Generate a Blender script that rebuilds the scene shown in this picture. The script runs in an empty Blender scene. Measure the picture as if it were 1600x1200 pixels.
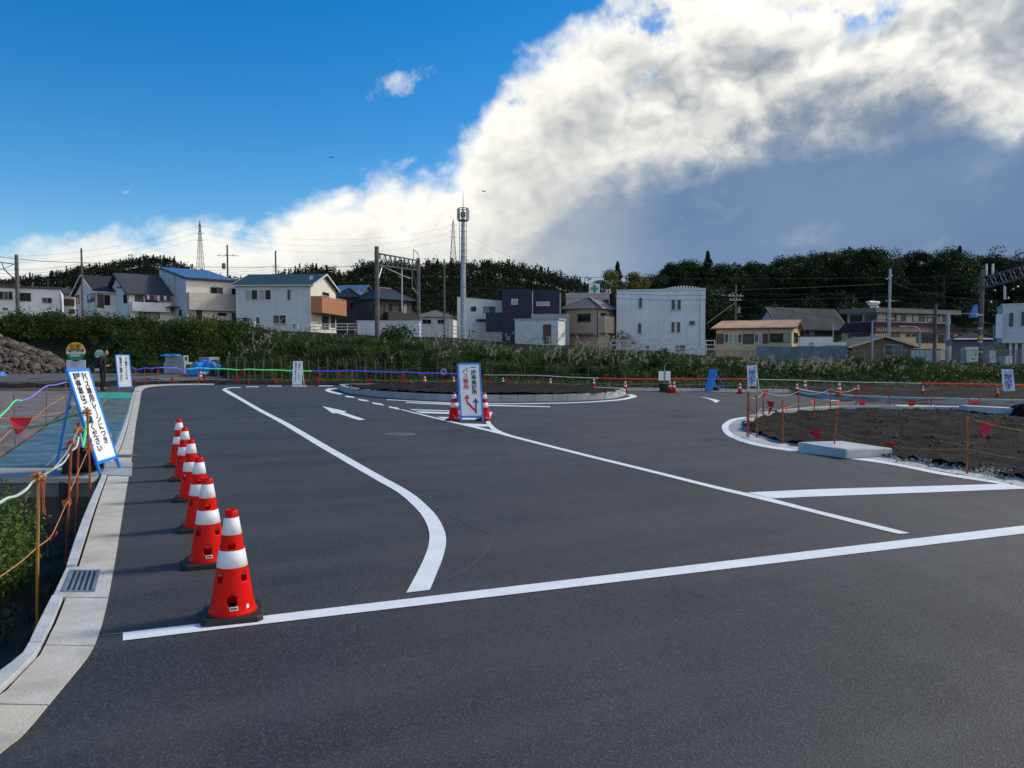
import bpy, bmesh, math, random
import numpy as np
from mathutils import Vector, Matrix, noise as mnoise

random.seed(7); rng = np.random.default_rng(11)
SC = bpy.context.scene; COL = SC.collection
R = math.radians

# ------------------------------------------------------------------ camera
HC = 1.75; FPX = 1202.0; PITCH = R(2.48)
cam_d = bpy.data.cameras.new('camera'); cam_d.lens = FPX/1600*36; cam_d.sensor_width = 36
cam_d.clip_start = 0.05; cam_d.clip_end = 6000
cam = bpy.data.objects.new('camera', cam_d); COL.objects.link(cam)
cam.location = (0, 0, HC); cam.rotation_euler = (R(90)-PITCH, 0, 0)
SC.camera = cam
CP = Vector((0, 0, HC)); CF = Vector((0, math.cos(PITCH), -math.sin(PITCH))); CU = Vector((0, math.sin(PITCH), math.cos(PITCH))); CR = Vector((1, 0, 0))

# surveying helpers: where a sight line measured in the photograph meets a plane of the place
def ray(px, py): return CF + CR*((px-800)/FPX) - CU*((py-600)/FPX)
def G(px, py, z=0.0):
    d = ray(px, py); t = (z-HC)/d.z
    return CP + d*t
def AT(px, py, Y):
    d = ray(px, py); return CP + d*(Y/d.y)

# ------------------------------------------------------------------ light
SUN_AZ, SUN_EL = 66.0, 38.0
SUN_STRENGTH, SUN_ANGLE = 2.1, 9.0
SKY_STRENGTH = 0.11
sun_d = bpy.data.lights.new('sun', 'SUN'); sun_d.energy = SUN_STRENGTH; sun_d.angle = R(SUN_ANGLE); sun_d.color = (1, 0.93, 0.82)
sun = bpy.data.objects.new('sun', sun_d); COL.objects.link(sun); sun.location = (60, 40, 60)
sdir = Vector((math.sin(R(SUN_AZ))*math.cos(R(SUN_EL)), math.cos(R(SUN_AZ))*math.cos(R(SUN_EL)), math.sin(R(SUN_EL))))
sun.rotation_euler = (-sdir).to_track_quat('-Z', 'Y').to_euler()
SC.view_settings.view_transform = 'Standard'; SC.view_settings.look = 'None'
SC.view_settings.exposure = 0.45; SC.view_settings.gamma = 1.0; SC.view_settings.use_curve_mapping = False
SC.cycles.max_bounces = 4; SC.cycles.diffuse_bounces = 2; SC.cycles.glossy_bounces = 2; SC.cycles.transparent_max_bounces = 4
SC.cycles.use_adaptive_sampling = True; SC.cycles.adaptive_threshold = 0.015
SC.cycles.use_denoising = True

# ------------------------------------------------------------------ node helpers
class NT:
    def __init__(s, nt): s.nt = nt
    def n(s, typ, **kw):
        nd = s.nt.nodes.new(typ)
        for k, v in kw.items(): setattr(nd, k, v)
        return nd
    def put(s, sock, v):
        if isinstance(v, bpy.types.NodeSocket): s.nt.links.new(v, sock)
        else: sock.default_value = v
    def m(s, op, a, b=None, c=None, clamp=False):
        nd = s.n('ShaderNodeMath', operation=op, use_clamp=clamp)
        s.put(nd.inputs[0], a)
        if b is not None: s.put(nd.inputs[1], b)
        if c is not None: s.put(nd.inputs[2], c)
        return nd.outputs[0]
    def vm(s, op, a, b=None, scale=None):
        nd = s.n('ShaderNodeVectorMath', operation=op)
        s.put(nd.inputs[0], a)
        if b is not None: s.put(nd.inputs[1], b)
        if scale is not None: s.put(nd.inputs['Scale'], scale)
        return nd.outputs[0]
    def noise(s, vec, scale, detail=4, rough=0.5, dist=0.0):
        nd = s.n('ShaderNodeTexNoise')
        if vec is not None: s.put(nd.inputs['Vector'], vec)
        nd.inputs['Scale'].default_value = scale; nd.inputs['Detail'].default_value = detail
        nd.inputs['Roughness'].default_value = rough; nd.inputs['Distortion'].default_value = dist
        return nd.outputs[0]
    def ss(s, x, a, b):
        nd = s.n('ShaderNodeMapRange', interpolation_type='SMOOTHSTEP')
        s.put(nd.inputs[0], x); nd.inputs[1].default_value = a; nd.inputs[2].default_value = b
        return nd.outputs[0]
    def mr(s, x, a, b, c=0.0, d=1.0):
        nd = s.n('ShaderNodeMapRange'); s.put(nd.inputs[0], x)
        for i, v in zip((1, 2, 3, 4), (a, b, c, d)): nd.inputs[i].default_value = v
        return nd.outputs[0]
    def mix(s, f, a, b, blend='MIX'):
        nd = s.n('ShaderNodeMix', data_type='RGBA', blend_type=blend)
        s.put(nd.inputs[0], f)
        for sock, v in ((nd.inputs[6], a), (nd.inputs[7], b)):
            s.put(sock, v if isinstance(v, bpy.types.NodeSocket) else (*v, 1.0) if len(v) == 3 else v)
        return nd.outputs[2]
    def curve(s, x, pts):
        nd = s.n('ShaderNodeFloatCurve'); s.put(nd.inputs['Value'], x); nd.inputs['Factor'].default_value = 1
        c = nd.mapping.curves[0]
        for i, (a, b) in enumerate(pts):
            if i < 2: c.points[i].location = (a, b)
            else: c.points.new(a, b)
        for p in c.points: p.handle_type = 'AUTO_CLAMPED'
        nd.mapping.update()
        return nd.outputs[0]

# ------------------------------------------------------------------ world: blue sky and the cloud bank
W = bpy.data.worlds.new('World'); SC.world = W; W.use_nodes = True
W.cycles.sampling_method = 'MANUAL'; W.cycles.sample_map_resolution = 512; W.node_tree.nodes.clear(); T = NT(W.node_tree)
sky = T.n('ShaderNodeTexSky', sky_type='NISHITA', sun_disc=False)
sky.sun_elevation = R(SUN_EL); sky.sun_rotation = R(SUN_AZ); sky.air_density = 1.0; sky.dust_density = 0.35; sky.ozone_density = 3.0; sky.altitude = 200
tc = T.n('ShaderNodeTexCoord').outputs['Generated']
dirv = T.vm('NORMALIZE', tc)
sep = T.n('ShaderNodeSeparateXYZ'); T.put(sep.inputs[0], dirv)
dx, dy, dz = sep.outputs
hyp = T.m('SQRT', T.m('ADD', T.m('MULTIPLY', dx, dx), T.m('MULTIPLY', dy, dy)))
tt = T.m('MULTIPLY_ADD', T.m('DIVIDE', dx, hyp), 0.5, 0.5)       # 0..1 from west to east
se = T.m('DIVIDE', T.m('ARCSINE', dz), R(60.0))                  # 0..1 from the horizon to 60 degrees
def sk(px, py):
    d = ray(px, py).normalized(); h = math.hypot(d.x, d.y)
    return (d.x/h*0.5+0.5, math.asin(d.z)/R(60))
# cloud texture is drawn out along the bank, which climbs gently to the right
ca, sa = math.cos(R(17)), math.sin(R(17))
al = T.m('ADD', T.m('MULTIPLY', dx, ca), T.m('MULTIPLY', dz, sa)); pe = T.m('SUBTRACT', T.m('MULTIPLY', dz, ca), T.m('MULTIPLY', dx, sa))
cmb = T.n('ShaderNodeCombineXYZ'); T.put(cmb.inputs[0], al); T.put(cmb.inputs[1], dy); T.put(cmb.inputs[2], T.m('MULTIPLY', pe, 2.1)); dv = cmb.outputs[0]
n_big = T.noise(dv, 3.6, 4, 0.55)
n_mid = T.noise(T.vm('ADD', dv, (3.1, 1.7, 0.4)), 10.0, 5, 0.6, 0.0)
n_fin = T.noise(T.vm('ADD', dirv, (7.3, 0.2, 5.5)), 30.0, 5, 0.65, 0.0)
wv = T.m('ADD', T.m('MULTIPLY', T.m('SUBTRACT', n_big, 0.5), 0.07), T.m('MULTIPLY', T.m('SUBTRACT', n_mid, 0.5), 0.085))
def puffs(vec):
    nd = T.n('ShaderNodeTexVoronoi', feature='F1', normalize=True); T.put(nd.inputs['Vector'], vec); nd.inputs['Scale'].default_value = 9.0
    nd.inputs['Detail'].default_value = 2.0; nd.inputs['Roughness'].default_value = 0.55; nd.inputs['Lacunarity'].default_value = 2.4
    return T.m('SUBTRACT', 1.0, nd.outputs['Distance'])
nw = T.n('ShaderNodeTexNoise'); T.put(nw.inputs['Vector'], dirv); nw.inputs['Scale'].default_value = 16.0; nw.inputs['Detail'].default_value = 3.0
pv = T.vm('ADD', T.vm('MULTIPLY', dirv, (1.0, 1.0, 1.35)), T.vm('SCALE', T.vm('SUBTRACT', nw.outputs['Color'], (0.5, 0.5, 0.5)), scale=0.07))
b1 = puffs(pv)
soff = Vector((sdir.x*0.8, 0, 0.75)).normalized()*0.018
b2 = puffs(T.vm('ADD', pv, tuple(soff)))
wv2 = T.m('ADD', wv, T.m('MULTIPLY', T.m('SUBTRACT', n_fin, 0.5), 0.045))
wv2 = T.m('ADD', wv2, T.m('MULTIPLY', T.m('SUBTRACT', 0.62, b1), 0.16))
wx = T.m('MULTIPLY', T.m('SUBTRACT', n_mid, 0.5), 0.03)
tw = T.m('ADD', tt, wx); sw = T.m('ADD', se, wv2)
top = T.curve(tw, [(0.0, 0.075), sk(-150, 412), sk(60, 405), sk(230, 378), sk(400, 370), sk(455, 338), sk(540, 290), sk(690, 264), sk(735, 222), sk(762, 172), sk(835, 105), sk(915, 45), sk(1000, -15), sk(1140, -90), sk(1400, -180), (0.9, 0.75), (1.0, 0.8)])
over = T.m('SUBTRACT', top, sw)                                   # how far below the upper rim of the bank
bank = T.ss(over, -0.016, 0.046)
# openings in the bank, wisps of blue
hol = T.noise(T.vm('ADD', dirv, (1.9, 4.4, 2.2)), 9.0, 5, 0.6)
hole = T.m('MULTIPLY', T.ss(hol, 0.56, 0.68), T.ss(T.m('SUBTRACT', se, T.curve(tt, [(0.0, 0.9), sk(700, 100), sk(820, 205), sk(1000, 150), sk(1200, 75), sk(1500, 50), (1.0, 0.5)])), -0.01, 0.03))
bank = T.m('MULTIPLY', bank, T.m('SUBTRACT', 1.0, T.m('MULTIPLY', hole, 0.85)))
# small loose puffs in the clear sky
puff_n = T.noise(T.vm('MULTIPLY', T.vm('ADD', dirv, (5.2, 9.1, 1.3)), (1.0, 1.0, 1.7)), 13.0, 5, 0.6)
puff = T.m('MULTIPLY', T.ss(puff_n, 0.70, 0.80), 0.6)
def lone(px, py, deg, squash, amt):      # single small clouds drifting clear of the bank
    d0 = ray(px, py).normalized(); v = T.vm('SUBTRACT', dirv, tuple(d0)); sp = T.n('ShaderNodeSeparateXYZ'); T.put(sp.inputs[0], v)
    along = T.m('ADD', sp.outputs[0], T.m('MULTIPLY', sp.outputs[2], 0.55)); across = T.m('SUBTRACT', sp.outputs[2], T.m('MULTIPLY', sp.outputs[0], 0.42))
    r2 = T.m('ADD', T.m('POWER', T.m('DIVIDE', along, R(deg)), 2.0), T.m('POWER', T.m('DIVIDE', across, R(deg)*squash), 2.0)); r2 = T.m('ADD', r2, T.m('MULTIPLY', T.m('ABSOLUTE', sp.outputs[1]), 4.0))
    return T.m('MULTIPLY', T.ss(T.m('ADD', r2, T.m('MULTIPLY', T.m('SUBTRACT', 0.5, n_fin), 5.0)), 1.2, -0.9), amt)
puff = T.m('MAXIMUM', puff, T.m('MAXIMUM', lone(622, 130, 2.4, 0.36, 0.55), lone(628, 257, 1.2, 0.34, 0.35)))
dens = T.m('MAXIMUM', bank, puff)
# belly: grey middle of the bank; rain: blue-grey distance under its lower rim
belly_c = T.curve(tt, [(0.0, 0.0), sk(700, 330), sk(900, 225), sk(1050, 190), sk(1200, 150), sk(1350, 134), sk(1600, 115), (1.0, 0.38)])
bd = T.m('DIVIDE', T.m('SUBTRACT', T.m('ADD', se, T.m('MULTIPLY', wv, 1.0)), belly_c), 0.066)
belly = T.m('POWER', 2.718, T.m('MULTIPLY', T.m('MULTIPLY', bd, bd), -1.0))
belly = T.m('MULTIPLY', belly, T.ss(tt, sk(780, 0)[0], sk(1230, 0)[0]))
low = T.curve(tt, [(0.0, 0.0), sk(700, 520), sk(830, 350), sk(930, 270), sk(1060, 240), sk(1200, 203), sk(1320, 172), sk(1450, 160), sk(1650, 166), (1.0, 0.33)])
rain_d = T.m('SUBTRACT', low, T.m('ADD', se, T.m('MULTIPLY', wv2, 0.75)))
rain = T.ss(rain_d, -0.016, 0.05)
rain_soft = T.m('MULTIPLY', T.m('MULTIPLY', rain, T.ss(tt, sk(600, 0)[0], sk(1090, 0)[0])), T.ss(dy, -0.25, 0.25))  # rain kept out of the unseen rear sky, so it fills brighter
# relief of the puffy tops, lit from the sun's side
lum = T.m('ADD', 0.72, T.m('MULTIPLY', T.m('SUBTRACT', n_big, 0.5), 0.15))
relief = T.m('MULTIPLY', T.m('SUBTRACT', b1, b2), T.m('MULTIPLY_ADD', T.ss(se, 0.10, 0.30), 0.65, 0.4))
lum = T.m('ADD', lum, relief)
lum = T.m('ADD', lum, T.m('MULTIPLY', T.ss(over, 0.09, 0.0), 0.20))
lum = T.m('ADD', lum, T.m('MULTIPLY', T.m('SUBTRACT', n_mid, 0.5), 0.18))
lum = T.m('ADD', lum, T.m('MULTIPLY', T.m('SUBTRACT', n_fin, 0.5), 0.12))
rim = T.m('MULTIPLY', T.ss(T.m('ABSOLUTE', T.m('ADD', rain_d, 0.022)), 0.05, 0.0), T.ss(tt, sk(850, 0)[0], sk(1150, 0)[0]))
lum = T.m('SUBTRACT', lum, T.m('MULTIPLY', belly, 0.62))
lum = T.m('ADD', lum, T.m('MULTIPLY', rim, 0.42))
lum = T.m('ADD', lum, T.m('MULTIPLY', T.m('SUBTRACT', n_big, 0.5), 0.38))
grey_l = T.m('MULTIPLY', T.m('MULTIPLY', T.ss(over, 0.03, 0.16), T.ss(tt, sk(1000, 0)[0], sk(800, 0)[0])), T.ss(tt, sk(350, 0)[0], sk(620, 0)[0]))
lum = T.m('SUBTRACT', lum, T.m('MULTIPLY', grey_l, 0.22))
ccol = T.mix(T.ss(lum, 0.10, 0.95), (0.18, 0.21, 0.255), (0.80, 0.78, 0.71))
ccol = T.mix(T.m('MULTIPLY', rain_soft, 0.96), ccol, T.mix(T.ss(n_big, 0.35, 0.7), (0.078, 0.150, 0.275), (0.108, 0.182, 0.300)))
lowc = T.m('MULTIPLY', T.m('MULTIPLY', T.ss(T.noise(T.vm('ADD', dv, (2.2, 0.3, 6.1)), 9.0, 6, 0.62), 0.52, 0.74), T.ss(se, 0.27, 0.12)), 0.55)
ccol = T.mix(T.m('MULTIPLY', lowc, rain_soft), ccol, (0.26, 0.32, 0.40))
haze_n = T.m('MULTIPLY', T.ss(se, 0.16, 0.0), T.m('SUBTRACT', 1.0, rain_soft))
ccol = T.mix(T.m('MULTIPLY', haze_n, 0.5), ccol, (0.47, 0.51, 0.55))
skyc = T.vm('SCALE', sky.outputs[0], scale=SKY_STRENGTH)
hs = T.n('ShaderNodeHueSaturation'); hs.inputs['Saturation'].default_value = 1.45; hs.inputs['Value'].default_value = 0.95; T.put(hs.inputs['Color'], skyc)
# clouds brighten towards the veiled sun (forward scattering); unseen rear ones get added fill
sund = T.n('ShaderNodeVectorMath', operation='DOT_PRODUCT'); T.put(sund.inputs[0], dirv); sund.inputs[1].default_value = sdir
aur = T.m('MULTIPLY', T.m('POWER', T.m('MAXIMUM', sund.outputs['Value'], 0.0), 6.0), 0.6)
rear_fill = T.m('MULTIPLY', T.ss(dy, 0.2, -0.6), 0.7)  # added brightening of clouds behind the camera, lifts shaded fronts
ccol = T.vm('SCALE', ccol, scale=T.m('ADD', 1.0, T.m('ADD', T.m('MULTIPLY', aur, T.m('SUBTRACT', 1.0, rain_soft)), rear_fill)))
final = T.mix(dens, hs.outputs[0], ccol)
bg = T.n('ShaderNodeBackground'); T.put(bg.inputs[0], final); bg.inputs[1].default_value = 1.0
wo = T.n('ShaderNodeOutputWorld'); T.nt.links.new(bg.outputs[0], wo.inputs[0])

# ------------------------------------------------------------------ materials
MATS = {}
def mat(name, col, rough=0.7, var=0.12, vscale=2.0, bump=0.0, bscale=40.0, metal=0.0, spec=0.4, col2=None, emit=0.0, fine=0.0, fscale=60.0, trans=0.0):
    if name in MATS: return MATS[name]
    m = bpy.data.materials.new(name); m.use_nodes = True; t = NT(m.node_tree); t.nt.nodes.clear()
    b = t.n('ShaderNodeBsdfPrincipled'); o = t.n('ShaderNodeOutputMaterial')
    co = t.n('ShaderNodeTexCoord').outputs['Object']
    c1 = tuple(max(0, x*(1-var)) for x in col); c2 = col2 or tuple(min(1, x*(1+var)) for x in col)
    c = t.mix(t.ss(t.noise(co, vscale, 5, 0.6), 0.3, 0.7), c1, c2)
    if fine: c = t.mix(t.m('MULTIPLY', t.ss(t.noise(co, fscale, 2, 0.6), 0.35, 0.7), fine), c, tuple(x*0.35 for x in col))
    t.put(b.inputs['Base Color'], c)
    t.put(b.inputs['Roughness'], t.mr(t.noise(co, vscale*2.3, 3), 0.3, 0.7, max(0.03, rough-0.06), min(1, rough+0.06)))
    b.inputs['Metallic'].default_value = metal; b.inputs['Specular IOR Level'].default_value = spec
    if emit:
        t.put(b.inputs['Emission Color'], (*col, 1)); b.inputs['Emission Strength'].default_value = emit
    if bump:
        bn = t.n('ShaderNodeBump'); bn.inputs['Strength'].default_value = bump; bn.inputs['Distance'].default_value = 0.02
        t.put(bn.inputs['Height'], t.noise(co, bscale, 4, 0.6)); t.put(b.inputs['Normal'], bn.outputs[0])
    t.nt.links.new(b.outputs[0], o.inputs[0]); MATS[name] = m
    return m

def asphalt_mat():
    m = bpy.data.materials.new('asphalt'); m.use_nodes = True; t = NT(m.node_tree); t.nt.nodes.clear()
    b = t.n('ShaderNodeBsdfPrincipled'); o = t.n('ShaderNodeOutputMaterial')
    co = t.n('ShaderNodeTexCoord').outputs['Object']
    big = t.noise(co, 0.35, 5, 0.6); mid = t.noise(t.vm('MULTIPLY', co, (1.0, 0.35, 1.0)), 1.6, 5, 0.65)
    vo = t.n('ShaderNodeTexVoronoi'); t.put(vo.inputs['Vector'], co); vo.inputs['Scale'].default_value = 95
    sp = t.n('ShaderNodeSeparateColor'); t.put(sp.inputs[0], vo.outputs['Color'])
    fine = t.noise(co, 210, 2, 0.6)
    rot = t.n('ShaderNodeVectorRotate', rotation_type='Z_AXIS'); t.put(rot.inputs['Vector'], co); rot.inputs['Angle'].default_value = R(-24)
    lane = t.noise(t.vm('MULTIPLY', rot.outputs[0], (0.10, 1.1, 1.0)), 1.1, 5, 0.62)         # paver passes and roller marks
    drag = t.noise(t.vm('MULTIPLY', rot.outputs[0], (0.5, 3.5, 1.0)), 1.0, 6, 0.7, 0.8)       # scuffs dragged along
    c = t.mix(t.ss(big, 0.3, 0.7), (0.019, 0.0198, 0.0215), (0.043, 0.043, 0.0435))
    c = t.mix(t.m('MULTIPLY', t.ss(lane, 0.44, 0.64), 0.62), c, (0.058, 0.057, 0.056))
    c = t.mix(t.m('MULTIPLY', t.ss(drag, 0.58, 0.70), 0.6), c, (0.018, 0.0185, 0.020))
    c = t.mix(t.m('MULTIPLY', t.ss(mid, 0.52, 0.75), 0.40), c, (0.062, 0.062, 0.064))
    c = t.mix(t.m('MULTIPLY', t.ss(sp.outputs[0], 0.55, 1.0), 0.45), c, (0.120, 0.119, 0.116))
    c = t.mix(t.m('MULTIPLY', t.ss(fine, 0.5, 0.33), 0.65), c, (0.010, 0.010, 0.011))
    spk = t.n('ShaderNodeTexVoronoi'); t.put(spk.inputs['Vector'], co); spk.inputs['Scale'].default_value = 2.2
    c = t.mix(t.m('MULTIPLY', t.ss(spk.outputs['Distance'], 0.022, 0.012), 0.5), c, (0.3, 0.3, 0.28))
    dust = t.m('MULTIPLY', t.ss(t.noise(co, 0.9, 7, 0.72), 0.63, 0.78), t.ss(t.noise(co, 14, 5, 0.7), 0.45, 0.7))
    c = t.mix(t.m('MULTIPLY', dust, 0.6), c, (0.16, 0.155, 0.15))
    t.put(b.inputs['Base Color'], c)
    t.put(b.inputs['Roughness'], t.mr(mid, 0.3, 0.7, 0.62, 0.78)); b.inputs['Specular IOR Level'].default_value = 0.45
    bn = t.n('ShaderNodeBump'); bn.inputs['Strength'].default_value = 0.4; bn.inputs['Distance'].default_value = 0.005
    t.put(bn.inputs['Height'], t.m('ADD', t.m('MULTIPLY', fine, 0.6), vo.outputs['Distance'])); t.put(b.inputs['Normal'], bn.outputs[0])
    t.nt.links.new(b.outputs[0], o.inputs[0]); return m

def paint_mat():
    # white thermoplastic, slightly worn, aggregate showing through in places
    m = bpy.data.materials.new('road_paint'); m.use_nodes = True; t = NT(m.node_tree); t.nt.nodes.clear()
    b = t.n('ShaderNodeBsdfPrincipled'); o = t.n('ShaderNodeOutputMaterial')
    co = t.n('ShaderNodeTexCoord').outputs['Object']
    c = t.mix(t.ss(t.noise(co, 3.0, 6, 0.65), 0.35, 0.7), (0.74, 0.77, 0.78), (0.84, 0.86, 0.86))
    wear = t.m('MULTIPLY', t.ss(t.noise(co, 120, 3, 0.6), 0.66, 0.74), t.ss(t.noise(co, 1.3, 4, 0.6), 0.4, 0.75))
    c = t.mix(wear, c, (0.16, 0.16, 0.16)); t.put(b.inputs['Base Color'], c)
    b.inputs['Roughness'].default_value = 0.6
    bn = t.n('ShaderNodeBump'); bn.inputs['Strength'].default_value = 0.3; bn.inputs['Distance'].default_value = 0.004
    t.put(bn.inputs['Height'], t.noise(co, 150, 3, 0.6)); t.put(b.inputs['Normal'], bn.outputs[0])
    t.nt.links.new(b.outputs[0], o.inputs[0]); return m

def leaf_mat(name, dark, light, dry=(0.2, 0.17, 0.07), dry_amt=0.1, rough=0.6):
    if name in MATS: return MATS[name]
    m = bpy.data.materials.new(name); m.use_nodes = True; t = NT(m.node_tree); t.nt.nodes.clear()
    o = t.n('ShaderNodeOutputMaterial'); b = t.n('ShaderNodeBsdfPrincipled')
    at = t.n('ShaderNodeAttribute', attribute_name='tint'); g = t.n('ShaderNodeNewGeometry')
    sp = t.n('ShaderNodeSeparateColor'); t.put(sp.inputs[0], at.outputs['Color'])
    ob = t.n('ShaderNodeObjectInfo')
    lump = t.noise(g.outputs['Position'], 0.35, 3, 0.6)
    c = t.mix(t.m('ADD', t.m('MULTIPLY', sp.outputs[0], 0.6), t.m('MULTIPLY_ADD', lump, 1.0, -0.3), clamp=True), dark, light)
    c = t.mix(t.ss(sp.outputs[1], 1-dry_amt, 1-dry_amt*0.5), c, dry)
    hs = t.n('ShaderNodeHueSaturation'); t.put(hs.inputs['Color'], c); t.put(hs.inputs['Value'], t.mr(ob.outputs['Random'], 0, 1, 0.75, 1.25)); t.put(hs.inputs['Hue'], t.mr(ob.outputs['Random'], 0, 1, 0.485, 0.515))
    t.put(b.inputs['Base Color'], hs.outputs[0]); b.inputs['Roughness'].default_value = rough; b.inputs['Specular IOR Level'].default_value = 0.12
    tr = t.n('ShaderNodeBsdfTranslucent'); t.put(tr.inputs[0], hs.outputs[0])
    mx = t.n('ShaderNodeMixShader'); mx.inputs[0].default_value = 0.2
    t.nt.links.new(b.outputs[0], mx.inputs[1]); t.nt.links.new(tr.outputs[0], mx.inputs[2]); t.nt.links.new(mx.outputs[0], o.inputs[0])
    MATS[name] = m; return m

def siding_mat(name, col, pitch=0.25, vertical=False, rough=0.6, var=0.06, spec=0.3):
    # fibre-cement or metal boards seen from far off: shallow joints as fine relief
    if name in MATS: return MATS[name]
    m = bpy.data.materials.new(name); m.use_nodes = True; t = NT(m.node_tree); t.nt.nodes.clear()
    b = t.n('ShaderNodeBsdfPrincipled'); o = t.n('ShaderNodeOutputMaterial')
    co = t.n('ShaderNodeTexCoord').outputs['Object']; s = t.n('ShaderNodeSeparateXYZ'); t.put(s.inputs[0], co)
    ax = t.m('ADD', s.outputs[0], t.m('MULTIPLY', s.outputs[1], 0.6)) if vertical else s.outputs[2]
    fr = t.m('FRACT', t.m('DIVIDE', ax, pitch)); gr = t.ss(t.m('ABSOLUTE', t.m('SUBTRACT', fr, 0.5)), 0.40, 0.5)
    n1 = t.noise(co, 0.5, 5, 0.6); streak = t.noise(t.vm('MULTIPLY', co, (1.5, 1.5, 0.12)), 1.6, 5, 0.65)
    c = t.mix(t.ss(n1, 0.3, 0.7), tuple(x*(1-var) for x in col), tuple(min(1, x*(1+var)) for x in col))
    c = t.mix(t.m('MULTIPLY', t.ss(streak, 0.55, 0.8), 0.28), c, tuple(x*0.55 for x in col))
    c = t.mix(t.m('MULTIPLY', gr, 0.12), c, tuple(x*0.5 for x in col))
    t.put(b.inputs['Base Color'], c); b.inputs['Roughness'].default_value = rough; b.inputs['Specular IOR Level'].default_value = spec
    bn = t.n('ShaderNodeBump', invert=True); bn.inputs['Strength'].default_value = 0.4; bn.inputs['Distance'].default_value = 0.02
    t.put(bn.inputs['Height'], gr); t.put(b.inputs['Normal'], bn.outputs[0])
    t.nt.links.new(b.outputs[0], o.inputs[0]); MATS[name] = m; return m

def glass_mat(name, col, rough=0.08):
    if name in MATS: return MATS[name]
    m = bpy.data.materials.new(name); m.use_nodes = True; t = NT(m.node_tree); b = t.nt.nodes['Principled BSDF']
    co = t.n('ShaderNodeTexCoord').outputs['Object']
    t.put(b.inputs['Base Color'], t.mix(t.noise(co, 1.2, 2), tuple(x*0.6 for x in col), tuple(min(1, x*1.4) for x in col)))
    b.inputs['Roughness'].default_value = rough; b.inputs['Specular IOR Level'].default_value = 0.10
    MATS[name] = m; return m

def cone_mat(name, col):
    m = bpy.data.materials.new(name); m.use_nodes = True; t = NT(m.node_tree); b = t.nt.nodes['Principled BSDF']; o = t.nt.nodes['Material Output']
    co = t.n('ShaderNodeTexCoord').outputs['Object']; ob = t.n('ShaderNodeObjectInfo').outputs['Random']
    v = t.vm('ADD', co, t.n('ShaderNodeObjectInfo').outputs['Location'])
    c = t.mix(t.m('MULTIPLY', t.ss(t.noise(v, 11, 6, 0.75), 0.5, 0.72), 0.5), col, tuple(x*0.65+0.008 for x in col))
    t.put(b.inputs['Base Color'], c); b.inputs['Roughness'].default_value = 0.36; b.inputs['Specular IOR Level'].default_value = 0.16
    tr = t.n('ShaderNodeBsdfTranslucent'); t.put(tr.inputs[0], c); mx = t.n('ShaderNodeMixShader'); mx.inputs[0].default_value = 0.32
    t.nt.links.new(b.outputs[0], mx.inputs[1]); t.nt.links.new(tr.outputs[0], mx.inputs[2]); t.nt.links.new(mx.outputs[0], o.inputs[0]); return m
ASPHALT = asphalt_mat(); PAINT = paint_mat()
CONC = mat('concrete', (0.48, 0.46, 0.42), 0.8, 0.16, 2.4, 0.25, 60, fine=0.25, fscale=90)
CONC_G = mat('concrete_grey', (0.33, 0.35, 0.36), 0.8, 0.15, 1.8, 0.2, 50, fine=0.2, fscale=70)
CONC_D = mat('concrete_damp', (0.16, 0.165, 0.165), 0.85, 0.3, 1.3, 0.3, 30)
SOIL = mat('soil', (0.016, 0.0135, 0.0115), 0.95, 0.5, 1.6, 1.0, 18, spec=0.12, fine=0.6, fscale=25, col2=(0.038, 0.030, 0.024))
SOIL_L = mat('dry_soil', (0.15, 0.125, 0.10), 0.95, 0.35, 0.8, 0.7, 12, spec=0.15, fine=0.4, fscale=20)
GRAVEL_ROAD = mat('old_asphalt', (0.11, 0.108, 0.105), 0.9, 0.25, 0.7, 0.4, 40, fine=0.3, fscale=40)
BLACK = mat('black_rubber', (0.018, 0.018, 0.02), 0.65, 0.25, 6, 0.2, 60)
DARKGAP = mat('joint_filler', (0.012, 0.012, 0.012), 0.95, 0.2)
WHITE_P = mat('white_paint', (0.74, 0.76, 0.77), 0.5, 0.06, 2)
STEEL = mat('galvanised_steel', (0.40, 0.42, 0.44), 0.42, 0.2, 3, metal=0.75)
STEEL_D = mat('weathered_steel', (0.16, 0.165, 0.17), 0.6, 0.25, 3, metal=0.3)
RUST_ROD = mat('orange_rod', (0.36, 0.075, 0.025), 0.6, 0.35, 5)
POLE_CONC = mat('pole_concrete', (0.13, 0.12, 0.11), 0.85, 0.22, 1.5)

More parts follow.
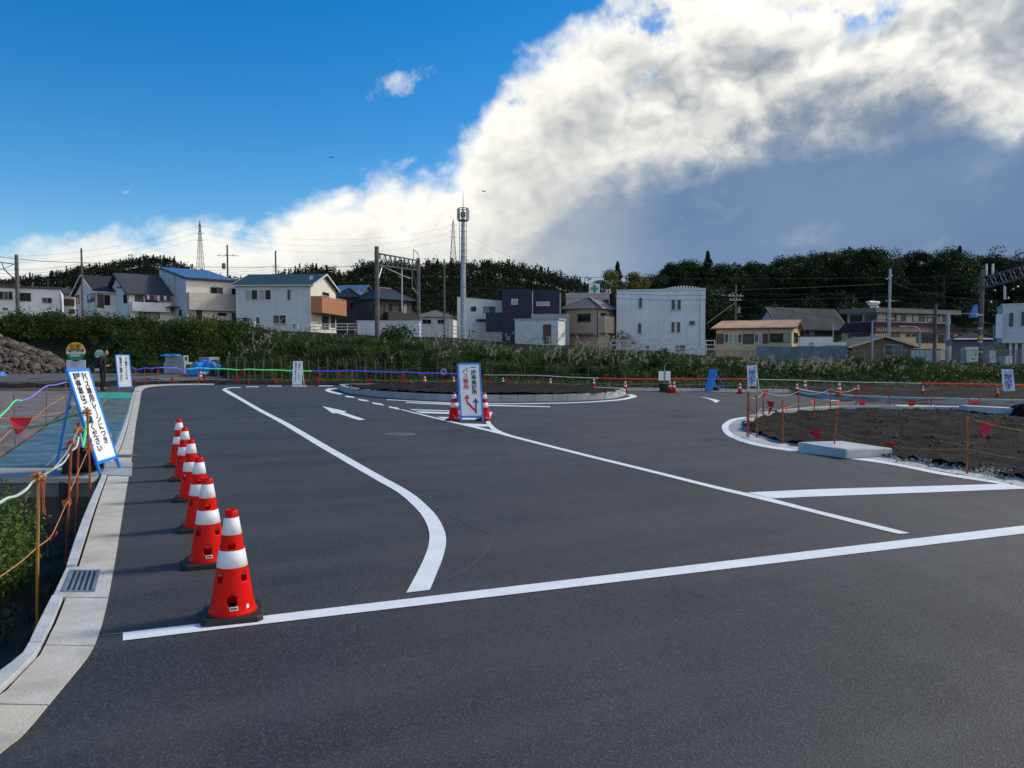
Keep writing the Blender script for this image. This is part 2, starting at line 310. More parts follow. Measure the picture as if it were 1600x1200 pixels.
# ------------------------------------------------------------------ mesh builder
class MB:
    def __init__(s): s.v = []; s.f = []; s.mi = []
    def add(s, vs, fs, mi=0):
        k = len(s.v); s.v += [tuple(v) for v in vs]
        for f in fs: s.f.append([k+i for i in f]); s.mi.append(mi)
        return s
    def box(s, x0, x1, y0, y1, z0, z1, mi=0):
        return s.add([(x0,y0,z0),(x1,y0,z0),(x1,y1,z0),(x0,y1,z0),(x0,y0,z1),(x1,y0,z1),(x1,y1,z1),(x0,y1,z1)],
                     [(0,3,2,1),(4,5,6,7),(0,1,5,4),(1,2,6,5),(2,3,7,6),(3,0,4,7)], mi)
    def hexa(s, p, mi=0):      # eight corners, bottom ring then top ring
        return s.add(p, [(0,3,2,1),(4,5,6,7),(0,1,5,4),(1,2,6,5),(2,3,7,6),(3,0,4,7)], mi)
    def obox(s, c, u, v, w, mi=0):   # centre, three half-extent vectors
        c, u, v, w = Vector(c), Vector(u), Vector(v), Vector(w)
        if u.cross(v).dot(w) < 0: u, v = v, u
        return s.hexa([c-u-v-w, c+u-v-w, c+u+v-w, c-u+v-w, c-u-v+w, c+u-v+w, c+u+v+w, c-u+v+w], mi)
    def bar(s, p, q, w=0.05, h=None, up=(0,0,1), mi=0):
        p, q = Vector(p), Vector(q); d = q-p; h = h or w; up = Vector(up)
        if abs(d.normalized().dot(up)) > 0.98: up = Vector((1,0,0))
        a = d.cross(up).normalized()*w/2; b = a.cross(d).normalized()*h/2
        return s.obox((p+q)/2, d/2, a, b, mi)
    def prism(s, poly, z0, z1, mi=0):
        n = len(poly); ar = sum(poly[i][0]*poly[(i+1) % n][1]-poly[(i+1) % n][0]*poly[i][1] for i in range(n))
        if ar < 0: poly = list(reversed(poly))
        z0 = [z0]*n if not hasattr(z0, '__len__') else z0; z1 = [z1]*n if not hasattr(z1, '__len__') else z1
        if ar < 0: z0 = list(reversed(z0)); z1 = list(reversed(z1))
        vs = [(p[0], p[1], z) for p, z in zip(poly, z0)]+[(p[0], p[1], z) for p, z in zip(poly, z1)]
        return s.add(vs, [list(range(n-1, -1, -1)), list(range(n, 2*n))]+[(i, (i+1) % n, n+(i+1) % n, n+i) for i in range(n)], mi)
    def tube(s, pts, r, n=6, cap=True, mi=0):
        pts = [Vector(p) for p in pts]; m = len(pts); rs = r if hasattr(r, '__len__') else [r]*m
        d0 = (pts[1]-pts[0]).normalized(); ref = Vector((0,0,1)) if abs(d0.z) < 0.9 else Vector((1,0,0))
        a = d0.cross(ref).normalized(); vs = []
        for i, p in enumerate(pts):
            d = (pts[min(i+1, m-1)]-pts[max(i-1, 0)]).normalized()
            a = (a-d*a.dot(d)).normalized(); b = d.cross(a)
            for k in range(n):
                t = 2*math.pi*k/n; vs.append(p+(a*math.cos(t)+b*math.sin(t))*rs[i])
        fs = [(i*n+k, i*n+(k+1) % n, (i+1)*n+(k+1) % n, (i+1)*n+k) for i in range(m-1) for k in range(n)]
        if cap: fs += [list(range(n-1, -1, -1)), [(m-1)*n+k for k in range(n)]]
        return s.add(vs, fs, mi)
    def lathe(s, prof, c=(0,0,0), n=24, mi=0, caps=True):
        vs = [(c[0]+r*math.cos(2*math.pi*k/n), c[1]+r*math.sin(2*math.pi*k/n), c[2]+z) for r, z in prof for k in range(n)]
        m = len(prof); fs = [(i*n+k, i*n+(k+1) % n, (i+1)*n+(k+1) % n, (i+1)*n+k) for i in range(m-1) for k in range(n)]
        if caps: fs += [list(range(n-1, -1, -1)), [(m-1)*n+k for k in range(n)]]
        return s.add(vs, fs, mi)
    def sheet(s, pts, mi=0): return s.add(pts, [list(range(len(pts)))], mi)
    def xform(s, M):
        s.v = [tuple(M @ Vector(v)) for v in s.v]; return s
    def mesh(s, name, mats, off=(0,0,0), smooth=False):
        me = bpy.data.meshes.new(name)
        me.from_pydata([(x-off[0], y-off[1], z-off[2]) for x, y, z in s.v], [], s.f)
        for m_ in (mats if isinstance(mats, (list, tuple)) else [mats]): me.materials.append(m_)
        if any(s.mi): me.polygons.foreach_set('material_index', s.mi)
        if smooth: me.polygons.foreach_set('use_smooth', [True]*len(s.f))
        me.update(); return me
    def build(s, name, mats, parent=None, smooth=False, loc=None):
        off = Vector((0,0,0))
        if parent is not None: off = wloc(parent)
        elif loc is not None: off = Vector(loc)
        me = s.mesh(name, mats, off, smooth); o = bpy.data.objects.new(name, me); COL.objects.link(o)
        if parent is not None: o.parent = parent
        elif loc is not None: o.location = loc
        return o
def wloc(o):
    v = Vector((0,0,0))
    while o is not None: v += Vector(o.location); o = o.parent
    return v
def tag(o, label=None, cat=None, group=None, kind=None):
    for k, v in (('label', label), ('category', cat), ('group', group), ('kind', kind)):
        if v: o[k] = v
    return o
def thing(name, label, cat, loc=(0,0,0), group=None):
    o = bpy.data.objects.new(name, None); COL.objects.link(o); o.location = loc; o.empty_display_size = 0.2
    return tag(o, label, cat, group)
def copy_tree(o, parent=None):
    c = o.copy(); COL.objects.link(c); c.parent = parent
    for ch in o.children: copy_tree(ch, c)
    return c
def empty_mb(): return MB()
def smooth_path(pts, step=None, n=6):
    pts = [Vector(p) for p in pts]; out = []
    for i in range(len(pts)-1):
        p0, p1, p2, p3 = pts[max(i-1, 0)], pts[i], pts[i+1], pts[min(i+2, len(pts)-1)]
        for k in range(n):
            t = k/n; out.append(0.5*((2*p1)+(p2-p0)*t+(2*p0-5*p1+4*p2-p3)*t*t+(3*p1-p0-3*p2+p3)*t**3))
    out.append(pts[-1]); return out
def arc_resample(pts, step=None, cuts=None):
    L = [0.0]
    for a, b in zip(pts, pts[1:]): L.append(L[-1]+(b-a).length)
    if cuts is None:
        n = max(1, round(L[-1]/step)); cuts = [L[-1]*i/n for i in range(n+1)]
    out = []; j = 0
    for c in cuts:
        while j < len(L)-2 and L[j+1] < c: j += 1
        t = (c-L[j])/max(1e-9, L[j+1]-L[j]); out.append(pts[j].lerp(pts[j+1], min(1, max(0, t))))
    return out
def offset_path(pts, d):
    out = []
    for i, p in enumerate(pts):
        t = pts[min(i+1, len(pts)-1)]-pts[max(i-1, 0)]; t.z = 0; t.normalize()
        out.append(p+Vector((-t.y, t.x, 0))*d)     # positive = left of travel
    return out
def np_mesh(name, V, F, mats, tint=None, mi=None):
    V = np.asarray(V, dtype=np.float32); F = np.asarray(F, dtype=np.int32); k = F.shape[1]
    me = bpy.data.meshes.new(name); me.vertices.add(len(V)); me.vertices.foreach_set('co', V.ravel())
    me.loops.add(F.size); me.loops.foreach_set('vertex_index', F.ravel())
    me.polygons.add(len(F)); me.polygons.foreach_set('loop_start', np.arange(0, F.size, k, dtype=np.int32))
    try: me.polygons.foreach_set('loop_total', np.full(len(F), k, dtype=np.int32))
    except Exception: pass
    for m_ in (mats if isinstance(mats, (list, tuple)) else [mats]): me.materials.append(m_)
    if mi is not None: me.polygons.foreach_set('material_index', np.asarray(mi, dtype=np.int32))
    me.update(calc_edges=True)
    if tint is not None:
        a = me.attributes.new('tint', 'FLOAT_COLOR', 'FACE'); a.data.foreach_set('color', np.asarray(tint, dtype=np.float32).ravel())
    return me
def link(name, me, parent=None, loc=(0,0,0)):
    o = bpy.data.objects.new(name, me); COL.objects.link(o); o.location = loc
    if parent is not None: o.parent = parent
    return o
TXT = {}
def text_mesh(body, size=1.0, offset=0.012, line=0.92, ext=0.002):
    key = (body, size, offset, line)
    if key not in TXT:
        c = bpy.data.curves.new('lettering', 'FONT'); c.body = body; c.size = size; c.offset = offset; c.space_line = line
        c.align_x = 'CENTER'; c.align_y = 'CENTER'; c.extrude = ext; c.resolution_u = 3
        o = bpy.data.objects.new('lettering', c); COL.objects.link(o)
        bpy.context.view_layer.update()
        me = bpy.data.meshes.new_from_object(o.evaluated_get(bpy.context.evaluated_depsgraph_get()))
        bpy.data.objects.remove(o); TXT[key] = me
    return TXT[key]
def lettering(body, size, mat_, M, parent, offset=0.012, line=0.92, name='lettering', sx=1.0):
    # M places the text plane (x right, y up, z out of the face) in the place
    me = text_mesh(body, size, offset, line).copy(); me.transform(Matrix.Diagonal((sx, 1, 1, 1))); me.transform(M)
    me.transform(Matrix.Translation(-wloc(parent))); me.materials.clear(); me.materials.append(mat_)
    return link(name, me, parent)
def plane_matrix(c, right, up):
    r = Vector(right).normalized(); u = Vector(up); u = (u-r*u.dot(r)).normalized(); n = r.cross(u)
    M = Matrix((r, u, n)).transposed().to_4x4(); M.translation = Vector(c); return M

# ------------------------------------------------------------------ ground, road, kerbs
# asphalt edge and outer edge of the channel blocks along the near pavement (measured on the ground)
edge_in = [G(*p) for p in [(-120,1285),(0,1178),(37,1148),(80,1097),(115,1055),(143,1018),(158,980),(168,940),(177,893),(185,845),(192,800),(199,757),(205,722),(212,665),(217,637),(221,613)]]
edge_out = [G(*p) for p in [(-160,1130),(0,1058),(18,1042),(38,1025),(52,997),(65,970),(82,936),(100,900),(118,846),(135,800),(152,762),(167,728),(186,686),(200,647),(205,627),(209.5,611)]]
gap_px = [(-140,1175),(0,1087),(30,1056),(60,1025),(72,1000),(85,975),(99,940),(117,898),(134,846),(148,800),(163,757),(175,728),(194,686),(204,647),(208.5,627),(212,611)]
edge_gap = [G(*p) for p in gap_px]
ein, eout, egap = (smooth_path(e, n=8) for e in (edge_in, edge_out, edge_gap))

def near_out_x(y):      # x of the outer kerb edge at depth y
    for a, b in zip(eout, eout[1:]):
        if (a.y-y)*(b.y-y) <= 0 and a.y != b.y: return a.x+(b.x-a.x)*(y-a.y)/(b.y-a.y)
    return eout[0].x if y < eout[0].y else eout[-1].x
def sstep(a, b, x):
    t = min(1, max(0, (x-a)/(b-a))); return t*t*(3-2*t)
PIT_Y = 10.35
def pit(x, y):
    if y > PIT_Y+0.3 or y < -3: return 0.0
    d = near_out_x(max(y, 3.0))-x
    return sstep(0.02, 0.16, d)*sstep(PIT_Y+0.2, PIT_Y, y)*sstep(8.5, 5.0, d)
def ground_z(x, y):
    p = pit(x, y); n = mnoise.noise((x*1.3, y*1.3, 0.0))*0.07+mnoise.noise((x*4, y*4, 3.0))*0.03
    return -0.03-p*(0.62+n)
def grid_axis(lo, hi, fine_lo, fine_hi, step, growth=1.5):
    ax = list(np.arange(fine_lo, fine_hi+1e-6, step)); s = step
    a = fine_hi
    while a < hi: s *= growth; a += s; ax.append(min(a, hi))
    s = step; a = fine_lo
    while a > lo: s *= growth; a -= s; ax.insert(0, max(a, lo))
    return ax
gx = grid_axis(-3000, 3000, -13, -2.0, 0.16); gy = grid_axis(-400, 5000, 2.6, 11, 0.16)
V = [(x, y, ground_z(x, y)) for y in gy for x in gx]; nx = len(gx)
F = [(j*nx+i, j*nx+i+1, (j+1)*nx+i+1, (j+1)*nx+i) for j in range(len(gy)-1) for i in range(nx-1)]
def ground_mat():
    m = bpy.data.materials.new('bare_ground'); m.use_nodes = True; t = NT(m.node_tree); b = t.nt.nodes['Principled BSDF']
    g = t.n('ShaderNodeNewGeometry'); s = t.n('ShaderNodeSeparateXYZ'); t.put(s.inputs[0], g.outputs['Position'])
    c = t.mix(t.ss(t.noise(g.outputs['Position'], 0.6, 6, 0.65), 0.35, 0.7), (0.060, 0.049, 0.038), (0.125, 0.105, 0.082))
    c = t.mix(t.m('MULTIPLY', t.ss(t.noise(g.outputs['Position'], 9, 4, 0.7), 0.5, 0.75), 0.6), c, (0.022, 0.019, 0.016))
    c = t.mix(t.ss(s.outputs[1], 46, 60), c, (0.045, 0.06, 0.025))
    t.put(b.inputs['Base Color'], c); b.inputs['Roughness'].default_value = 0.95; b.inputs['Specular IOR Level'].default_value = 0.15
    bn = t.n('ShaderNodeBump'); bn.inputs['Strength'].default_value = 0.9; bn.inputs['Distance'].default_value = 0.05
    t.put(bn.inputs['Height'], t.noise(g.outputs['Position'], 7, 8, 0.7)); t.put(b.inputs['Normal'], bn.outputs[0]); return m
GROUND = ground_mat()
ground = link('ground', np_mesh('ground', V, F, GROUND)); tag(ground, 'bare dark soil of the building site around the road', kind='structure')

# road sheet
back = [G(*p) for p in [(226,606.5),(236,604),(262,602.3),(300,601.4),(430,602),(560,604.5),(700,607),(860,609.5),(1000,611.5),(1120,613),(1245,614.8)]]
kerb_r = [G(*p) for p in [(1245,614.8),(1262,619),(1290,623),(1320,626),(1400,629.5),(1500,632),(1600,634.5),(1750,638)]]
road_poly = [p for p in ein]+back+kerb_r[1:]+[Vector((60, kerb_r[-1].y-1, 0)), Vector((60, -25, 0)), Vector((-6, -25, 0)), Vector((-6.0, 1.2, 0))]
road_poly[0:0] = [Vector((-5.2, 2.0, 0))]
mb = MB(); mb.sheet([(p.x, p.y, 0.0) for p in road_poly])
road = mb.build('road', ASPHALT); bm = bmesh.new(); bm.from_mesh(road.data); bmesh.ops.triangulate(bm, faces=bm.faces)
if bm.faces[:] and sum(f.normal.z for f in bm.faces) < 0: bmesh.ops.reverse_faces(bm, faces=bm.faces)
bm.to_mesh(road.data); bm.free(); tag(road, 'new dark asphalt of the station forecourt road', kind='structure')

# painted markings: thin sheets 4 mm above the asphalt, each one a piece of the road
def strip(name, left, right, z=0.005, n=6, smooth=True, mat_=None, parent=None):
    a = [G(*p) for p in left]; b = [G(*p) for p in right]
    if smooth and len(a) > 2: a = smooth_path(a, n=n); b = smooth_path(b, n=n)
    m = MB(); k = len(a); vs = [(p.x, p.y, z) for p in a]+[(p.x, p.y, z) for p in b]
    fs = []
    for i in range(k-1):
        q = [i, i+1, k+i+1, k+i]
        ar = (vs[q[1]][0]-vs[q[0]][0])*(vs[q[2]][1]-vs[q[0]][1])-(vs[q[2]][0]-vs[q[0]][0])*(vs[q[1]][1]-vs[q[0]][1])
        fs.append(q if ar > 0 else q[::-1])
    m.add(vs, fs); return m.build(name, mat_ or PAINT, parent or road)
def patch(name, pts, z=0.005, mat_=None, parent=None):
    P_ = [G(*p) for p in pts]; ar = sum(P_[i].x*P_[(i+1) % len(P_)].y-P_[(i+1) % len(P_)].x*P_[i].y for i in range(len(P_)))
    if ar < 0: P_.reverse()
    m = MB(); m.sheet([(p.x, p.y, z) for p in P_]); return m.build(name, mat_ or PAINT, parent or road)
patch('stop_line', [(192,989.5),(1640,817),(1640,829.5),(192,1002)])
strip('lane_line', [(347,609.5),(355.7,614.7),(379.4,628),(403,642),(434.5,659),(466,678),(497.5,697.4),(527,714.7),(554,730.7),(588,750.4),(620,768.7),(640.7,785.8),(659,805.5),(669.6,827.8),(670.4,847.5),(664.4,868.5),(651,897),(634.7,927)],
      [(353.4,608.4),(363,613.6),(387,627.5),(412,641.8),(446,659),(480,678.2),(512,696.8),(541,713),(569,729),(604,748.5),(634,765),(656,780.5),(680,804),(693,826),(697,846),(692.5,870),(682.7,896),(671.7,922.3)])
strip('lane_line', [(347,609.5),(351,606.8),(362,605.4),(376,605)], [(353.4,608.4),(357,607.3),(363.6,606.3),(376,606)], z=0.0045)
for x0, x1, y in [(384,404.6,604),(418,440,603),(457,479,602.8),(498,520,602.7)]: patch('dash', [(x0,y),(x1,y),(x1,y+0.9),(x0,y+0.9)])
strip('centre_line', [(627,639.6),(694.5,655.7),(765.4,671.6),(801,680.8),(900,706.2),(1010,733),(1120,760.2),(1203,779),(1271,796.7),(1346.7,815),(1421.8,833.7)], [(627,640.7),(694.5,657.8),(765.4,674.6),(801,684),(900,709.6),(1010,736.8),(1120,764.7),(1195.6,782.8),(1271,801.7),(1346.7,821),(1404.6,835)], z=0.0055)
for q in [[(538,618.3),(552,619.8),(555,622),(541,620.6)],[(558,623.2),(573,625.2),(577,627.8),(562,625.8)],[(580,628.6),(597,631.2),(601,633.9),(584,631.3)],[(606,634.8),(622,637.4),(626,640.4),(610,637.6)]]: patch('dash', q)
strip('island_line', [(531,616.8),(516,613.5),(508,610.2),(512,607.6),(524,606.6)], [(537,615.2),(524,612.6),(516,610.2),(519,608.6),(528,607.8)])
strip('island_line', [(604,625.0),(700,630),(800,631.6),(900,629.8),(965,626),(990,621.8),(995,619),(986,616.2)], [(604,624.2),(700,628.9),(800,630.4),(900,628.6),(958,624.9),(980,621.2),(985,618.8),(978,617.0)])
patch('lane_line', [(634,628.6),(712,631.3),(860,635.3),(860,636.5),(712,633.2),(634,629.6)], z=0.006)
# hatched nose of the splitter
patch('hatch_bar', [(640,639.5),(760,643.6),(760,644.8),(645,641)], z=0.0045)
patch('hatch_bar', [(648,642.8),(758,646.2),(758,648.6),(658,645.6)], z=0.0045)
patch('hatch_bar', [(682,651.3),(757,653.6),(757,656.6),(694,655)], z=0.0045)
patch('hatch_bar', [(720,661.5),(762,663.2),(766,666.6),(742,667)], z=0.0045)
strip('nose_edge', [(762,643.9),(760,652),(759.5,660),(767.7,671),(779.5,675.5),(797,681)], [(770,643.9),(766.5,652),(766.5,660.4),(775,669.5),(789,676.6),(806,682)], z=0.0048)
patch('arrow', [(503.5,634.8),(542,643.2),(537,644.6),(570.5,655.8),(560,656.6),(526,645.6),(520,646)])
patch('arrow', [(1092,619.6),(1118,624.2),(1125,626.4),(1118,629.8),(1114,626.6),(1108,623.8)])
patch('diagonal_line', [(1167,769.9),(1281,764.7),(1440,760.2),(1640,754.3),(1640,762.5),(1440,770.2),(1281,776),(1206,779.2)], z=0.0045)
strip('kerb_line', [(1650,777.5),(1600,764.7),(1553,755),(1475,743),(1381,724.6),(1287,712),(1203,700.5),(1162,691.4),(1136,680.5),(1128,669),(1131,662),(1145,654.6),(1180,650),(1225,646),(1270,642.2),(1312,639.5)],
      [(1650,773.5),(1600,760.5),(1553,750.5),(1475,738.5),(1383,720.6),(1290,708),(1210,697),(1170,688),(1146,678),(1139,669),(1141,663),(1152,656.6),(1184,651.8),(1228,647.6),(1272,643.6),(1314,640.8)])
patch('lane_line', [(1312,640.5),(1345,635.2),(1352,636.6),(1322,641)], z=0.0045); patch('lane_line', [(1254,613.5),(1310,625),(1312,627),(1300,626.6),(1256,616.4)], z=0.0045)
patch('lane_line', [(1400,632.8),(1600,638),(1700,641),(1700,643),(1600,639.8),(1400,634.0)], z=0.0045)
CHALK = mat('chalk', (0.13, 0.13, 0.13), 0.9, 0.3, 30)
strip('chalk_line', [(650,774),(690,796),(730,818),(775,838)], [(650,774.6),(690,796.6),(730,818.6),(775,838.7)], mat_=CHALK)
strip('chalk_line', [(772,836),(758,862),(735,885),(690,908)], [(773,836.5),(759,862.7),(736,885.6),(691,908.6)], mat_=CHALK)
patch('chalk_line', [(152,994.5),(192,989.5),(192,990.6),(152,995.6)], mat_=CHALK)

# manhole cover in the bus lane
mc = G(625, 678.5); cov = thing('manhole_cover', 'round grey cast iron manhole cover set in the asphalt', 'manhole cover', (mc.x, mc.y, 0))
IRON = mat('cast_iron', (0.16, 0.165, 0.155), 0.55, 0.25, 9, 0.3, 40, metal=0.5)
m = MB(); m.lathe([(0.33, 0.0), (0.33, 0.008), (0.30, 0.008), (0.30, 0.003)], (mc.x, mc.y, 0), 40, caps=False); m.build('rim', IRON, cov)
m = MB(); m.lathe([(0.296, 0.0), (0.296, 0.007), (0.001, 0.009)], (mc.x, mc.y, 0), 40, caps=False)
for r_ in (0.08, 0.15, 0.22):
    for k in range(int(r_*80)):
        a = 2*math.pi*k/int(r_*80); m.box(mc.x+r_*math.cos(a)-0.012, mc.x+r_*math.cos(a)+0.012, mc.y+r_*math.sin(a)-0.012, mc.y+r_*math.sin(a)+0.012, 0.006, 0.013)
m.build('lid', IRON, cov)

# near channel blocks and edging kerb, one block after another
kerb = bpy.data.objects.new('pavement_kerb', None); COL.objects.link(kerb); tag(kerb, 'pale concrete channel blocks and edging along the near pavement', kind='structure')
def at_depth(path, y):
    for a, b in zip(path, path[1:]):
        if (a.y-y)*(b.y-y) <= 0 and a.y != b.y: return a.lerp(b, (y-a.y)/(b.y-a.y))
    return (path[0] if y < path[0].y else path[-1]).copy()
def sub_path(path, ya, yb, n):
    return [at_depth(path, ya+(yb-ya)*k/n) for k in range(n+1)]
seams = [3.0, 3.72, 4.48, 5.36, 6.12, 7.85]
y = 7.85
while y < 31.5: y += 1.8; seams.append(min(y, 32.8))
BLOCK_TINT = [mat('concrete_block_%d' % i, c, 0.82, 0.17, 2.6, 0.25, 60, fine=0.28, fscale=90, col2=c2) for i, (c, c2) in enumerate([((0.55,0.505,0.42),(0.65,0.585,0.47)),((0.56,0.52,0.45),(0.64,0.60,0.52)),((0.56,0.53,0.48),(0.64,0.61,0.55)),((0.57,0.51,0.42),(0.62,0.585,0.52))])]
def block(name, ins, outs, zi, zo, depth, mat_, parent):
    m = MB(); k = len(ins); J = 0.006
    for i in range(k-1):
        a, b, c, d = outs[i], ins[i], ins[i+1], outs[i+1]
        if i == 0: s_ = (c-b).normalized()*J; a = a+s_; b = b+s_
        if i == k-2: s_ = (c-b).normalized()*J; c = c-s_; d = d-s_
        m.hexa([(a.x,a.y,-depth),(b.x,b.y,-depth),(c.x,c.y,-depth),(d.x,d.y,-depth),(a.x,a.y,zo),(b.x,b.y,zi),(c.x,c.y,zi),(d.x,d.y,zo)])
    o = m.build(name, mat_, parent)
    return o
GRATE_Y = (5.36, 6.12)
for i, (ya, yb) in enumerate(zip(seams, seams[1:])):
    n = 5 if yb < 9 else 2
    gi, gg, go = (sub_path(p, ya, yb, n) for p in (ein, egap, eout))
    if (ya, yb) == GRATE_Y:
        # catch pit block: a frame of concrete round the grating
        a0, a1 = gi[0], gi[-1]; b0, b1 = go[0], go[-1]
        def q(u, v): return (b0.lerp(a0, u)).lerp(b1.lerp(a1, u), v)
        us, vs_ = [0, 0.12, 0.73, 1], [0, 0.14, 0.87, 1]
        for (u0, u1, v0, v1) in [(0, 1, 0, vs_[1]), (0, 1, vs_[2], 1), (0, us[1], vs_[1], vs_[2]), (us[2], 1, vs_[1], vs_[2])]:
            m = MB(); c = [q(u0, v0), q(u1, v0), q(u1, v1), q(u0, v1)]
            m.hexa([(p.x, p.y, -0.62) for p in c]+[(p.x, p.y, 0.014) for p in c]); m.build('kerb_block', BLOCK_TINT[2], kerb)
        grate = thing('drain_grate', 'steel drain grating in the near kerb by the cone row', 'drain grate', tuple(q(0.4, 0.5)))
        GR = mat('grate_steel', (0.10, 0.115, 0.13), 0.5, 0.2, 8, metal=0.6)
        m = MB()
        for u in (us[1]+0.015, us[2]-0.015): m.bar(q(u, vs_[1]+.01)+Vector((0,0,0.005)), q(u, vs_[2]-.01)+Vector((0,0,0.005)), 0.02, 0.03)
        for v in (vs_[1]+0.02, vs_[2]-0.02): m.bar(q(us[1]+.01, v)+Vector((0,0,0.005)), q(us[2]-.01, v)+Vector((0,0,0.005)), 0.02, 0.03)
        m.build('frame', STEEL, grate)
        for k in range(6):
            u = us[1]+(us[2]-us[1])*(k+0.5)/6; m = MB(); m.bar(q(u, vs_[1])+Vector((0,0,0.004)), q(u, vs_[2])+Vector((0,0,0.004)), 0.016, 0.025); m.build('bar', STEEL, grate)
        m = MB()
        for k in range(1, 26):
            v = vs_[1]+(vs_[2]-vs_[1])*k/26; m.bar(q(us[1], v), q(us[2], v), 0.008, 0.014)
        m.build('cross_bars', GR, grate)
        m = MB(); c = [q(us[1], vs_[1]), q(us[2], vs_[1]), q(us[2], vs_[2]), q(us[1], vs_[2])]; m.hexa([(p.x, p.y, -0.5) for p in c]+[(p.x, p.y, -0.06) for p in c]); m.build('sump', GR, grate)
        continue
    g2 = [g.lerp(h, 0.045) for g, h in zip(gg, gi)]; g3 = [g.lerp(h, 0.14) for g, h in zip(gg, go)]
    block('kerb_block', gi, g2, 0.006, 0.012, 0.2, BLOCK_TINT[(i*7) % 4], kerb)
    block('edging_block', g3, go, 0.03, 0.03, 0.66, mat('edging', (0.53, 0.54, 0.55), 0.8, 0.15, 3, 0.2, 50, fine=0.2), kerb)
    block('joint', g2, g3, -0.01, -0.01, 0.3, DARKGAP, kerb)
# second small grating further along
g0 = G(195, 714); sg = thing('drain_grate', 'small drain slot in the kerb beside the big leaning blue sign', 'drain grate', (g0.x, g0.y, 0))
for k in range(3):
    for j in range(2):
        m = MB(); m.box(g0.x-0.17+0.115*k, g0.x-0.07+0.115*k, g0.y-0.13+0.14*j, g0.y-0.01+0.14*j, 0.014, 0.021); m.build('slot_plate', IRON, sg)

# kerb strip at the back left bend (pale channel turning along the far edge)
bk_in = smooth_path([G(*p) for p in [(221,613),(224,608),(236,604.5),(262,602.5),(300,601.6),(340,601.5)]], n=5)
bk_out = smooth_path([G(*p) for p in [(209.5,611),(213,605.8),(228,602.6),(258,600.9),(300,600.3),(340,600.5)]], n=5)
for i in range(0, len(bk_in)-2, 3):
    j = min(i+3, len(bk_in)-1); block('kerb_block', bk_in[i:j+1][::-1], bk_out[i:j+1][::-1], 0.01, 0.03, 0.1, BLOCK_TINT[i % 4], kerb)
# grey channel along the far right edge of the road
far_kerb = bpy.data.objects.new('far_kerb', None); COL.objects.link(far_kerb); tag(far_kerb, 'grey concrete channel along the far edge of the road', kind='structure')
fa = [G(*p) for p in [(930,610.6),(1000,611.5),(1120,613),(1245,614.8)]]; fb = [G(*p) for p in [(930,606.2),(1000,606.8),(1120,608),(1245,609)]]
for k in range(16):
    A = [fa[0].lerp(fa[-1], k/16), fa[0].lerp(fa[-1], (k+1)/16)]; B = [fb[0].lerp(fb[-1], k/16), fb[0].lerp(fb[-1], (k+1)/16)]
    block('kerb_block', A[::-1], B[::-1], 0.02, 0.03, 0.1, mat('channel_grey', (0.15, 0.155, 0.16), 0.85, 0.2, 1.5), far_kerb)

# raised kerbs: rows of blocks along a path
def kerb_row(name_parent, path, width, h, step, mat_, parent, hl=None, inner_dir=1):
    P_ = arc_resample(path, step); Q = offset_path(P_, inner_dir*width)
    for i in range(len(P_)-1):
        a, b, c, d = P_[i], P_[i+1], Q[i+1], Q[i]; e = (b-a).normalized()*0.006; bev = 0.015
        a, b, c, d = a+e, b-e, c-e, d+e; m = MB(); hh = h[i] if hasattr(h, '__len__') else h
        lo = [(p.x, p.y, -0.05) for p in (a, b, c, d)]; hi = [(p.x, p.y, hh-bev) for p in (a, b, c, d)]
        ce = (a+b+c+d)/4; tp = [p.lerp(ce, 0.06) for p in (a, b, c, d)]; tp = [(p.x, p.y, hh) for p in tp]
        fs = [(0,1,5,4),(1,2,6,5),(2,3,7,6),(3,0,4,7),(4,5,9,8),(5,6,10,9),(6,7,11,10),(7,4,8,11),(8,9,10,11)]
        if inner_dir < 0: fs = [f[::-1] for f in fs]
        m.add(lo+hi+tp, fs); m.build('kerb_block', mat_[i % len(mat_)], parent)
isl_front = [G(*p) for p in [(530,608.5),(538,613),(560,617),(600,621),(650,624.5),(700,627),(750,628),(800,628),(850,627.5),(900,626),(940,624),(962,621.6),(973,618.8),(976.5,616.4)]]
isl_back = [G(x, y, 0.24) for x, y in [(948,605.6),(900,603.8),(800,602.0),(700,600.4),(620,599.6),(565,599.4)]]
for p in isl_back: p.z = 0
isl = smooth_path(isl_front+isl_back+[isl_front[0]], n=4)
island = bpy.data.objects.new('central_island', None); COL.objects.link(island); tag(island, 'kerbed oval traffic island filled with dark soil', kind='structure')
KB = [mat('kerb_face_%d' % i, c, 0.8, 0.12, 2, 0.2, 50, fine=0.15) for i, c in enumerate([(0.34,0.37,0.39),(0.37,0.40,0.42),(0.31,0.345,0.37)])]
kerb_row('kerb_block', isl, 0.18, 0.24, 0.6, KB, island, inner_dir=1)
def inside(poly, x, y):
    r = False; j = len(poly)-1
    for i in range(len(poly)):
        a, b = poly[i], poly[j]
        if (a.y > y) != (b.y > y) and x < (b.x-a.x)*(y-a.y)/(b.y-a.y)+a.x: r = not r
        j = i
    return r
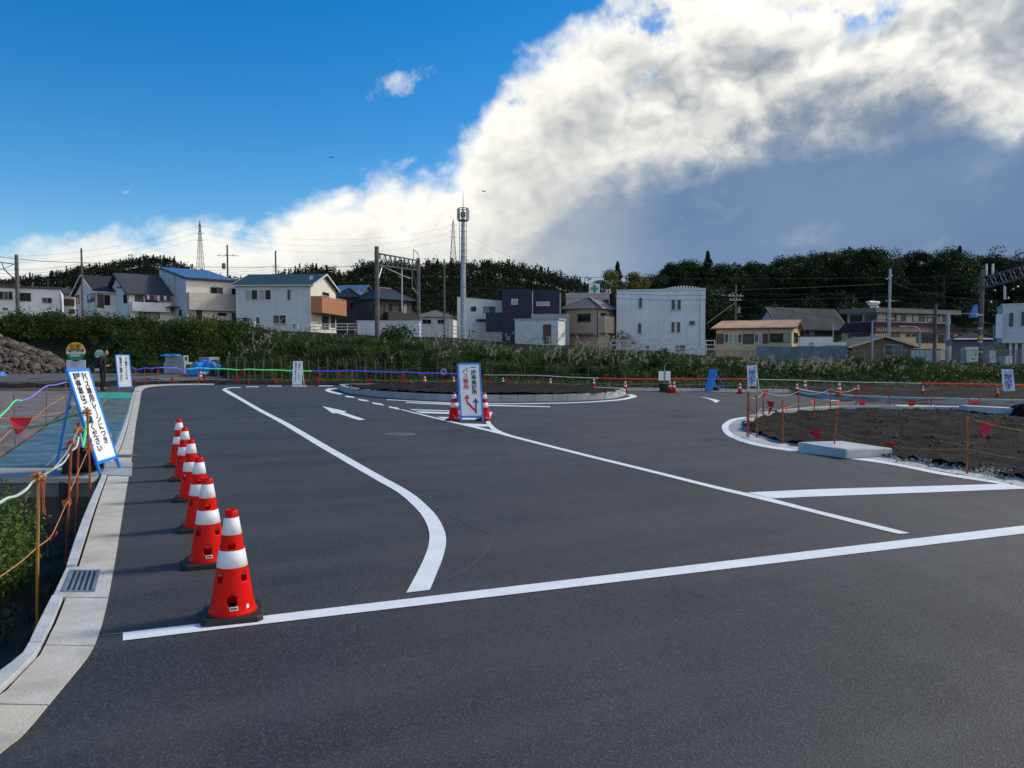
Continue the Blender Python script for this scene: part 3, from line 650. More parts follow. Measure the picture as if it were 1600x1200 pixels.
def soil_bed(name, poly, step, zf, mat_, parent):
    x0, x1 = min(p.x for p in poly), max(p.x for p in poly); y0, y1 = min(p.y for p in poly), max(p.y for p in poly)
    xs = np.arange(x0, x1+step, step); ys = np.arange(y0, y1+step, step); idx = {}; vs = []; fs = []
    ins = [[inside(poly, x, y) for x in xs] for y in ys]
    def vid(j, i):
        if (j, i) not in idx:
            jx, jy = xs[i]+random.uniform(-.3, .3)*step, ys[j]+random.uniform(-.3, .3)*step
            idx[(j, i)] = len(vs); vs.append((jx, jy, zf(jx, jy)))
        return idx[(j, i)]
    for j in range(len(ys)-1):
        for i in range(len(xs)-1):
            if ins[j][i] or ins[j+1][i+1] or ins[j][i+1] or ins[j+1][i]: fs.append((vid(j, i), vid(j, i+1), vid(j+1, i+1), vid(j+1, i)))
    o = link(name, np_mesh(name, vs, fs, mat_), parent); return o
ic = sum((p for p in isl), Vector())/len(isl)
def clod(x, y, s=1.0): return s*(abs(mnoise.noise((x*1.1, y*1.1, 1)))*0.10+abs(mnoise.noise((x*3.5, y*3.5, 5)))*0.07+abs(mnoise.noise((x*9, y*9, 9)))*0.05)
soil_bed('soil', offset_path(isl, 0.12), 0.16, lambda x, y: 0.15+clod(x, y)+0.14*max(0, 1-((x-ic.x)/5.5)**2), SOIL, island)

# the soil island on the right, flush apron in front and a raised kerb behind
ri_front = [G(*p) for p in [(1700,787),(1650,773.5),(1600,760.5),(1553,750.5),(1475,738.5),(1383,720.6),(1290,708),(1210,697),(1170,688),(1146,678),(1139,669)]]
ri_back = [G(*p) for p in [(1141,663),(1152,656.6),(1184,651.8),(1228,647.6),(1272,644.4),(1314,643.2),(1400,643.6),(1500,645.5),(1600,648),(1750,652)]]
ri = smooth_path(ri_front+ri_back, n=4)
risl = bpy.data.objects.new('corner_island', None); COL.objects.link(risl); tag(risl, 'unfinished traffic island of dark soil with pale kerb', kind='structure')
nF = (len(ri_front)-1)*4
P_ = arc_resample(ri, 0.9); lens = len(P_)
hs_ = []
for p in P_:
    t = sstep(15.5, 21.0, p.y); hs_.append(0.03+0.17*t)
Qa = offset_path(P_, -0.32); Qb = offset_path(P_, -0.50)
for i in range(lens-1):
    block('apron_block', [P_[i], P_[i+1]], [Qa[i], Qa[i+1]], 0.008, 0.012, 0.05, KB[(i*5) % 3] if P_[i].y > 16 else BLOCK_TINT[2], risl)
kerb_row('kerb_block', Qa, 0.18, hs_, 0.9, [KB[1], BLOCK_TINT[2], KB[1]], risl, inner_dir=-1)
ri_poly = offset_path(P_, -0.42)+[Vector((40, P_[-1].y, 0)), Vector((40, 8, 0))]
soil_bed('soil', ri_poly, 0.13, lambda x, y: 0.012+clod(x, y, 1.25)+0.05*sstep(15, 20, y), SOIL, risl)
# pale spilled gravel along the apron
# kerbed verge far right
verge = bpy.data.objects.new('far_verge', None); COL.objects.link(verge); tag(verge, 'raised kerb and soil verge at the far right of the road', kind='structure')
kr = smooth_path(kerb_r, n=4)+[Vector((60, kerb_r[-1].y-1, 0))]
kerb_row('kerb_block', kr, 0.18, 0.2, 1.2, KB, verge, inner_dir=1)
vp = offset_path(kr, 0.12)+[Vector((60, 37, 0)), Vector((14.5, 37, 0)), G(1245, 609)]
soil_bed('soil', vp, 0.3, lambda x, y: 0.09+clod(x, y, 1.0), SOIL, verge)

# ------------------------------------------------------------------ left working area: decking, mats, wall of the pit, rubble
deck_z = 0.012
PLATE = [mat('steel_plate_%d' % i, c, 0.55, 0.3, 1.6, 0.2, 20, metal=0.15, col2=c2) for i, (c, c2) in enumerate([((0.22,0.15,0.11),(0.30,0.21,0.155)),((0.18,0.145,0.12),(0.25,0.205,0.17)),((0.25,0.155,0.105),(0.28,0.21,0.165))])]
deck = bpy.data.objects.new('pavement_deck', None); COL.objects.link(deck); tag(deck, 'rusty brown steel road plates laid beside the kerb', kind='structure')
# plates: rows measured by depth
rows = [11.55, 13.3, 15.1, 16.9, 18.7, 20.5, 22.6, 24.8, 27.5, 30.5, 33.2]
for i, (ya, yb) in enumerate(zip(rows, rows[1:])):
    xr_a, xr_b = near_out_x(ya)-1.85, near_out_x(yb)-1.85
    for j in range(5):
        w = 2.4; a = MB(); J = 0.015; dzz = random.uniform(0, 0.012)
        xa0, xa1 = xr_a-w*(j+1)+J, xr_a-w*j-J; xb0, xb1 = xr_b-w*(j+1)+J, xr_b-w*j-J
        if yb > 24 and j > 1: continue
        a.hexa([(xa0,ya+J,-0.025),(xa1,ya+J,-0.025),(xb1,yb-J,-0.025),(xb0,yb-J,-0.025),(xa0,ya+J,dzz),(xa1,ya+J,dzz),(xb1,yb-J,dzz),(xb0,yb-J,dzz)])
        a.build('steel_plate', PLATE[(i*3+j*2) % 3], deck)
# woven blue-grey mats and green mats between plates and kerb
MAT_B = mat('blue_mesh_mat', (0.12, 0.27, 0.38), 0.7, 0.3, 2.5, 0.6, 90, col2=(0.22, 0.38, 0.48), fine=0.5, fscale=45)
MAT_B2 = mat('grey_green_mat', (0.19, 0.25, 0.25), 0.75, 0.3, 2.0, 0.6, 90, col2=(0.27, 0.35, 0.35), fine=0.5, fscale=45)
MAT_G = mat('green_mat', (0.045, 0.36, 0.29), 0.7, 0.15, 2.0, 0.4, 60, fine=0.2)
mats_ = bpy.data.objects.new('walkway', None); COL.objects.link(mats_); tag(mats_, 'temporary walkway of plastic mats beside the kerb', kind='structure')
my = [11.4, 12.5, 13.6, 14.8, 16.0, 17.4, 18.8, 20.4, 22.0, 23.8, 25.6, 27.6]
for i, (ya, yb) in enumerate(zip(my, my[1:])):
    for j in range(2):
        m = MB(); xa, xb = near_out_x(ya)+0.004, near_out_x(yb)+0.004; w = 0.88
        m.hexa([(xa-w*(j+1)+.01, ya+.015, 0.0), (xa-w*j-.01, ya+.015, 0.0), (xb-w*j-.01, yb-.015, 0.0), (xb-w*(j+1)+.01, yb-.015, 0.0), (xa-w*(j+1)+.01, ya+.015, 0.03), (xa-w*j-.01, ya+.015, 0.03), (xb-w*j-.01, yb-.015, 0.03), (xb-w*(j+1)+.01, yb-.015, 0.03)])
        for k in range(9):
            t = (k+0.5)/9; yy = ya+(yb-ya)*t; xx = xa+(xb-xa)*t
            m.box(xx-w*(j+1)+.03, xx-w*j-.03, yy-0.018, yy+0.018, 0.028, 0.038, mi=0)
        m.build('mat', MAT_B if i < 6 else MAT_B2, mats_)
for i, (ya, yb) in enumerate([(27.7, 29.6), (29.6, 31.6)]):
    for j in range(2):
        m = MB(); xa, xb = near_out_x(ya)+0.004, near_out_x(yb)+0.004; w = 0.93
        m.hexa([(xa-w*(j+1)+.012, ya+.015, 0.0), (xa-w*j-.012, ya+.015, 0.0), (xb-w*j-.012, yb-.015, 0.0), (xb-w*(j+1)+.012, yb-.015, 0.0), (xa-w*(j+1)+.012, ya+.015, 0.034), (xa-w*j-.012, ya+.015, 0.034), (xb-w*j-.012, yb-.015, 0.034), (xb-w*(j+1)+.012, yb-.015, 0.034)])
        m.build('mat', MAT_G, mats_)
# concrete head wall that ends the pit, with its pale slab on top
hw = thing('head_wall', 'grey concrete head wall at the far end of the pit', 'wall', (-6.9, PIT_Y+0.3, -0.7))
xk = near_out_x(PIT_Y+0.3)
m = MB(); m.box(-9.4, xk-0.02, PIT_Y+0.15, PIT_Y+0.45, -0.8, -0.05); m.build('wall', CONC_D, hw)
for k in range(3):
    m = MB(); x0 = xk-0.03-k*1.2; m.box(x0-1.19, x0, PIT_Y+0.05, PIT_Y+0.98, -0.05, 0.018); m.build('slab', CONC_G, hw)
m = MB(); m.box(-9.4, xk-3.65, PIT_Y+0.1, PIT_Y+1.05, -0.05, 0.012); m.build('slab', MAT_B2, hw)
m = MB(); m.lathe([(0.05,0),(0.05,0.66),(0.03,0.66)], (xk-0.42, PIT_Y+0.08, -0.7), 12); m.build('drain_pipe', BLACK, hw)
# the pad under the big sign
pc = G(186, 728); m = MB(); xa, xb = near_out_x(10.6), near_out_x(11.9); m.hexa([(xa-.02,10.62,-.2),(xa+.40,10.62,-.2),(xb+.38,11.9,-.2),(xb-.02,11.9,-.2),(xa-.02,10.62,.035),(xa+.40,10.62,.0145),(xb+.38,11.9,.0145),(xb-.02,11.9,.035)])
m.build('kerb_block', CONC_G, kerb)
# road strip and pale gravel beyond the plates
strip_bg = MB(); strip_bg.sheet([(p.x, p.y, -0.016) for p in [G(-400,600),G(-60,597),G(110,594),G(215,596),G(330,593),G(480,596),G(520,598.5),G(730,601),G(730,595),G(520,590.5),G(330,584),G(215,581),G(110,578.5),G(-60,577.5),G(-400,577)]][::1])
o = strip_bg.build('site_track', GRAVEL_ROAD); tag(o, 'worn grey site track behind the forecourt', kind='structure')
if o.data.polygons[0].normal.z < 0: o.data.flip_normals()
m = MB(); m.sheet([(p.x, p.y, -0.012) for p in [G(-60,640),G(-60,612),G(0,611.5),G(40,612),G(56,617),G(30,630),G(0,639)]]); o = m.build('gravel_patch', mat('pale_gravel', (0.38,0.37,0.34), 0.9, 0.25, 3, 0.6, 30, fine=0.35)); tag(o, 'pale patch of crushed stone beside the steel plates', kind='structure')
if o.data.polygons[0].normal.z < 0: o.data.flip_normals()
# low dark soil bank at the edge between track and road
def ridge_mesh(name, path, w, h, mat_, label):
    P_ = arc_resample([Vector(p) for p in path], 0.35); vs = []; fs = []; K = 9
    L, Rr = offset_path(P_, w/2), offset_path(P_, -w/2)
    for i, (a, b) in enumerate(zip(L, Rr)):
        for k in range(K):
            t = k/(K-1); p = a.lerp(b, t); hh = h*math.sin(math.pi*t)**0.7*(0.55+0.9*abs(mnoise.noise((p.x*0.9, p.y*0.9, 2))))+clod(p.x, p.y, 0.5)*math.sin(math.pi*t)
            vs.append((p.x, p.y, -0.04+hh))
    for i in range(len(P_)-1):
        for k in range(K-1): fs.append((i*K+k, (i+1)*K+k, (i+1)*K+k+1, i*K+k+1))
    o = link(name, np_mesh(name, vs, fs, mat_)); return tag(o, label, kind='structure')
ridge_mesh('soil_bank', [G(-120,606),G(0,604),G(80,603),G(150,601),G(215,599.5),G(300,598.8),G(430,598.5),G(520,599.5),G(700,600.5)], 2.6, 0.2, SOIL, 'low bank of dark soil edging the asphalt')

# rubble heap: every stone a stone
heap = thing('rock_heap', 'large heap of broken grey-brown rocks by the bank at far left', 'rock heap', (-31, 64, 0))
ROCK = [mat('rock_%d' % i, c, 0.9, 0.3, 3, 0.6, 14, fine=0.3, fscale=20) for i, c in enumerate([(0.075,0.060,0.05),(0.105,0.088,0.076),(0.052,0.043,0.037),(0.14,0.12,0.105)])]
def rock_mesh(seed):
    bm = bmesh.new(); bmesh.ops.create_icosphere(bm, subdivisions=2, radius=0.5)
    for v in bm.verts:
        n = mnoise.noise(v.co*1.6+Vector((seed*7.1, 0, 0)))*0.32+mnoise.noise(v.co*4+Vector((0, seed*3.3, 0)))*0.12
        v.co = v.co*(1+n); v.co.z *= 0.75
    me = bpy.data.meshes.new('rock'); bm.to_mesh(me); bm.free(); return me
RM = []
for s_ in range(8):
    for k in range(4):
        me = rock_mesh(s_); me.materials.append(ROCK[k]); RM.append(me)
def heap_h(x, y):
    u = (x+43.0)/6.9; v = (y-63.0)/5.0
    d = math.sqrt(u*u+v*v) if u > 0 else abs(v)
    return 3.25*max(0, 1-d)**0.7*(1.0 if u > 0 else 1.0)
vs = []; fs = []; nxx = 60; nyy = 30
for j in range(nyy+1):
    for i in range(nxx+1):
        x = -58+23*i/nxx; y = 57.5+11*j/nyy; vs.append((x+31, y-64, heap_h(x, y)*0.93-0.1+0.12*mnoise.noise((x*1.5, y*1.5, 0))))
for j in range(nyy):
    for i in range(nxx): fs.append((j*(nxx+1)+i, j*(nxx+1)+i+1, (j+1)*(nxx+1)+i+1, (j+1)*(nxx+1)+i))
link('rock_core', np_mesh('rock_core', vs, fs, ROCK[2]), heap)
cnt = 0
while cnt < 300:
    x = random.uniform(-45.5, -35.9); y = 63-abs(random.gauss(0, 2.3)); h = heap_h(x, y)
    edge = h > 0.05 or random.random() < 0.05
    if not edge: continue
    s_ = random.choice([0.4, 0.45, 0.5, 0.6, 0.7, 0.95])*random.uniform(0.8, 1.15)
    if h < 0.05: s_ *= 0.5
    o = link('rock', random.choice(RM), heap, (x+31, y-64, h-0.05*s_+random.uniform(-.05, .12)))
    o.scale = (s_*random.uniform(.8, 1.25), s_*random.uniform(.8, 1.2), s_*random.uniform(.7, 1.0)); o.rotation_euler = (random.uniform(-.5, .5), random.uniform(-.5, .5), random.uniform(0, 6.28)); cnt += 1
SV = []; SF = []
ib = bmesh.new(); bmesh.ops.create_icosphere(ib, subdivisions=1, radius=0.5); iv = np.array([v.co[:] for v in ib.verts]); if_ = np.array([[v.index for v in f.verts] for f in ib.faces]); ib.free()
for k in range(2600):
    x = random.uniform(-47, -35.0); y = random.uniform(57.5, 65); h = heap_h(x, y)
    if h < 0.02 and random.random() > 0.06: continue
    s_ = random.uniform(.16, .42); c = np.array([x+31, y-64, h*0.96+random.uniform(-.04, .06)])
    SF.append(if_+len(SV)*len(iv)); SV.append(iv*np.random.uniform(.7, 1.3, iv.shape)*s_+c)
tag(link('small_rocks', np_mesh('small_rocks', np.concatenate(SV), np.concatenate(SF), ROCK[1]), heap), kind='stuff')
# stray small rocks and debris on the soil near the kerb
# precast box culverts and blue tarpaulin
def culvert(px0, px1, py0, py1, D, label, hole=True):
    a, b = AT(px0, py1, D), AT(px1, py1, D); top = AT(px0, py0, D).z; z0 = a.z; L = b.x-a.x; h = top-z0; w = h*0.95
    o = thing('concrete_culvert', label, 'culvert', (a.x, D, z0), 'precast culverts stacked by the bank')
    th = h*0.2; m = MB()
    # a hollow square duct, open end towards the right and the viewer
    ang = R(-22); M = Matrix.Translation((b.x, D, z0)) @ Matrix.Rotation(ang, 4, 'Z')
    m.box(-L, 0, 0, w, 0, th); m.box(-L, 0, 0, w, h-th, h); m.box(-L, 0, 0, th, th, h-th); m.box(-L, 0, w-th, w, th, h-th)
    m.xform(M); m.build('duct', CONC_G, o)
    m = MB(); m.box(-L+.1, -0.4, th, w-th, th, h-th); m.xform(M); m.build('hollow_shade', mat('inside_shade', (0.02,0.02,0.022), 0.95, 0.2), o)  # solid dark block painted as the shade inside the duct
    return o
culvert(246, 288, 566, 584, 57.5, 'long pale concrete box culvert, bottom of the stack beside the blue tarp')
culvert(249, 287, 555.5, 565.8, 57.5, 'pale concrete box culvert with a blue sheet on it, top of the stack')
culvert(289, 312, 566.5, 584, 58, 'short concrete culvert end-on between the stack and the blue tarp')
culvert(306, 327, 558, 582.5, 60, 'concrete culvert standing behind the blue tarp')
BLUE_T = mat('blue_tarp', (0.03, 0.20, 0.62), 0.45, 0.2, 3, 0.3, 12)
def tarp(px0, px1, py0, py1, D, dep, label, mat_=None, name='blue_tarpaulin'):
    a, b = AT(px0, py1, D), AT(px1, py0, D); vs = []; fs = []; n = 26
    for j in range(n+1):
        for i in range(n+1):
            u, v = i/n*2-1, j/n*2-1; e = max(0, 1-max(abs(u), abs(v))**3)
            z = a.z+(b.z-a.z)*min(1, e*1.5)**0.8*(0.75+0.5*mnoise.noise((u*2.2+px0, v*2.2, 0)))+0.05*mnoise.noise((u*7, v*7, px0))
            vs.append(((a.x+b.x)/2+u*(b.x-a.x)/2*(1+.08*mnoise.noise((v*3, u, 2))), D+v*dep/2, max(a.z-0.02, z)))
    for j in range(n):
        for i in range(n): fs.append((j*(n+1)+i, j*(n+1)+i+1, (j+1)*(n+1)+i+1, (j+1)*(n+1)+i))
    o = link(name, np_mesh(name, vs, fs, mat_ or BLUE_T)); tag(o, label, 'tarpaulin'); return o
tarp(301, 347, 563.5, 585.5, 55.5, 2.4, 'bright blue tarpaulin heaped over material behind the orange cone')
tarp(254, 281, 553, 556.5, 57.9, 1.0, 'small blue sheet lying on top of the concrete culverts')
tarp(-10, 5, 580.5, 587.5, 52, 0.8, 'scrap of blue sheet on the ground at far left')
for k, (x, y) in enumerate([(322,586.5),(337,586)]):
    p = G(x, y); bm_ = rock_mesh(k+20); bm_.materials.append(WHITE_P); o = link('sandbag', bm_, None, (p.x, p.y-.2, 0.12)); o.scale = (0.8, .5, .35); tag(o, ['white sandbag weighing down the blue tarp, the left one', 'white sandbag weighing down the blue tarp, the right one'][k], 'sandbag')

# ------------------------------------------------------------------ traffic cones
RED = cone_mat('cone_red', (0.90, 0.012, 0.006))
ORANGE = cone_mat('cone_orange', (0.86, 0.10, 0.02))
BAND = mat('reflective_white', (0.80, 0.80, 0.84), 0.4, 0.06, 5)
def cone_proto(holes=True, col=None, skirt=True, nseg=64, nz=44):
    root = thing('traffic_cone', 'cone', 'traffic cone')
    m = MB(); b = 0.19; c = 0.035
    oct_ = [(b-c,-b),(b,-b+c),(b,b-c),(b-c,b),(-b+c,b),(-b,b-c),(-b,-b+c),(-b+c,-b)]
    s1 = [(x*0.985, y*0.985) for x, y in oct_]; vs = [(x, y, 0) for x, y in oct_]+[(x, y, 0.026) for x, y in oct_]+[(x*0.95, y*0.95, 0.036) for x, y in oct_]
    fs = [list(range(7, -1, -1))]+[(k*8+i, k*8+(i+1) % 8, (k+1)*8+(i+1) % 8, (k+1)*8+i) for k in range(2) for i in range(8)]+[list(range(16, 24))]
    m.add(vs, fs); m.build('base', BLACK, root)
    def rad(z): return 0.145-(z-0.036)/(0.70-0.036)*0.108+0.012*max(0, 1-(z-0.036)/0.03)
    H = [(a, z, ra, rz) for (z, ra, rz, ph) in [(0.13, 0.25, 0.040, 0.0), (0.27, 0.24, 0.034, 0.5), (0.475, 0.36, 0.018, 0.0)] for a in [(-math.pi/2)+ph*2*math.pi/4+k*math.pi/2 for k in range(4)]] if holes else []
    zs = [0.034+(0.70-0.034)*i/nz for i in range(nz+1)]
    P_ = [[[2*math.pi*k/nseg, z] for k in range(nseg)] for z in zs]
    def nr(a, z, h):
        da = (a-h[0]+math.pi) % (2*math.pi)-math.pi; return da/h[2], (z-h[1])/h[3]
    for row in P_[1:-1]:
        for p in row:
            for h in H:
                u, v = nr(p[0], p[1], h); r_ = math.hypot(u, v)
                if 0.72 < r_ < 1.28: p[0] += (u/r_-u)*h[2]; p[1] += (v/r_-v)*h[3]
    vs = [(rad(p[1])*math.cos(p[0]), rad(p[1])*math.sin(p[0]), p[1]) for row in P_ for p in row]; fs = []
    for i in range(nz):
        for k in range(nseg):
            q = [i*nseg+k, i*nseg+(k+1) % nseg, (i+1)*nseg+(k+1) % nseg, (i+1)*nseg+k]
            zc = sum(P_[j//nseg][j % nseg][1] for j in q)/4; ang = math.atan2(sum(vs[j][1] for j in q), sum(vs[j][0] for j in q))
            if any(math.hypot(*nr(ang, zc, h)) < 0.9 for h in H): continue
            fs.append(q)
    m = MB(); m.add(vs, fs)
    # rounded lip at the top, turned inwards
    m.lathe([(0.037, 0.698), (0.036, 0.704), (0.030, 0.705), (0.028, 0.66)], n=24, caps=False)
    body = m.build('body', col or RED, root, smooth=True)
    sm = body.modifiers.new('wall', 'SOLIDIFY'); sm.thickness = 0.004; sm.offset = -1
    for z0, z1 in ((0.545, 0.655), (0.335, 0.445)):
        m = MB(); m.lathe([(rad(z0)+.0005, z0), (rad(z0)+.0022, z0+.001), (rad(z1)+.0022, z1-.001), (rad(z1)+.0005, z1)], n=48, caps=False); m.build('reflective_band', BAND, root, smooth=True)
    if holes:
        for a0, w in ((-math.pi/2+0.08, 0.19), (-math.pi/2+0.75, 0.075)):
            m = MB(); k = 5; vs = []
            for i in range(k+1):
                a = a0+w*(i/k-0.5)*2; vs += [((rad(0.075)+.002)*math.cos(a), (rad(0.075)+.002)*math.sin(a), 0.072), ((rad(0.095)+.002)*math.cos(a), (rad(0.095)+.002)*math.sin(a), 0.097)]
            m.add(vs, [(2*i, 2*i+2, 2*i+3, 2*i+1) for i in range(k)]); st = m.build('sticker', WHITE_P, root)
            if w > 0.1:
                m = MB()
                for j in range(3):
                    a = a0+w*(j/3-0.33)*1.6; r_ = rad(0.085)+.0035
                    m.obox((r_*math.cos(a), r_*math.sin(a), 0.085), (-.006*math.sin(a), .006*math.cos(a), 0), (.0008*math.cos(a), .0008*math.sin(a), 0), (0, 0, .006))
                m.build('print', mat('sticker_print', (0.25, 0.03, 0.04), 0.6), st)
    return root
proto = cone_proto(); first = [True]
def place_cone(px, py, label, group, hpx=None, rot=0.0, src=None, z=0.0, used=first):
    p = G(px, py, z)
    if src is not None: o = copy_tree(src)
    elif used[0]: o = proto; used[0] = False
    else: o = copy_tree(proto)
    o.location = (p.x, p.y, z+0.004); o.rotation_euler = (0, 0, rot)
    if hpx:
        s_ = hpx*p.y/FPX/0.705; o.scale = (s_, s_, s_)
    o['label'] = label; o['group'] = group; return o
row_lab = ['red traffic cone standing on the white stop line, nearest of the row of six', 'second red cone of the row of six behind the stop line', 'third red cone of the row of six along the bus lane', 'fourth red cone of the row of six along the bus lane', 'fifth red cone of the row of six, one before its far end', 'farthest red cone of the row of six along the bus lane']
for (x, y, r_), lb in zip([(364,962,0.32),(326,880,0.34),(313,826,0.30),(300,780,0.36),(290,749,0.3),(281,727.5,0.26)], row_lab):
    place_cone(x, y, lb, 'row of red cones along the bus lane', rot=r_)
place_cone(709.5, 657, 'red cone standing just left of the lane sign with two arrows', 'cones around the arrow sign', rot=0.2)
place_cone(757, 657, 'red cone standing just right of the lane sign with two arrows', 'cones around the arrow sign', rot=-0.3)
place_cone(745, 652, 'red cone half hidden behind the lane sign with two arrows', 'cones around the arrow sign')
small = cone_proto(False, RED, nseg=20, nz=6); small_used = [False]
orange = cone_proto(False, ORANGE, nseg=20, nz=6); orange_used = [False]
def far_cone(px, py, hpx, label, src, flag, z=0.0):
    p = G(px, py, z)
    o = src if not flag[0] else copy_tree(src); flag[0] = True
    s_ = hpx*p.y/FPX/0.705; o.scale = (s_, s_, s_); o.location = (p.x, p.y, z+0.004)
    o['label'] = label; o['group'] = 'small cones along the far barrier'
for px, py, h, lb in [(664,602.5,15,'small red cone on the far soil, left of the arrow sign'),(709,602.5,14.5,'small red cone just behind the left edge of the arrow sign'),(786,604.2,15,'small red cone behind the soil island, first right of the arrow sign'),
        (860,605,14.5,'small red cone behind the soil island, second right of the arrow sign'),(928,606,14.5,'small red cone behind the right end of the soil island'),(977,612.5,17.5,'small red cone beside the right tip of the soil island'),
        (1046.5,613.5,18.5,'small red cone touching its twin beside the black tub, the left one'),(1053,613.8,18.5,'small red cone touching its twin beside the black tub, the right one'),(1156,615,17,'small red cone between the slanting blue sign and the tall white notice'),
        (1245,615.5,16.5,'small red cone at the corner of the far kerb'),(1340.5,615.5,14.5,'small red cone on the far verge, next after the two orange cones'),(1442,616.5,13.5,'small red cone on the middle of the far verge'),(1559,620,13.5,'small red cone beside the white notice at far right')]:
    far_cone(px, py, h, lb, small, small_used, 0.2 if px > 1300 else 0.0)
for px, py, h, lb, z in [(1257.5,612.8,19.5,'bright orange cone behind the corner of the far kerb',0.0),(1311,619.5,22,'tallest bright orange cone standing on the far raised kerb',0.18),(313.5,597.5,18,'bright orange cone in front of the blue tarpaulin',0.0)]:
    far_cone(px, py, h, lb, orange, orange_used, z)

# ------------------------------------------------------------------ sign boards
BLUE_F = mat('sign_blue', (0.015, 0.20, 0.68), 0.4, 0.1, 3)
FACE = mat('sign_white', (0.78, 0.81, 0.84), 0.45, 0.05, 3)
INK = mat('sign_black', (0.02, 0.02, 0.03), 0.6, 0.1); INK_R = mat('sign_red', (0.45, 0.02, 0.03), 0.5, 0.1); INK_B = mat('sign_navy', (0.015, 0.05, 0.30), 0.5, 0.1)
def vtext(s): return '\n'.join(s.replace('ー', '｜'))
def aframe(root, base_l, base_r, lean, H, board_z0=0.12, rear=0.55, face=None, frame=None, tubes=True, rear_legs=True):
    """board between two foot points; lean = horizontal vector from foot to top"""
    base_l, base_r, lean = Vector(base_l), Vector(base_r), Vector(lean); up = lean+Vector((0, 0, H)); uu = up.normalized(); Ls = up.length
    r = (base_r-base_l).normalized(); n = r.cross(uu).normalized(); w = (base_r-base_l).length; f = frame or BLUE_F
    fw = 0.045
    for s0 in (base_l, base_r):
        m = MB(); m.bar(s0+Vector((0,0,0.0)), s0+up, fw, 0.03, up=n); m.build('frame_leg', f, root)
    m = MB()
    for t in (Ls-0.02, board_z0): m.bar(base_l+uu*t, base_r+uu*t, 0.03, fw, up=uu)
    m.build('frame_rail', f, root)
    c = (base_l+base_r)/2; h = Ls-board_z0-fw
    m = MB(); m.obox(c+uu*(board_z0+h/2+0.012)+n*0.004, r*(w/2-fw*0.45), uu*(h/2), n*0.006); bd = m.build('board', face or FACE, root)
    if rear_legs:
        back_ = -Vector((n.x, n.y, 0)).normalized()
        for s0 in (base_l, base_r):
            p = s0+uu*(Ls*0.8); q = s0+back_*rear+lean*0.0; q.z = s0.z; m = MB(); m.bar(p-n*0.03, q, 0.035, 0.025); m.build('rear_leg', f, root)
        m = MB(); a = base_l+uu*(Ls*0.8)-n*.03; b = base_l+back_*rear; a2 = base_r+uu*(Ls*0.8)-n*.03; b2 = base_r+back_*rear
        m.bar(a.lerp(b, .7), a2.lerp(b2, .7), 0.03, 0.02); m.build('rear_rail', f, root)
    return c, r, uu, n, Ls, w
def col_text(bd_root, c, r, uu, n, t, x, s, size, ink, line=0.9, sx=1.0, off=0.012):
    M = plane_matrix(c+uu*t+r*x+n*0.0125, r, uu)
    return lettering(vtext(s), size, ink, M, bd_root, line=line, sx=sx, offset=off)
# the big one beside the kerb, leaning away from the road
z0 = 0.02; bl = G(157, 742, z0); br = G(187, 731.5, z0)
s = thing('sign_board', 'tall white notice in a blue A-frame leaning beside the near kerb, largest of the signs', 'sign', tuple(bl))
tl = AT(105, 577, bl.y+0.02); lean = Vector((tl.x-bl.x, 0, 0)); H = tl.z-z0
c, r, uu, n, Ls, w = aframe(s, bl, br, lean, H, board_z0=0.17, rear=0.62)
k_ = Ls
col_text(s, c, r, uu, n, Ls*0.60, w*0.20, 'バス専用レーンにつき', 0.114, INK, 0.93, 1.35, 0.003)
col_text(s, c, r, uu, n, Ls*0.575, -w*0.20, '駐停車はご遠慮ください', 0.114, INK, 0.93, 1.35, 0.003)
m = MB()
for t in (0.33, 0.94):
    for x in (-0.06, 0.06) if t > .9 else (-w/2, w/2): m.obox(c+uu*(Ls*t)+r*x+n*0.02, r*0.012, uu*0.03, n*0.012)
m.build('clip', STEEL, s)
m = MB(); q = bl+Vector((-0.42, .1, 0.16))
for k in range(5):
    for j in range(6):
        a = random.uniform(0, 6.28); m.obox(q+Vector((random.uniform(-.16, .2), random.uniform(-.05, .5), random.uniform(-.14, .12))), Vector((math.cos(a), math.sin(a), random.uniform(-.4, .4)))*0.11, Vector((-math.sin(a), math.cos(a), .2))*0.08, (0, 0, 0.05))
bag = m.build('sandbag', mat('black_cloth', (0.012, 0.012, 0.014), 0.8, 0.3, 8, 0.5, 20), None, loc=(q.x, q.y, 0)); tag(bag, 'crumpled black weight bag behind the big leaning sign', 'bag')
bag.modifiers.new('blend', 'REMESH').voxel_size = 0.022; sb_ = bag.modifiers.new('soft', 'SMOOTH'); sb_.iterations = 4
# the same notice further along by the person
z0 = 0.035; bl = G(185.5, 608.5, z0); br = G(207, 608, z0)
s = thing('sign_board', 'white notice in a blue A-frame standing on the green mat beside the person', 'sign', tuple(bl))
tl = AT(179.5, 554, bl.y+.3); c, r, uu, n, Ls, w = aframe(s, bl, br, Vector((tl.x-bl.x, 0.35, 0)), tl.z-z0, board_z0=0.1)
col_text(s, c, r, uu, n, Ls*0.60, w*0.2, 'バス専用レーンにつき', 0.11, INK, 0.95, 1.0, 0.003); col_text(s, c, r, uu, n, Ls*0.575, -w*0.2, '駐停車はご遠慮ください', 0.11, INK, 0.95, 1.0, 0.003)
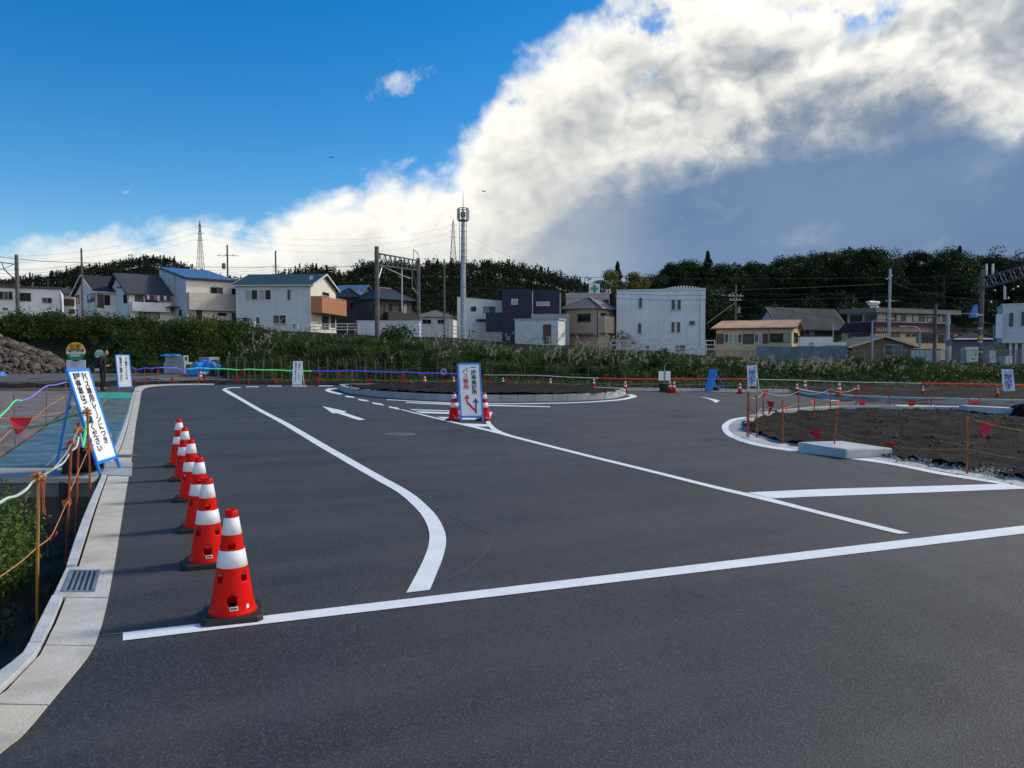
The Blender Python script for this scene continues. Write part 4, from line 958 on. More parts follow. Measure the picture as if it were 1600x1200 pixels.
# lane sign with arrows
bl = G(720.5, 659.5); br = G(754.5, 658.5)
s = thing('sign_board', 'lane sign with red and blue arrows in a blue A-frame between two cones', 'sign', tuple(bl))
tl = AT(715.5, 567.5, bl.y+.3); c, r, uu, n, Ls, w = aframe(s, bl, br, Vector((tl.x-bl.x, 0.3, 0)), tl.z, board_z0=0.13, face=mat('sign_pale_blue', (0.62, 0.68, 0.76), 0.45, 0.05, 3))
col_text(s, c, r, uu, n, Ls*0.705, w*0.19, '一般車乗降所', 0.125, INK, 1.0, 1.1, 0.0035)
col_text(s, c, r, uu, n, Ls*0.725, -w*0.19, 'バス専用', 0.135, INK_R, 1.0, 1.1, 0.0035)
def facepoly(pts, ink, name):
    m = MB(); d0 = c+n*0.0125
    P_ = [d0+r*(x*w)+uu*(t*Ls) for x, t in pts]; k = len(P_)
    m.add([p for p in P_]+[p+n*0.002 for p in P_], [list(range(k, 2*k))]+[(i, (i+1) % k, k+(i+1) % k, k+i) for i in range(k)]); m.build(name, ink, s)
facepoly([(0.175,0.135),(0.25,0.135),(0.25,0.32),(0.36,0.32),(0.212,0.40),(0.065,0.32),(0.175,0.32)], INK_B, 'blue_arrow')
facepoly([(0.173,0.155),(0.173,0.212),(-0.145,0.34),(-0.145,0.385),(-0.04,0.385),(-0.18,0.465),(-0.32,0.385),(-0.225,0.385),(-0.225,0.315)], INK_R, 'red_arrow')
m = MB()
for t in (0.48,):
    for x in (-w/2, w/2): m.obox(c+uu*(Ls*t)+r*x+n*0.02, r*0.02, uu*0.012, n*0.012)
m.build('clip', STEEL, s)
# plain white notice at the back of the bus lane
bl = G(457, 602.2); br = G(470.5, 602.2)
s = thing('sign_board', 'narrow white notice standing alone at the back of the bus lane', 'sign', tuple(bl))
tl = AT(457.7, 564.5, bl.y+.2); c, r, uu, n, Ls, w = aframe(s, bl, br, Vector((0, 0.25, 0)), tl.z, board_z0=0.06, frame=WHITE_P)
col_text(s, c, r, uu, n, Ls*0.62, w*0.2, 'バス専用レーンにつき', 0.105, INK_B, 0.93, 0.9, 0.003); col_text(s, c, r, uu, n, Ls*0.55, -w*0.2, '駐停車はご遠慮ください', 0.105, INK_B, 0.93, 0.9, 0.003)
# small two-leaf notice on a pole in a black tub
p = G(1038, 612); s = thing('notice_post', 'small pair of pale boards on a pole standing in a black tub', 'sign', tuple(p))
m = MB(); zt = AT(1038, 566, p.y).z; m.tube([p, p+Vector((0,0,zt-.25)), p+Vector((0.06,0,zt-.06)), p+Vector((0.2,0,zt))], 0.015, 6); m.build('pole', STEEL, s)
za, zb = AT(1038, 594.5, p.y).z, AT(1038, 580, p.y).z
for sg_ in (-1, 1):
    m = MB(); m.box(p.x+sg_*0.145-0.11, p.x+sg_*0.145+0.11, p.y-0.03, p.y-0.015, za, zb); m.build('board', FACE, s)
m = MB(); m.lathe([(0.2,0),(0.24,0.34),(0.22,0.36)], p, 14); m.build('tub', BLACK, s)
# slanting blue notice
bl = G(1101.5, 611.5); br = G(1112, 612.5); s = thing('sign_board', 'narrow bright blue notice in an A-frame slanting beside the far red rope', 'sign', tuple(bl))
tl = AT(1110, 576.5, bl.y+.2); c, r, uu, n, Ls, w = aframe(s, bl, br, Vector((tl.x-bl.x, 0.2, 0)), tl.z, board_z0=0.06, face=mat('sign_sky_blue', (0.12, 0.42, 0.82), 0.45, 0.06), rear=0.75)
col_text(s, c, r, uu, n, Ls*0.58, w*0.22, 'バス専用レーンにつき', 0.1, INK_B, 0.9, 0.9, 0.004); col_text(s, c, r, uu, n, Ls*0.5, -w*0.2, '通り抜けできません', 0.11, INK_B, 0.86, 0.9, 0.004)
q = bl+Vector((0.55, 0.5, 0.12)); mm = rock_mesh(33); mm.materials.append(BLACK); o = link('sandbag', mm, None, (q.x, q.y, 0.1)); o.scale = (.45, .35, .28); tag(o, 'dark weight bag behind the slanting blue notice', 'bag')
# the two tall white notices
for (x0, x1, yb, yt, lb) in [(1169, 1182.8, 608, 571, 'tall white notice with three lines of blue writing left of the soil corner'), (1570, 1585.8, 616.5, 577, 'tall white notice with three lines of blue writing at the far right edge')]:
    bl = G(x0, yb); br = G(x1, yb+.3); s = thing('sign_board', lb, 'sign', tuple(bl), 'white notices along the far barrier')
    tl = AT(x0+.6, yt, bl.y+.25); c, r, uu, n, Ls, w = aframe(s, bl, br, Vector((0.04, 0.28, 0)), tl.z, board_z0=0.16, frame=WHITE_P, face=mat('sign_pale_blue', (0.62, 0.68, 0.76), 0.45, 0.05, 3))
    for x, t, st in ((0.26, .63, 'バス停付近での'), (0.0, .52, '一般車の駐停車は'), (-0.26, .55, 'ご遠慮ください')): col_text(s, c, r, uu, n, Ls*t, w*x, st, 0.105, INK_B, 0.95, 0.95, 0.003)

# ------------------------------------------------------------------ bus stop poles
DY = 24.0; YEL = mat('stop_yellow', (0.72, 0.42, 0.015), 0.45, 0.06); GRN = mat('stop_green', (0.01, 0.24, 0.08), 0.45, 0.08); PGRN = mat('pale_green', (0.34, 0.55, 0.48), 0.5, 0.08)
p = AT(118, 549.5, DY); s = thing('bus_stop_pole', 'bus stop pole with a yellow, white and green disc behind the big leaning sign', 'bus stop', (p.x, DY, 0))
rr = AT(132.8, 549, DY).x-p.x
def disc(center, rad_, z_lo, z_hi, mat_, root, name, d0=0.0, n_=40, th=0.02):
    pts = []
    for k in range(n_): 
        a = 2*math.pi*k/n_; pts.append((rad_*math.cos(a), max(z_lo, min(z_hi, rad_*math.sin(a)))))
    m = MB(); k = n_; m.add([(center.x+x, center.y-d0, center.z+z) for x, z in pts]+[(center.x+x, center.y-d0+th, center.z+z) for x, z in pts], [list(range(k)), list(range(2*k-1, k-1, -1))]+[(i, k+i, k+(i+1) % k, (i+1) % k) for i in range(k)])
    return m.build(name, mat_, root)
disc(p, rr, 0.235*rr, rr, YEL, s, 'disc_top'); disc(p, rr, -0.22*rr, 0.22*rr, WHITE_P, s, 'disc_band'); disc(p, rr, -rr, -0.235*rr, GRN, s, 'disc_bottom')
Mx = lambda dx_, dz_: plane_matrix(p+Vector((dx_, -0.004, dz_)), (1,0,0), (0,0,1))
lettering('臨 時', 0.15, mat('stop_brown', (0.36, 0.10, 0.01), 0.6), Mx(0, rr*0.48), s); lettering('岩波駅前広場', 0.09, INK, Mx(0, rr*0.05), s); lettering('●バスのりば', 0.05, WHITE_P, Mx(0, -rr*0.42), s)
m = MB(); za, zb = AT(118, 574.5, DY).z, AT(118, 562.3, DY).z; m.box(p.x-rr, p.x+rr, DY, DY+.02, za-.35, zb); m.build('timetable_panel', mat('panel_lilac', (0.48, 0.52, 0.66), 0.5, 0.06), s)
m = MB()
for k in range(4): m.box(p.x-rr*.6, p.x+rr*.6-k*.05, DY-.003, DY, zb-0.06-k*.05, zb-0.05-k*.05)
m.build('timetable_lines', INK_B, s)
m = MB(); m.tube([(p.x, DY+.03, 0.1), (p.x, DY+.03, p.z+rr*.6)], 0.025, 10); m.build('pole', STEEL, s)
m = MB(); m.lathe([(0.26,0),(0.26,0.08),(0.2,0.12),(0.05,0.13)], (p.x, DY+.03, 0.01), 20); m.build('foot', CONC_G, s)
DY = 34.0; p = AT(155, 553.3, DY); s = thing('bus_stop_pole', 'older bus stop pole with a small pale green disc beside the person', 'bus stop', (p.x, DY, 0)); rr = 7.0*DY/FPX
disc(p, rr, -rr, rr, PGRN, s, 'disc')
for k, z in enumerate((0.28, 0.0, -0.28)): disc(p, rr*0.92, (z-.06)*rr, (z+.06)*rr, GRN, s, 'disc_stripe', d0=0.006, th=.004)
m = MB(); m.tube([(p.x+.03, DY+.04, 0.05), (p.x+.03, DY+.04, p.z)], 0.03, 8); m.build('pole', WHITE_P, s)
za, zb = AT(150, 580, DY).z, AT(150, 562, DY).z; m = MB(); m.box(p.x-.2, p.x+.09, DY, DY+.02, za, zb); m.build('timetable_panel', mat('panel_pale', (0.42, 0.52, 0.50), 0.5, 0.08), s)
m = MB(); m.lathe([(0.22,0),(0.22,0.1),(0.06,0.14)], (p.x+.03, DY+.04, 0.0), 16); m.build('foot', CONC_G, s)

# ------------------------------------------------------------------ the person waiting
def skin_mesh(name, verts, edges, radii, root_i=0, sub=2):
    me = bpy.data.meshes.new(name); me.from_pydata(verts, edges, []); o = bpy.data.objects.new(name, me); COL.objects.link(o)
    sk_ = o.modifiers.new('skin', 'SKIN'); 
    for i, v in enumerate(me.skin_vertices[0].data):
        v.radius = radii[i] if hasattr(radii[i], '__len__') else (radii[i], radii[i]); v.use_root = (i == root_i)
    ss_ = o.modifiers.new('sub', 'SUBSURF'); ss_.levels = sub; ss_.render_levels = sub
    bpy.context.view_layer.update()
    out = bpy.data.meshes.new_from_object(o.evaluated_get(bpy.context.evaluated_depsgraph_get())); bpy.data.objects.remove(o); return out
pp = G(161, 611.5, 0.034); per = thing('person', 'person in dark clothes with a backpack looking down at a phone by the bus stop', 'person', (pp.x, pp.y, 0.036))
# figure faces right (+x), one metre-scale skeleton
bv = [(0,0,.90),(0.01,0,1.05),(0.03,0,1.22),(0.04,0,1.38),(0.06,0,1.46),
      (0.0,-.09,.86),(0.03,-.10,.48),(-0.02,-.10,.08),(0.14,-.11,.03),
      (0.0,.09,.86),(0.0,.10,.47),(-0.07,.10,.08),(0.09,.11,.03),
      (0.03,-.18,1.39),(0.02,-.24,1.12),(0.24,-.19,1.05),
      (0.03,.18,1.39),(0.02,.24,1.12),(0.24,.17,1.08),
      (0.085,0,1.50),(0.125,0,1.55)]
be = [(0,1),(1,2),(2,3),(3,4),(0,5),(5,6),(6,7),(7,8),(0,9),(9,10),(10,11),(11,12),(3,13),(13,14),(14,15),(3,16),(16,17),(17,18),(4,19),(19,20)]
br_ = [(.14,.15),(.13,.15),(.13,.165),(.11,.15),(.06,.07),.09,.068,.05,.045,.09,.068,.05,.045,.068,.052,.04,.068,.052,.04,.05,.05]
me = skin_mesh('body', bv, be, br_)
CL_T = mat('navy_jacket', (0.006, 0.009, 0.024), 0.8, 0.3, 6); CL_P = mat('black_trousers', (0.008, 0.008, 0.010), 0.85, 0.3, 6); SKIN = mat('skin', (0.42, 0.24, 0.16), 0.55, 0.08, 8); SHOE = mat('shoe', (0.012, 0.011, 0.010), 0.5)
for m_ in (CL_T, CL_P, SKIN, SHOE): me.materials.append(m_)
for pl in me.polygons:
    z, x = pl.center.z, pl.center.x
    pl.material_index = 3 if z < 0.085 else 1 if z < 0.90 else 2 if z > 1.475 else 0; pl.use_smooth = True
link('body', me, per)
def head_mesh():
    bm = bmesh.new(); bmesh.ops.create_uvsphere(bm, u_segments=24, v_segments=16, radius=1.0)
    for v in bm.verts:
        x, y, z = v.co; s_ = 1.0
        if z < 0: y *= 1-0.28*(-z); x *= 1-0.10*(-z)
        v.co = (x*0.098, y*0.077, z*0.118)
        if x > 0.75 and abs(y) < 0.3 and -0.35 < z < 0.12: v.co.x += 0.02*(1-abs(y)/0.3)*(1 if z < -.05 else 0.5)   # nose
        if x > 0.8 and -0.55 < z < -0.42: v.co.x -= 0.004                                                          # mouth line
        if 0.5 < abs(y) < 0.75 and x > 0.6 and 0 < z < 0.2: v.co.x -= 0.006                                         # eye sockets
    me_ = bpy.data.meshes.new('head'); bm.to_mesh(me_); bm.free(); me_.polygons.foreach_set('use_smooth', [True]*len(me_.polygons)); return me_
hM = Matrix.Translation((0.155, 0, 1.61)) @ Matrix.Rotation(R(30), 4, 'Y')
hm = head_mesh(); hm.materials.append(SKIN); hm.transform(hM); head = link('head', hm, per)
m = MB()
for sy in (-1, 1):
    m.obox((0, sy*0.08, 0), (0.016, 0, 0.004), (0, 0.008, 0), (0, 0, 0.03))
m.xform(hM); m.build('ear', SKIN, None).parent = head
m = MB()
for sy in (-1, 1): m.lathe([(0.002,-.008),(0.009,0),(0.002,.008)], (0.09, sy*0.032, 0.012), 8)
m.xform(hM); o = m.build('eye', INK, None); o.parent = head
bm = bmesh.new(); bmesh.ops.create_uvsphere(bm, u_segments=20, v_segments=14, radius=1.0)
bmesh.ops.delete(bm, geom=[v for v in bm.verts if v.co.z < -0.35 or v.co.x > 0.25-0.25*(1-abs(v.co.y)) or (v.co.z > 0.86)], context='VERTS')
for v in bm.verts: v.co = (v.co.x*0.104, v.co.y*0.083, v.co.z*0.123+.002)
hr = bpy.data.meshes.new('hair'); bm.to_mesh(hr); bm.free(); hr.transform(hM); hr.materials.append(mat('dark_hair', (0.02, 0.017, 0.015), 0.7)); hr.polygons.foreach_set('use_smooth', [True]*len(hr.polygons)); link('hair', hr, per)
# hands with separate fingers, closed on the phone
for sy, hx in ((-1, 0.245), (1, 0.245)):
    b0 = Vector((hx, sy*0.185 if sy < 0 else 0.165, 1.055 if sy < 0 else 1.085)); d = Vector((0.8, -sy*0.45, 0.35)).normalized(); sd = Vector((0.25, sy*-0.1, -0.9)).normalized()
    hv = [b0-d*.02, b0+d*0.05, b0+d*0.09]; he = [(0,1),(1,2)]; hr_ = [.024,.03,.026]
    for k, L_ in enumerate((0.062, 0.07, 0.066, 0.052)):
        q0 = b0+d*0.09+sd*(k-1.5)*0.019; i0 = len(hv); hv += [q0, q0+d*L_*.55+Vector((0,-sy*.012,0)), q0+d*L_*.6+Vector((0,-sy*.04,0.004))]; he += [(2,i0),(i0,i0+1),(i0+1,i0+2)]; hr_ += [.0085,.0085,.008]
    i0 = len(hv); q0 = b0+d*.04-sd*.03; hv += [q0, q0+d*.04-sd*.012+Vector((0,-sy*.02,0))]; he += [(1,i0),(i0,i0+1)]; hr_ += [.011,.009]
    hme = skin_mesh('hand', [tuple(v) for v in hv], he, hr_, sub=1); hme.materials.append(SKIN); link('hand', hme, per)
ph = MB(); ph.obox((0.37, 0.0, 1.15), (0.03, 0, 0.07), (0, 0.038, 0), (-0.004, 0, 0.002)); ph_o = ph.build('phone', BLACK, None, loc=(0,0,0)); ph_o.location = (pp.x, pp.y, 0.036); tag(ph_o, 'dark phone held in both hands by the person at the bus stop', 'phone')
m = MB(); m.obox((-0.19, 0, 1.20), (0.11, 0, 0), (0, 0.155, 0), (0.02, 0, 0.23)); bp = m.build('backpack', mat('backpack_black', (0.007, 0.008, 0.014), 0.75, 0.3, 8), None); bp.parent = per
bv_ = bp.modifiers.new('b', 'BEVEL'); bv_.width = 0.09; bv_.segments = 4
m = MB()
for sy in (-1, 1): m.tube([(-0.12, sy*.1, 1.4), (0.02, sy*.12, 1.49), (0.15, sy*.11, 1.36), (0.13, sy*.13, 1.15), (-0.1, sy*.15, 1.05)], 0.018, 6)
o = m.build('strap', MATS['backpack_black'], None); o.parent = bp
for o in per.children:
    if o.type == 'MESH' and o.name.split('.')[0] in ('body', 'head', 'hair', 'hand', 'backpack'): pass

# ------------------------------------------------------------------ terrain beyond the road: bank, house lots, hills
def interp(x, tab):
    if x <= tab[0][0]: return tab[0][1]
    for (a, b), (c, d) in zip(tab, tab[1:]):
        if x <= c: t = (x-a)/(c-a); t = t*t*(3-2*t); return b+(d-b)*t
    return tab[-1][1]
CREST = [(-60, 4.1), (-44, 4.0), (-32, 3.7), (-26, 3.6), (-22, 2.5), (-17, 2.1), (-9, 1.9), (-3.5, 1.4), (4.3, 0.95), (12, 0.5), (18, 0.2), (26, 0.05), (60, 0.05)]
LOT = [(-70, 4.4), (-25, 4.2), (-8, 3.4), (2, 2.7), (12, 1.8), (22, 0.9), (45, 0.35), (70, 0.25)]
def bank_y(x): return interp(x, [(-60, 62.0), (-24, 60.0), (-14, 43.5), (0, 41.0), (10, 38.0), (20, 36.0), (60, 34.5)])
def bank_z(x, y):
    y0 = bank_y(x); c = interp(x, CREST); l = interp(x*0.55, LOT) if y > 60 else c
    l = interp(x*0.8, LOT); z = -0.06+(c+0.06)*sstep(y0, y0+9.5, y)+(l-c)*sstep(y0+14, 95, y)
    return z+0.12*mnoise.noise((x*0.25, y*0.25, 0))
bx = np.concatenate([np.arange(-140, -60, 4), np.arange(-60, 60, 1.0), np.arange(60, 180, 4)]); by = np.concatenate([np.arange(36, 80, 0.8), np.arange(80, 100, 2), np.arange(100, 261, 20)])
V = [(x, y, bank_z(x, y)) for y in by for x in bx]; nx = len(bx)
F = [(j*nx+i, j*nx+i+1, (j+1)*nx+i+1, (j+1)*nx+i) for j in range(len(by)-1) for i in range(nx-1)]
BANK = mat('bank_earth', (0.014, 0.018, 0.008), 0.95, 0.4, 0.7, 0.5, 4, spec=0.1)
tag(link('embankment', np_mesh('embankment', V, F, BANK)), 'overgrown railway embankment behind the forecourt', kind='structure')

# hills: crest heights measured against the skyline
def hill(name, label, D, crest_px, tree_h, depth=120):
    cr = [(AT(px, py, D).x, AT(px, py, D).z-tree_h) for px, py in crest_px]
    xs = np.linspace(cr[0][0], cr[-1][0], 70); ys = np.linspace(D-depth, D+160, 24); vs = []
    f = lambda x, y: max(-1.0, interp(x, cr)*(sstep(D-depth, D, y) if y < D else 1-0.8*sstep(D, D+160, y)))+2.0*mnoise.noise((x*.03, y*.03, 0))
    for y in ys:
        for x in xs: vs.append((x, y, f(x, y)))
    n_ = len(xs); fs = [(j*n_+i, j*n_+i+1, (j+1)*n_+i+1, (j+1)*n_+i) for j in range(len(ys)-1) for i in range(n_-1)]
    tag(link(name, np_mesh(name, vs, fs, BANK)), label, kind='structure'); return f, cr
LH, _ = hill('hill', 'wooded hill rising behind the houses on the left', 420, [(-250,470),(-60,448),(0,444),(50,440),(100,432),(150,418),(200,408),(240,404.5),(270,406),(300,415),(330,428),(360,436),(420,445),(500,462)], 4.5)
CH, _ = hill('hill', 'wooded hill rising behind the houses in the middle', 330, [(340,470),(420,436),(455,424),(490,416),(520,421),(545,428),(565,416),(600,407),(650,410),(700,408),(760,408),(800,411),(850,420),(890,430),(920,444),(960,470)], 7)
RH, _ = hill('hill', 'steep wooded hillside close behind the houses on the right', 178, [(900,480),(985,445),(1030,420),(1080,404),(1140,408),(1200,404),(1260,392),(1330,386),(1400,392),(1480,388),(1560,394),(1650,396),(1800,392),(1950,400)], 8, depth=60)

# ------------------------------------------------------------------ foliage kit
def leaf_quads(P_, size, flat=0.35, up=0.3, asp=0.6):
    """one quad per point, random facing"""
    n_ = len(P_); nr_ = rng.normal(size=(n_, 3)); nr_[:, 2] = nr_[:, 2]*(1-flat)+up; nr_ /= np.linalg.norm(nr_, axis=1)[:, None]
    a = np.cross(nr_, rng.normal(size=(n_, 3))); a /= np.linalg.norm(a, axis=1)[:, None]+1e-9; b = np.cross(nr_, a)
    s_ = (np.asarray(size)*np.ones(n_)*rng.uniform(0.6, 1.35, n_))[:, None]
    a = a*s_*0.5; b = b*s_*0.5*asp
    V_ = np.stack([P_-a, P_-b*0.9, P_+a, P_+b*0.9], axis=1).reshape(-1, 3)
    return V_, np.arange(n_*4).reshape(-1, 4)
def blades(P_, h, lean, w):
    """grass blades: two joined quads bending over"""
    n_ = len(P_); az = rng.uniform(0, 6.283, n_); d = np.stack([np.cos(az), np.sin(az), np.zeros(n_)], 1); sd = np.stack([-np.sin(az), np.cos(az), np.zeros(n_)], 1)
    h = (h*rng.uniform(.55, 1.15, n_))[:, None]; l = (lean*rng.uniform(.2, 1.2, n_))[:, None]; ww = w*rng.uniform(.7, 1.3, n_)[:, None]
    z = np.array([0, 0, 1.0]); p1 = P_+z*h*.6+d*h*l*.3; p2 = P_+z*h*np.clip(1-l*.35, .45, 1)+d*h*l
    V_ = np.stack([P_-sd*ww, P_+sd*ww, p1+sd*ww*.8, p1-sd*ww*.8, p2+sd*ww*.12, p2-sd*ww*.12], 1).reshape(-1, 3)
    k = np.arange(n_)*6; F_ = np.concatenate([np.stack([k, k+1, k+2, k+3], 1), np.stack([k+3, k+2, k+4, k+5], 1)])
    return V_, F_
def tints(n_, groups=None):
    t = np.ones((n_, 4), dtype=np.float32); t[:, 0] = rng.uniform(0, 1, n_); t[:, 1] = rng.uniform(0, 1, n_); t[:, 2] = rng.uniform(0, 1, n_); return t
class Veg:
    def __init__(s): s.V = []; s.F = []; s.T = []; s.n = 0
    def add(s, V_, F_, t):
        s.V.append(V_); s.F.append(F_+s.n); s.n += len(V_); s.T.append(t)
    def mesh(s, name, m): return np_mesh(name, np.concatenate(s.V), np.concatenate(s.F), m, np.concatenate(s.T))
def bush_points(c, r, h, n_):
    u = rng.normal(size=(n_, 3)); u /= np.linalg.norm(u, axis=1)[:, None]; u[:, 2] = np.abs(u[:, 2])*1.0-0.12
    k = rng.uniform(.55, 1.08, n_)[:, None]; wob = (1+0.25*np.sin(u[:, :1]*5+c[0]*3)+0.2*np.sin(u[:, 1:2]*7+c[1]*5))
    return np.array(c)+u*k*wob*np.array([r, r, h])
LEAF = leaf_mat('bush_leaf', (0.014, 0.032, 0.008), (0.058, 0.112, 0.024), dry_amt=0.06)
LEAF_L = leaf_mat('vine_leaf', (0.028, 0.058, 0.012), (0.105, 0.165, 0.032), dry_amt=0.08)
GRASS = leaf_mat('silver_grass', (0.026, 0.050, 0.014), (0.095, 0.135, 0.042), dry=(0.17, 0.15, 0.08), dry_amt=0.10)
PLUME = leaf_mat('grass_plume', (0.20, 0.18, 0.13), (0.36, 0.33, 0.27), dry=(0.42, 0.39, 0.33), dry_amt=0.2)
CONIF = leaf_mat('cedar_leaf', (0.012, 0.023, 0.012), (0.022, 0.038, 0.016), dry_amt=0.02)
BROAD = leaf_mat('broad_leaf', (0.014, 0.026, 0.011), (0.026, 0.045, 0.015), dry_amt=0.03)
BAMB = leaf_mat('bamboo_leaf', (0.06, 0.08, 0.022), (0.16, 0.17, 0.055), dry=(0.22, 0.19, 0.06), dry_amt=0.12)
BARK = mat('bark', (0.05, 0.04, 0.032), 0.9, 0.3, 4, 0.5, 12)
def on_bank(x, y): return bank_z(x, y)
# shrubs, vines and grass covering the bank: nobody could count these
vb, vl, vg, vp = Veg(), Veg(), Veg(), Veg()
for k in range(1500):
    x = random.uniform(-52, 44); y = bank_y(x)+random.triangular(0.2, 17, 7); z = on_bank(x, y)
    if x < -32 and y < 67: continue
    left = x < -17
    r = random.uniform(.45, 1.15); h = random.uniform(.45, 1.15)*(1.25 if left else 0.72)*(0.75 if y > bank_y(x)+9 else 1)
    n_ = int(190*r*(r+h)); tv = tints(n_); tv[:, 0] = np.clip(tv[:, 0]*.6+random.uniform(-.1, .5), 0, 1)
    P_ = bush_points((x, y, z), r, h, n_); V_, F_ = leaf_quads(P_, 0.17)
    (vl if random.random() < ((0.16 if left else 0.34) if y > bank_y(x)+6 else 0.1) else vb).add(V_, F_, tv)
for k in range(3600):      # low vines over the crest
    x = random.uniform(-54, 48); y = bank_y(x)+random.uniform(6.0, 17 if x < -18 else 26 if x < 6 else 40); z = on_bank(x, y)
    if x < -32 and y < 67: continue
    n_ = 52; P_ = bush_points((x, y, z), .75, .32, n_); V_, F_ = leaf_quads(P_, 0.17, .6, .8); vl.add(V_, F_, tints(n_))
for k in range(70):
    x = random.uniform(-50, -19); y = max(bank_y(x)+random.triangular(1, 12, 6), 68.5 if x < -32 else 0); r = random.uniform(1.0, 2.1); h = random.uniform(.9, 1.7); n_ = int(260*r*r); tv = tints(n_); tv[:, 0] = tv[:, 0]*.55+random.uniform(-.1, .3)
    V_, F_ = leaf_quads(bush_points((x, y, on_bank(x, y)), r, h, n_), 0.2); vb.add(V_, F_, np.clip(tv, 0, 1))
def silver_clump(x, y, sc, plumes):
    z = on_bank(x, y); n_ = int(110*sc); P_ = np.array([x, y, z-.05])+rng.normal(size=(n_, 3))*np.array([.22*sc, .22*sc, 0])
    V_, F_ = blades(P_, 1.45*sc, 0.75, 0.022); tv = tints(n_); vg.add(V_, F_, np.concatenate([tv, tv]))
    for q in range(plumes):
        a = random.uniform(0, 6.28); rr_ = random.uniform(.1, .75)*sc; hh = random.uniform(1.45, 2.0)*sc
        base = np.array([x+rr_*math.cos(a), y+rr_*math.sin(a), z+hh]); d = np.array([math.cos(a)*.5+.35, math.sin(a)*.5, -.1]); m_ = 16
        t = rng.uniform(0, 1, m_)[:, None]; Pp = base+np.array([0, 0, .32])*np.sin(t*1.8)+d*t*.30+rng.normal(size=(m_, 3))*.025
        V_, F_ = leaf_quads(Pp, 0.13, .2, 0, .3); vp.add(V_, F_, tints(m_))
for px0, px1, cnt_, plm in [(370, 450, 34, 3), (450, 560, 30, 1), (560, 680, 26, 1), (680, 860, 46, 3), (860, 1000, 62, 5), (1000, 1130, 30, 3), (1130, 1240, 26, 4), (1240, 1330, 24, 4), (1330, 1420, 16, 2), (1420, 1600, 18, 2), (130, 370, 50, 0)]:
    for q in range(cnt_):
        px = random.uniform(px0, px1); Y = bank_y((px-800)/FPX*48)+random.triangular(0.5, 13, 5); x = (px-800)/FPX*Y
        silver_clump(x, Y, random.uniform(.5, .95)*(1 if px < 1000 else .7 if px < 1130 else .58), random.randint(0, plm))
for q in range(2600):      # rough grass at the foot
    x = random.uniform(-34, 47); y = bank_y(x)+random.uniform(-2.2 if x > -12 else 0.3, 3.5); n_ = 16; P_ = np.array([x, y, on_bank(x, y)-.03])+rng.normal(size=(n_, 3))*np.array([.3, .3, 0])
    V_, F_ = blades(P_, .42, .8, .016); tv = tints(n_); vg.add(V_, F_, np.concatenate([tv, tv]))
tag(link('bank_shrubbery', vb.mesh('bank_shrubbery', LEAF)), 'dense dark green shrubs covering the embankment', kind='stuff')
tag(link('bank_vines', vl.mesh('bank_vines', LEAF_L)), 'lighter creeping vines over the top of the embankment', kind='stuff')
tag(link('bank_grass', vg.mesh('bank_grass', GRASS)), 'tall silver grass and rough grass on the embankment', kind='stuff')
tag(link('grass_plumes', vp.mesh('grass_plumes', PLUME)), 'pale feathery plumes of the silver grass', kind='stuff')
# bushes that stand out from the bank
def shrub(px, py_top, D, r, label, m_, n_=1600, lf=0.16, blobs=7):
    top = AT(px, py_top, D); z0 = bank_z(top.x, D); h = top.z-z0
    o = thing('shrub', label, 'shrub', (top.x, D, z0)); v = Veg()
    for b in range(blobs):
        a = random.uniform(0, 6.28); rr_ = r*random.uniform(.15, .7); c = (rr_*math.cos(a), rr_*math.sin(a), h*random.uniform(.35, .78)); kk = int(n_/blobs)
        s_ = random.uniform(.35, .55); u = rng.normal(size=(kk, 3)); u /= np.linalg.norm(u, axis=1)[:, None]; P_ = np.array(c)+u*rng.uniform(.5, 1.1, kk)[:, None]*np.array([r*s_, r*s_, min(h*.3, r*s_)])
        V_, F_ = leaf_quads(P_, lf); v.add(V_, F_, tints(kk))
    link('foliage', v.mesh('foliage', m_), o)
    m = MB()
    for k in range(6):
        a = random.uniform(0, 6.28); m.tube([(0,0,-.1), (r*.2*math.cos(a), r*.2*math.sin(a), h*.4), (r*.5*math.cos(a), r*.5*math.sin(a), h*.85)], [.05, .03, .01], 5)
    ob = m.build('stem', BARK, None); ob.parent = o
shrub(72, 487, 71, 2.6, 'rounded green bush on the bank in front of the long white building', LEAF_L)
shrub(318, 484, 66, 2.0, 'tall leafy shrub on the bank in front of the white house with blue roof', LEAF_L)
shrub(285, 494, 67, 1.9, 'dark bushy shrub on the bank left of the tall leafy one', LEAF)
shrub(622, 503, 56, 1.6, 'spreading dark shrub on the bank in front of the black house', LEAF)
shrub(1397, 549, 42, 0.8, 'tall pale green weed shrub in front of the brown shed', LEAF_L, 900, .13)
shrub(1025, 546, 44, 1.0, 'round dark shrub on the bank below the pale block building', LEAF, 900, .14)
shrub(1340, 556, 62, 1.0, 'low dark bush before the brown shed', LEAF, 600, .15)
shrub(1437, 556, 62, 1.2, 'low dark bush beside the light blue fence at right', LEAF, 600, .15)
shrub(975, 516, 96, 1.8, 'dark garden pine beside the pale block building', CONIF, 700, .2)

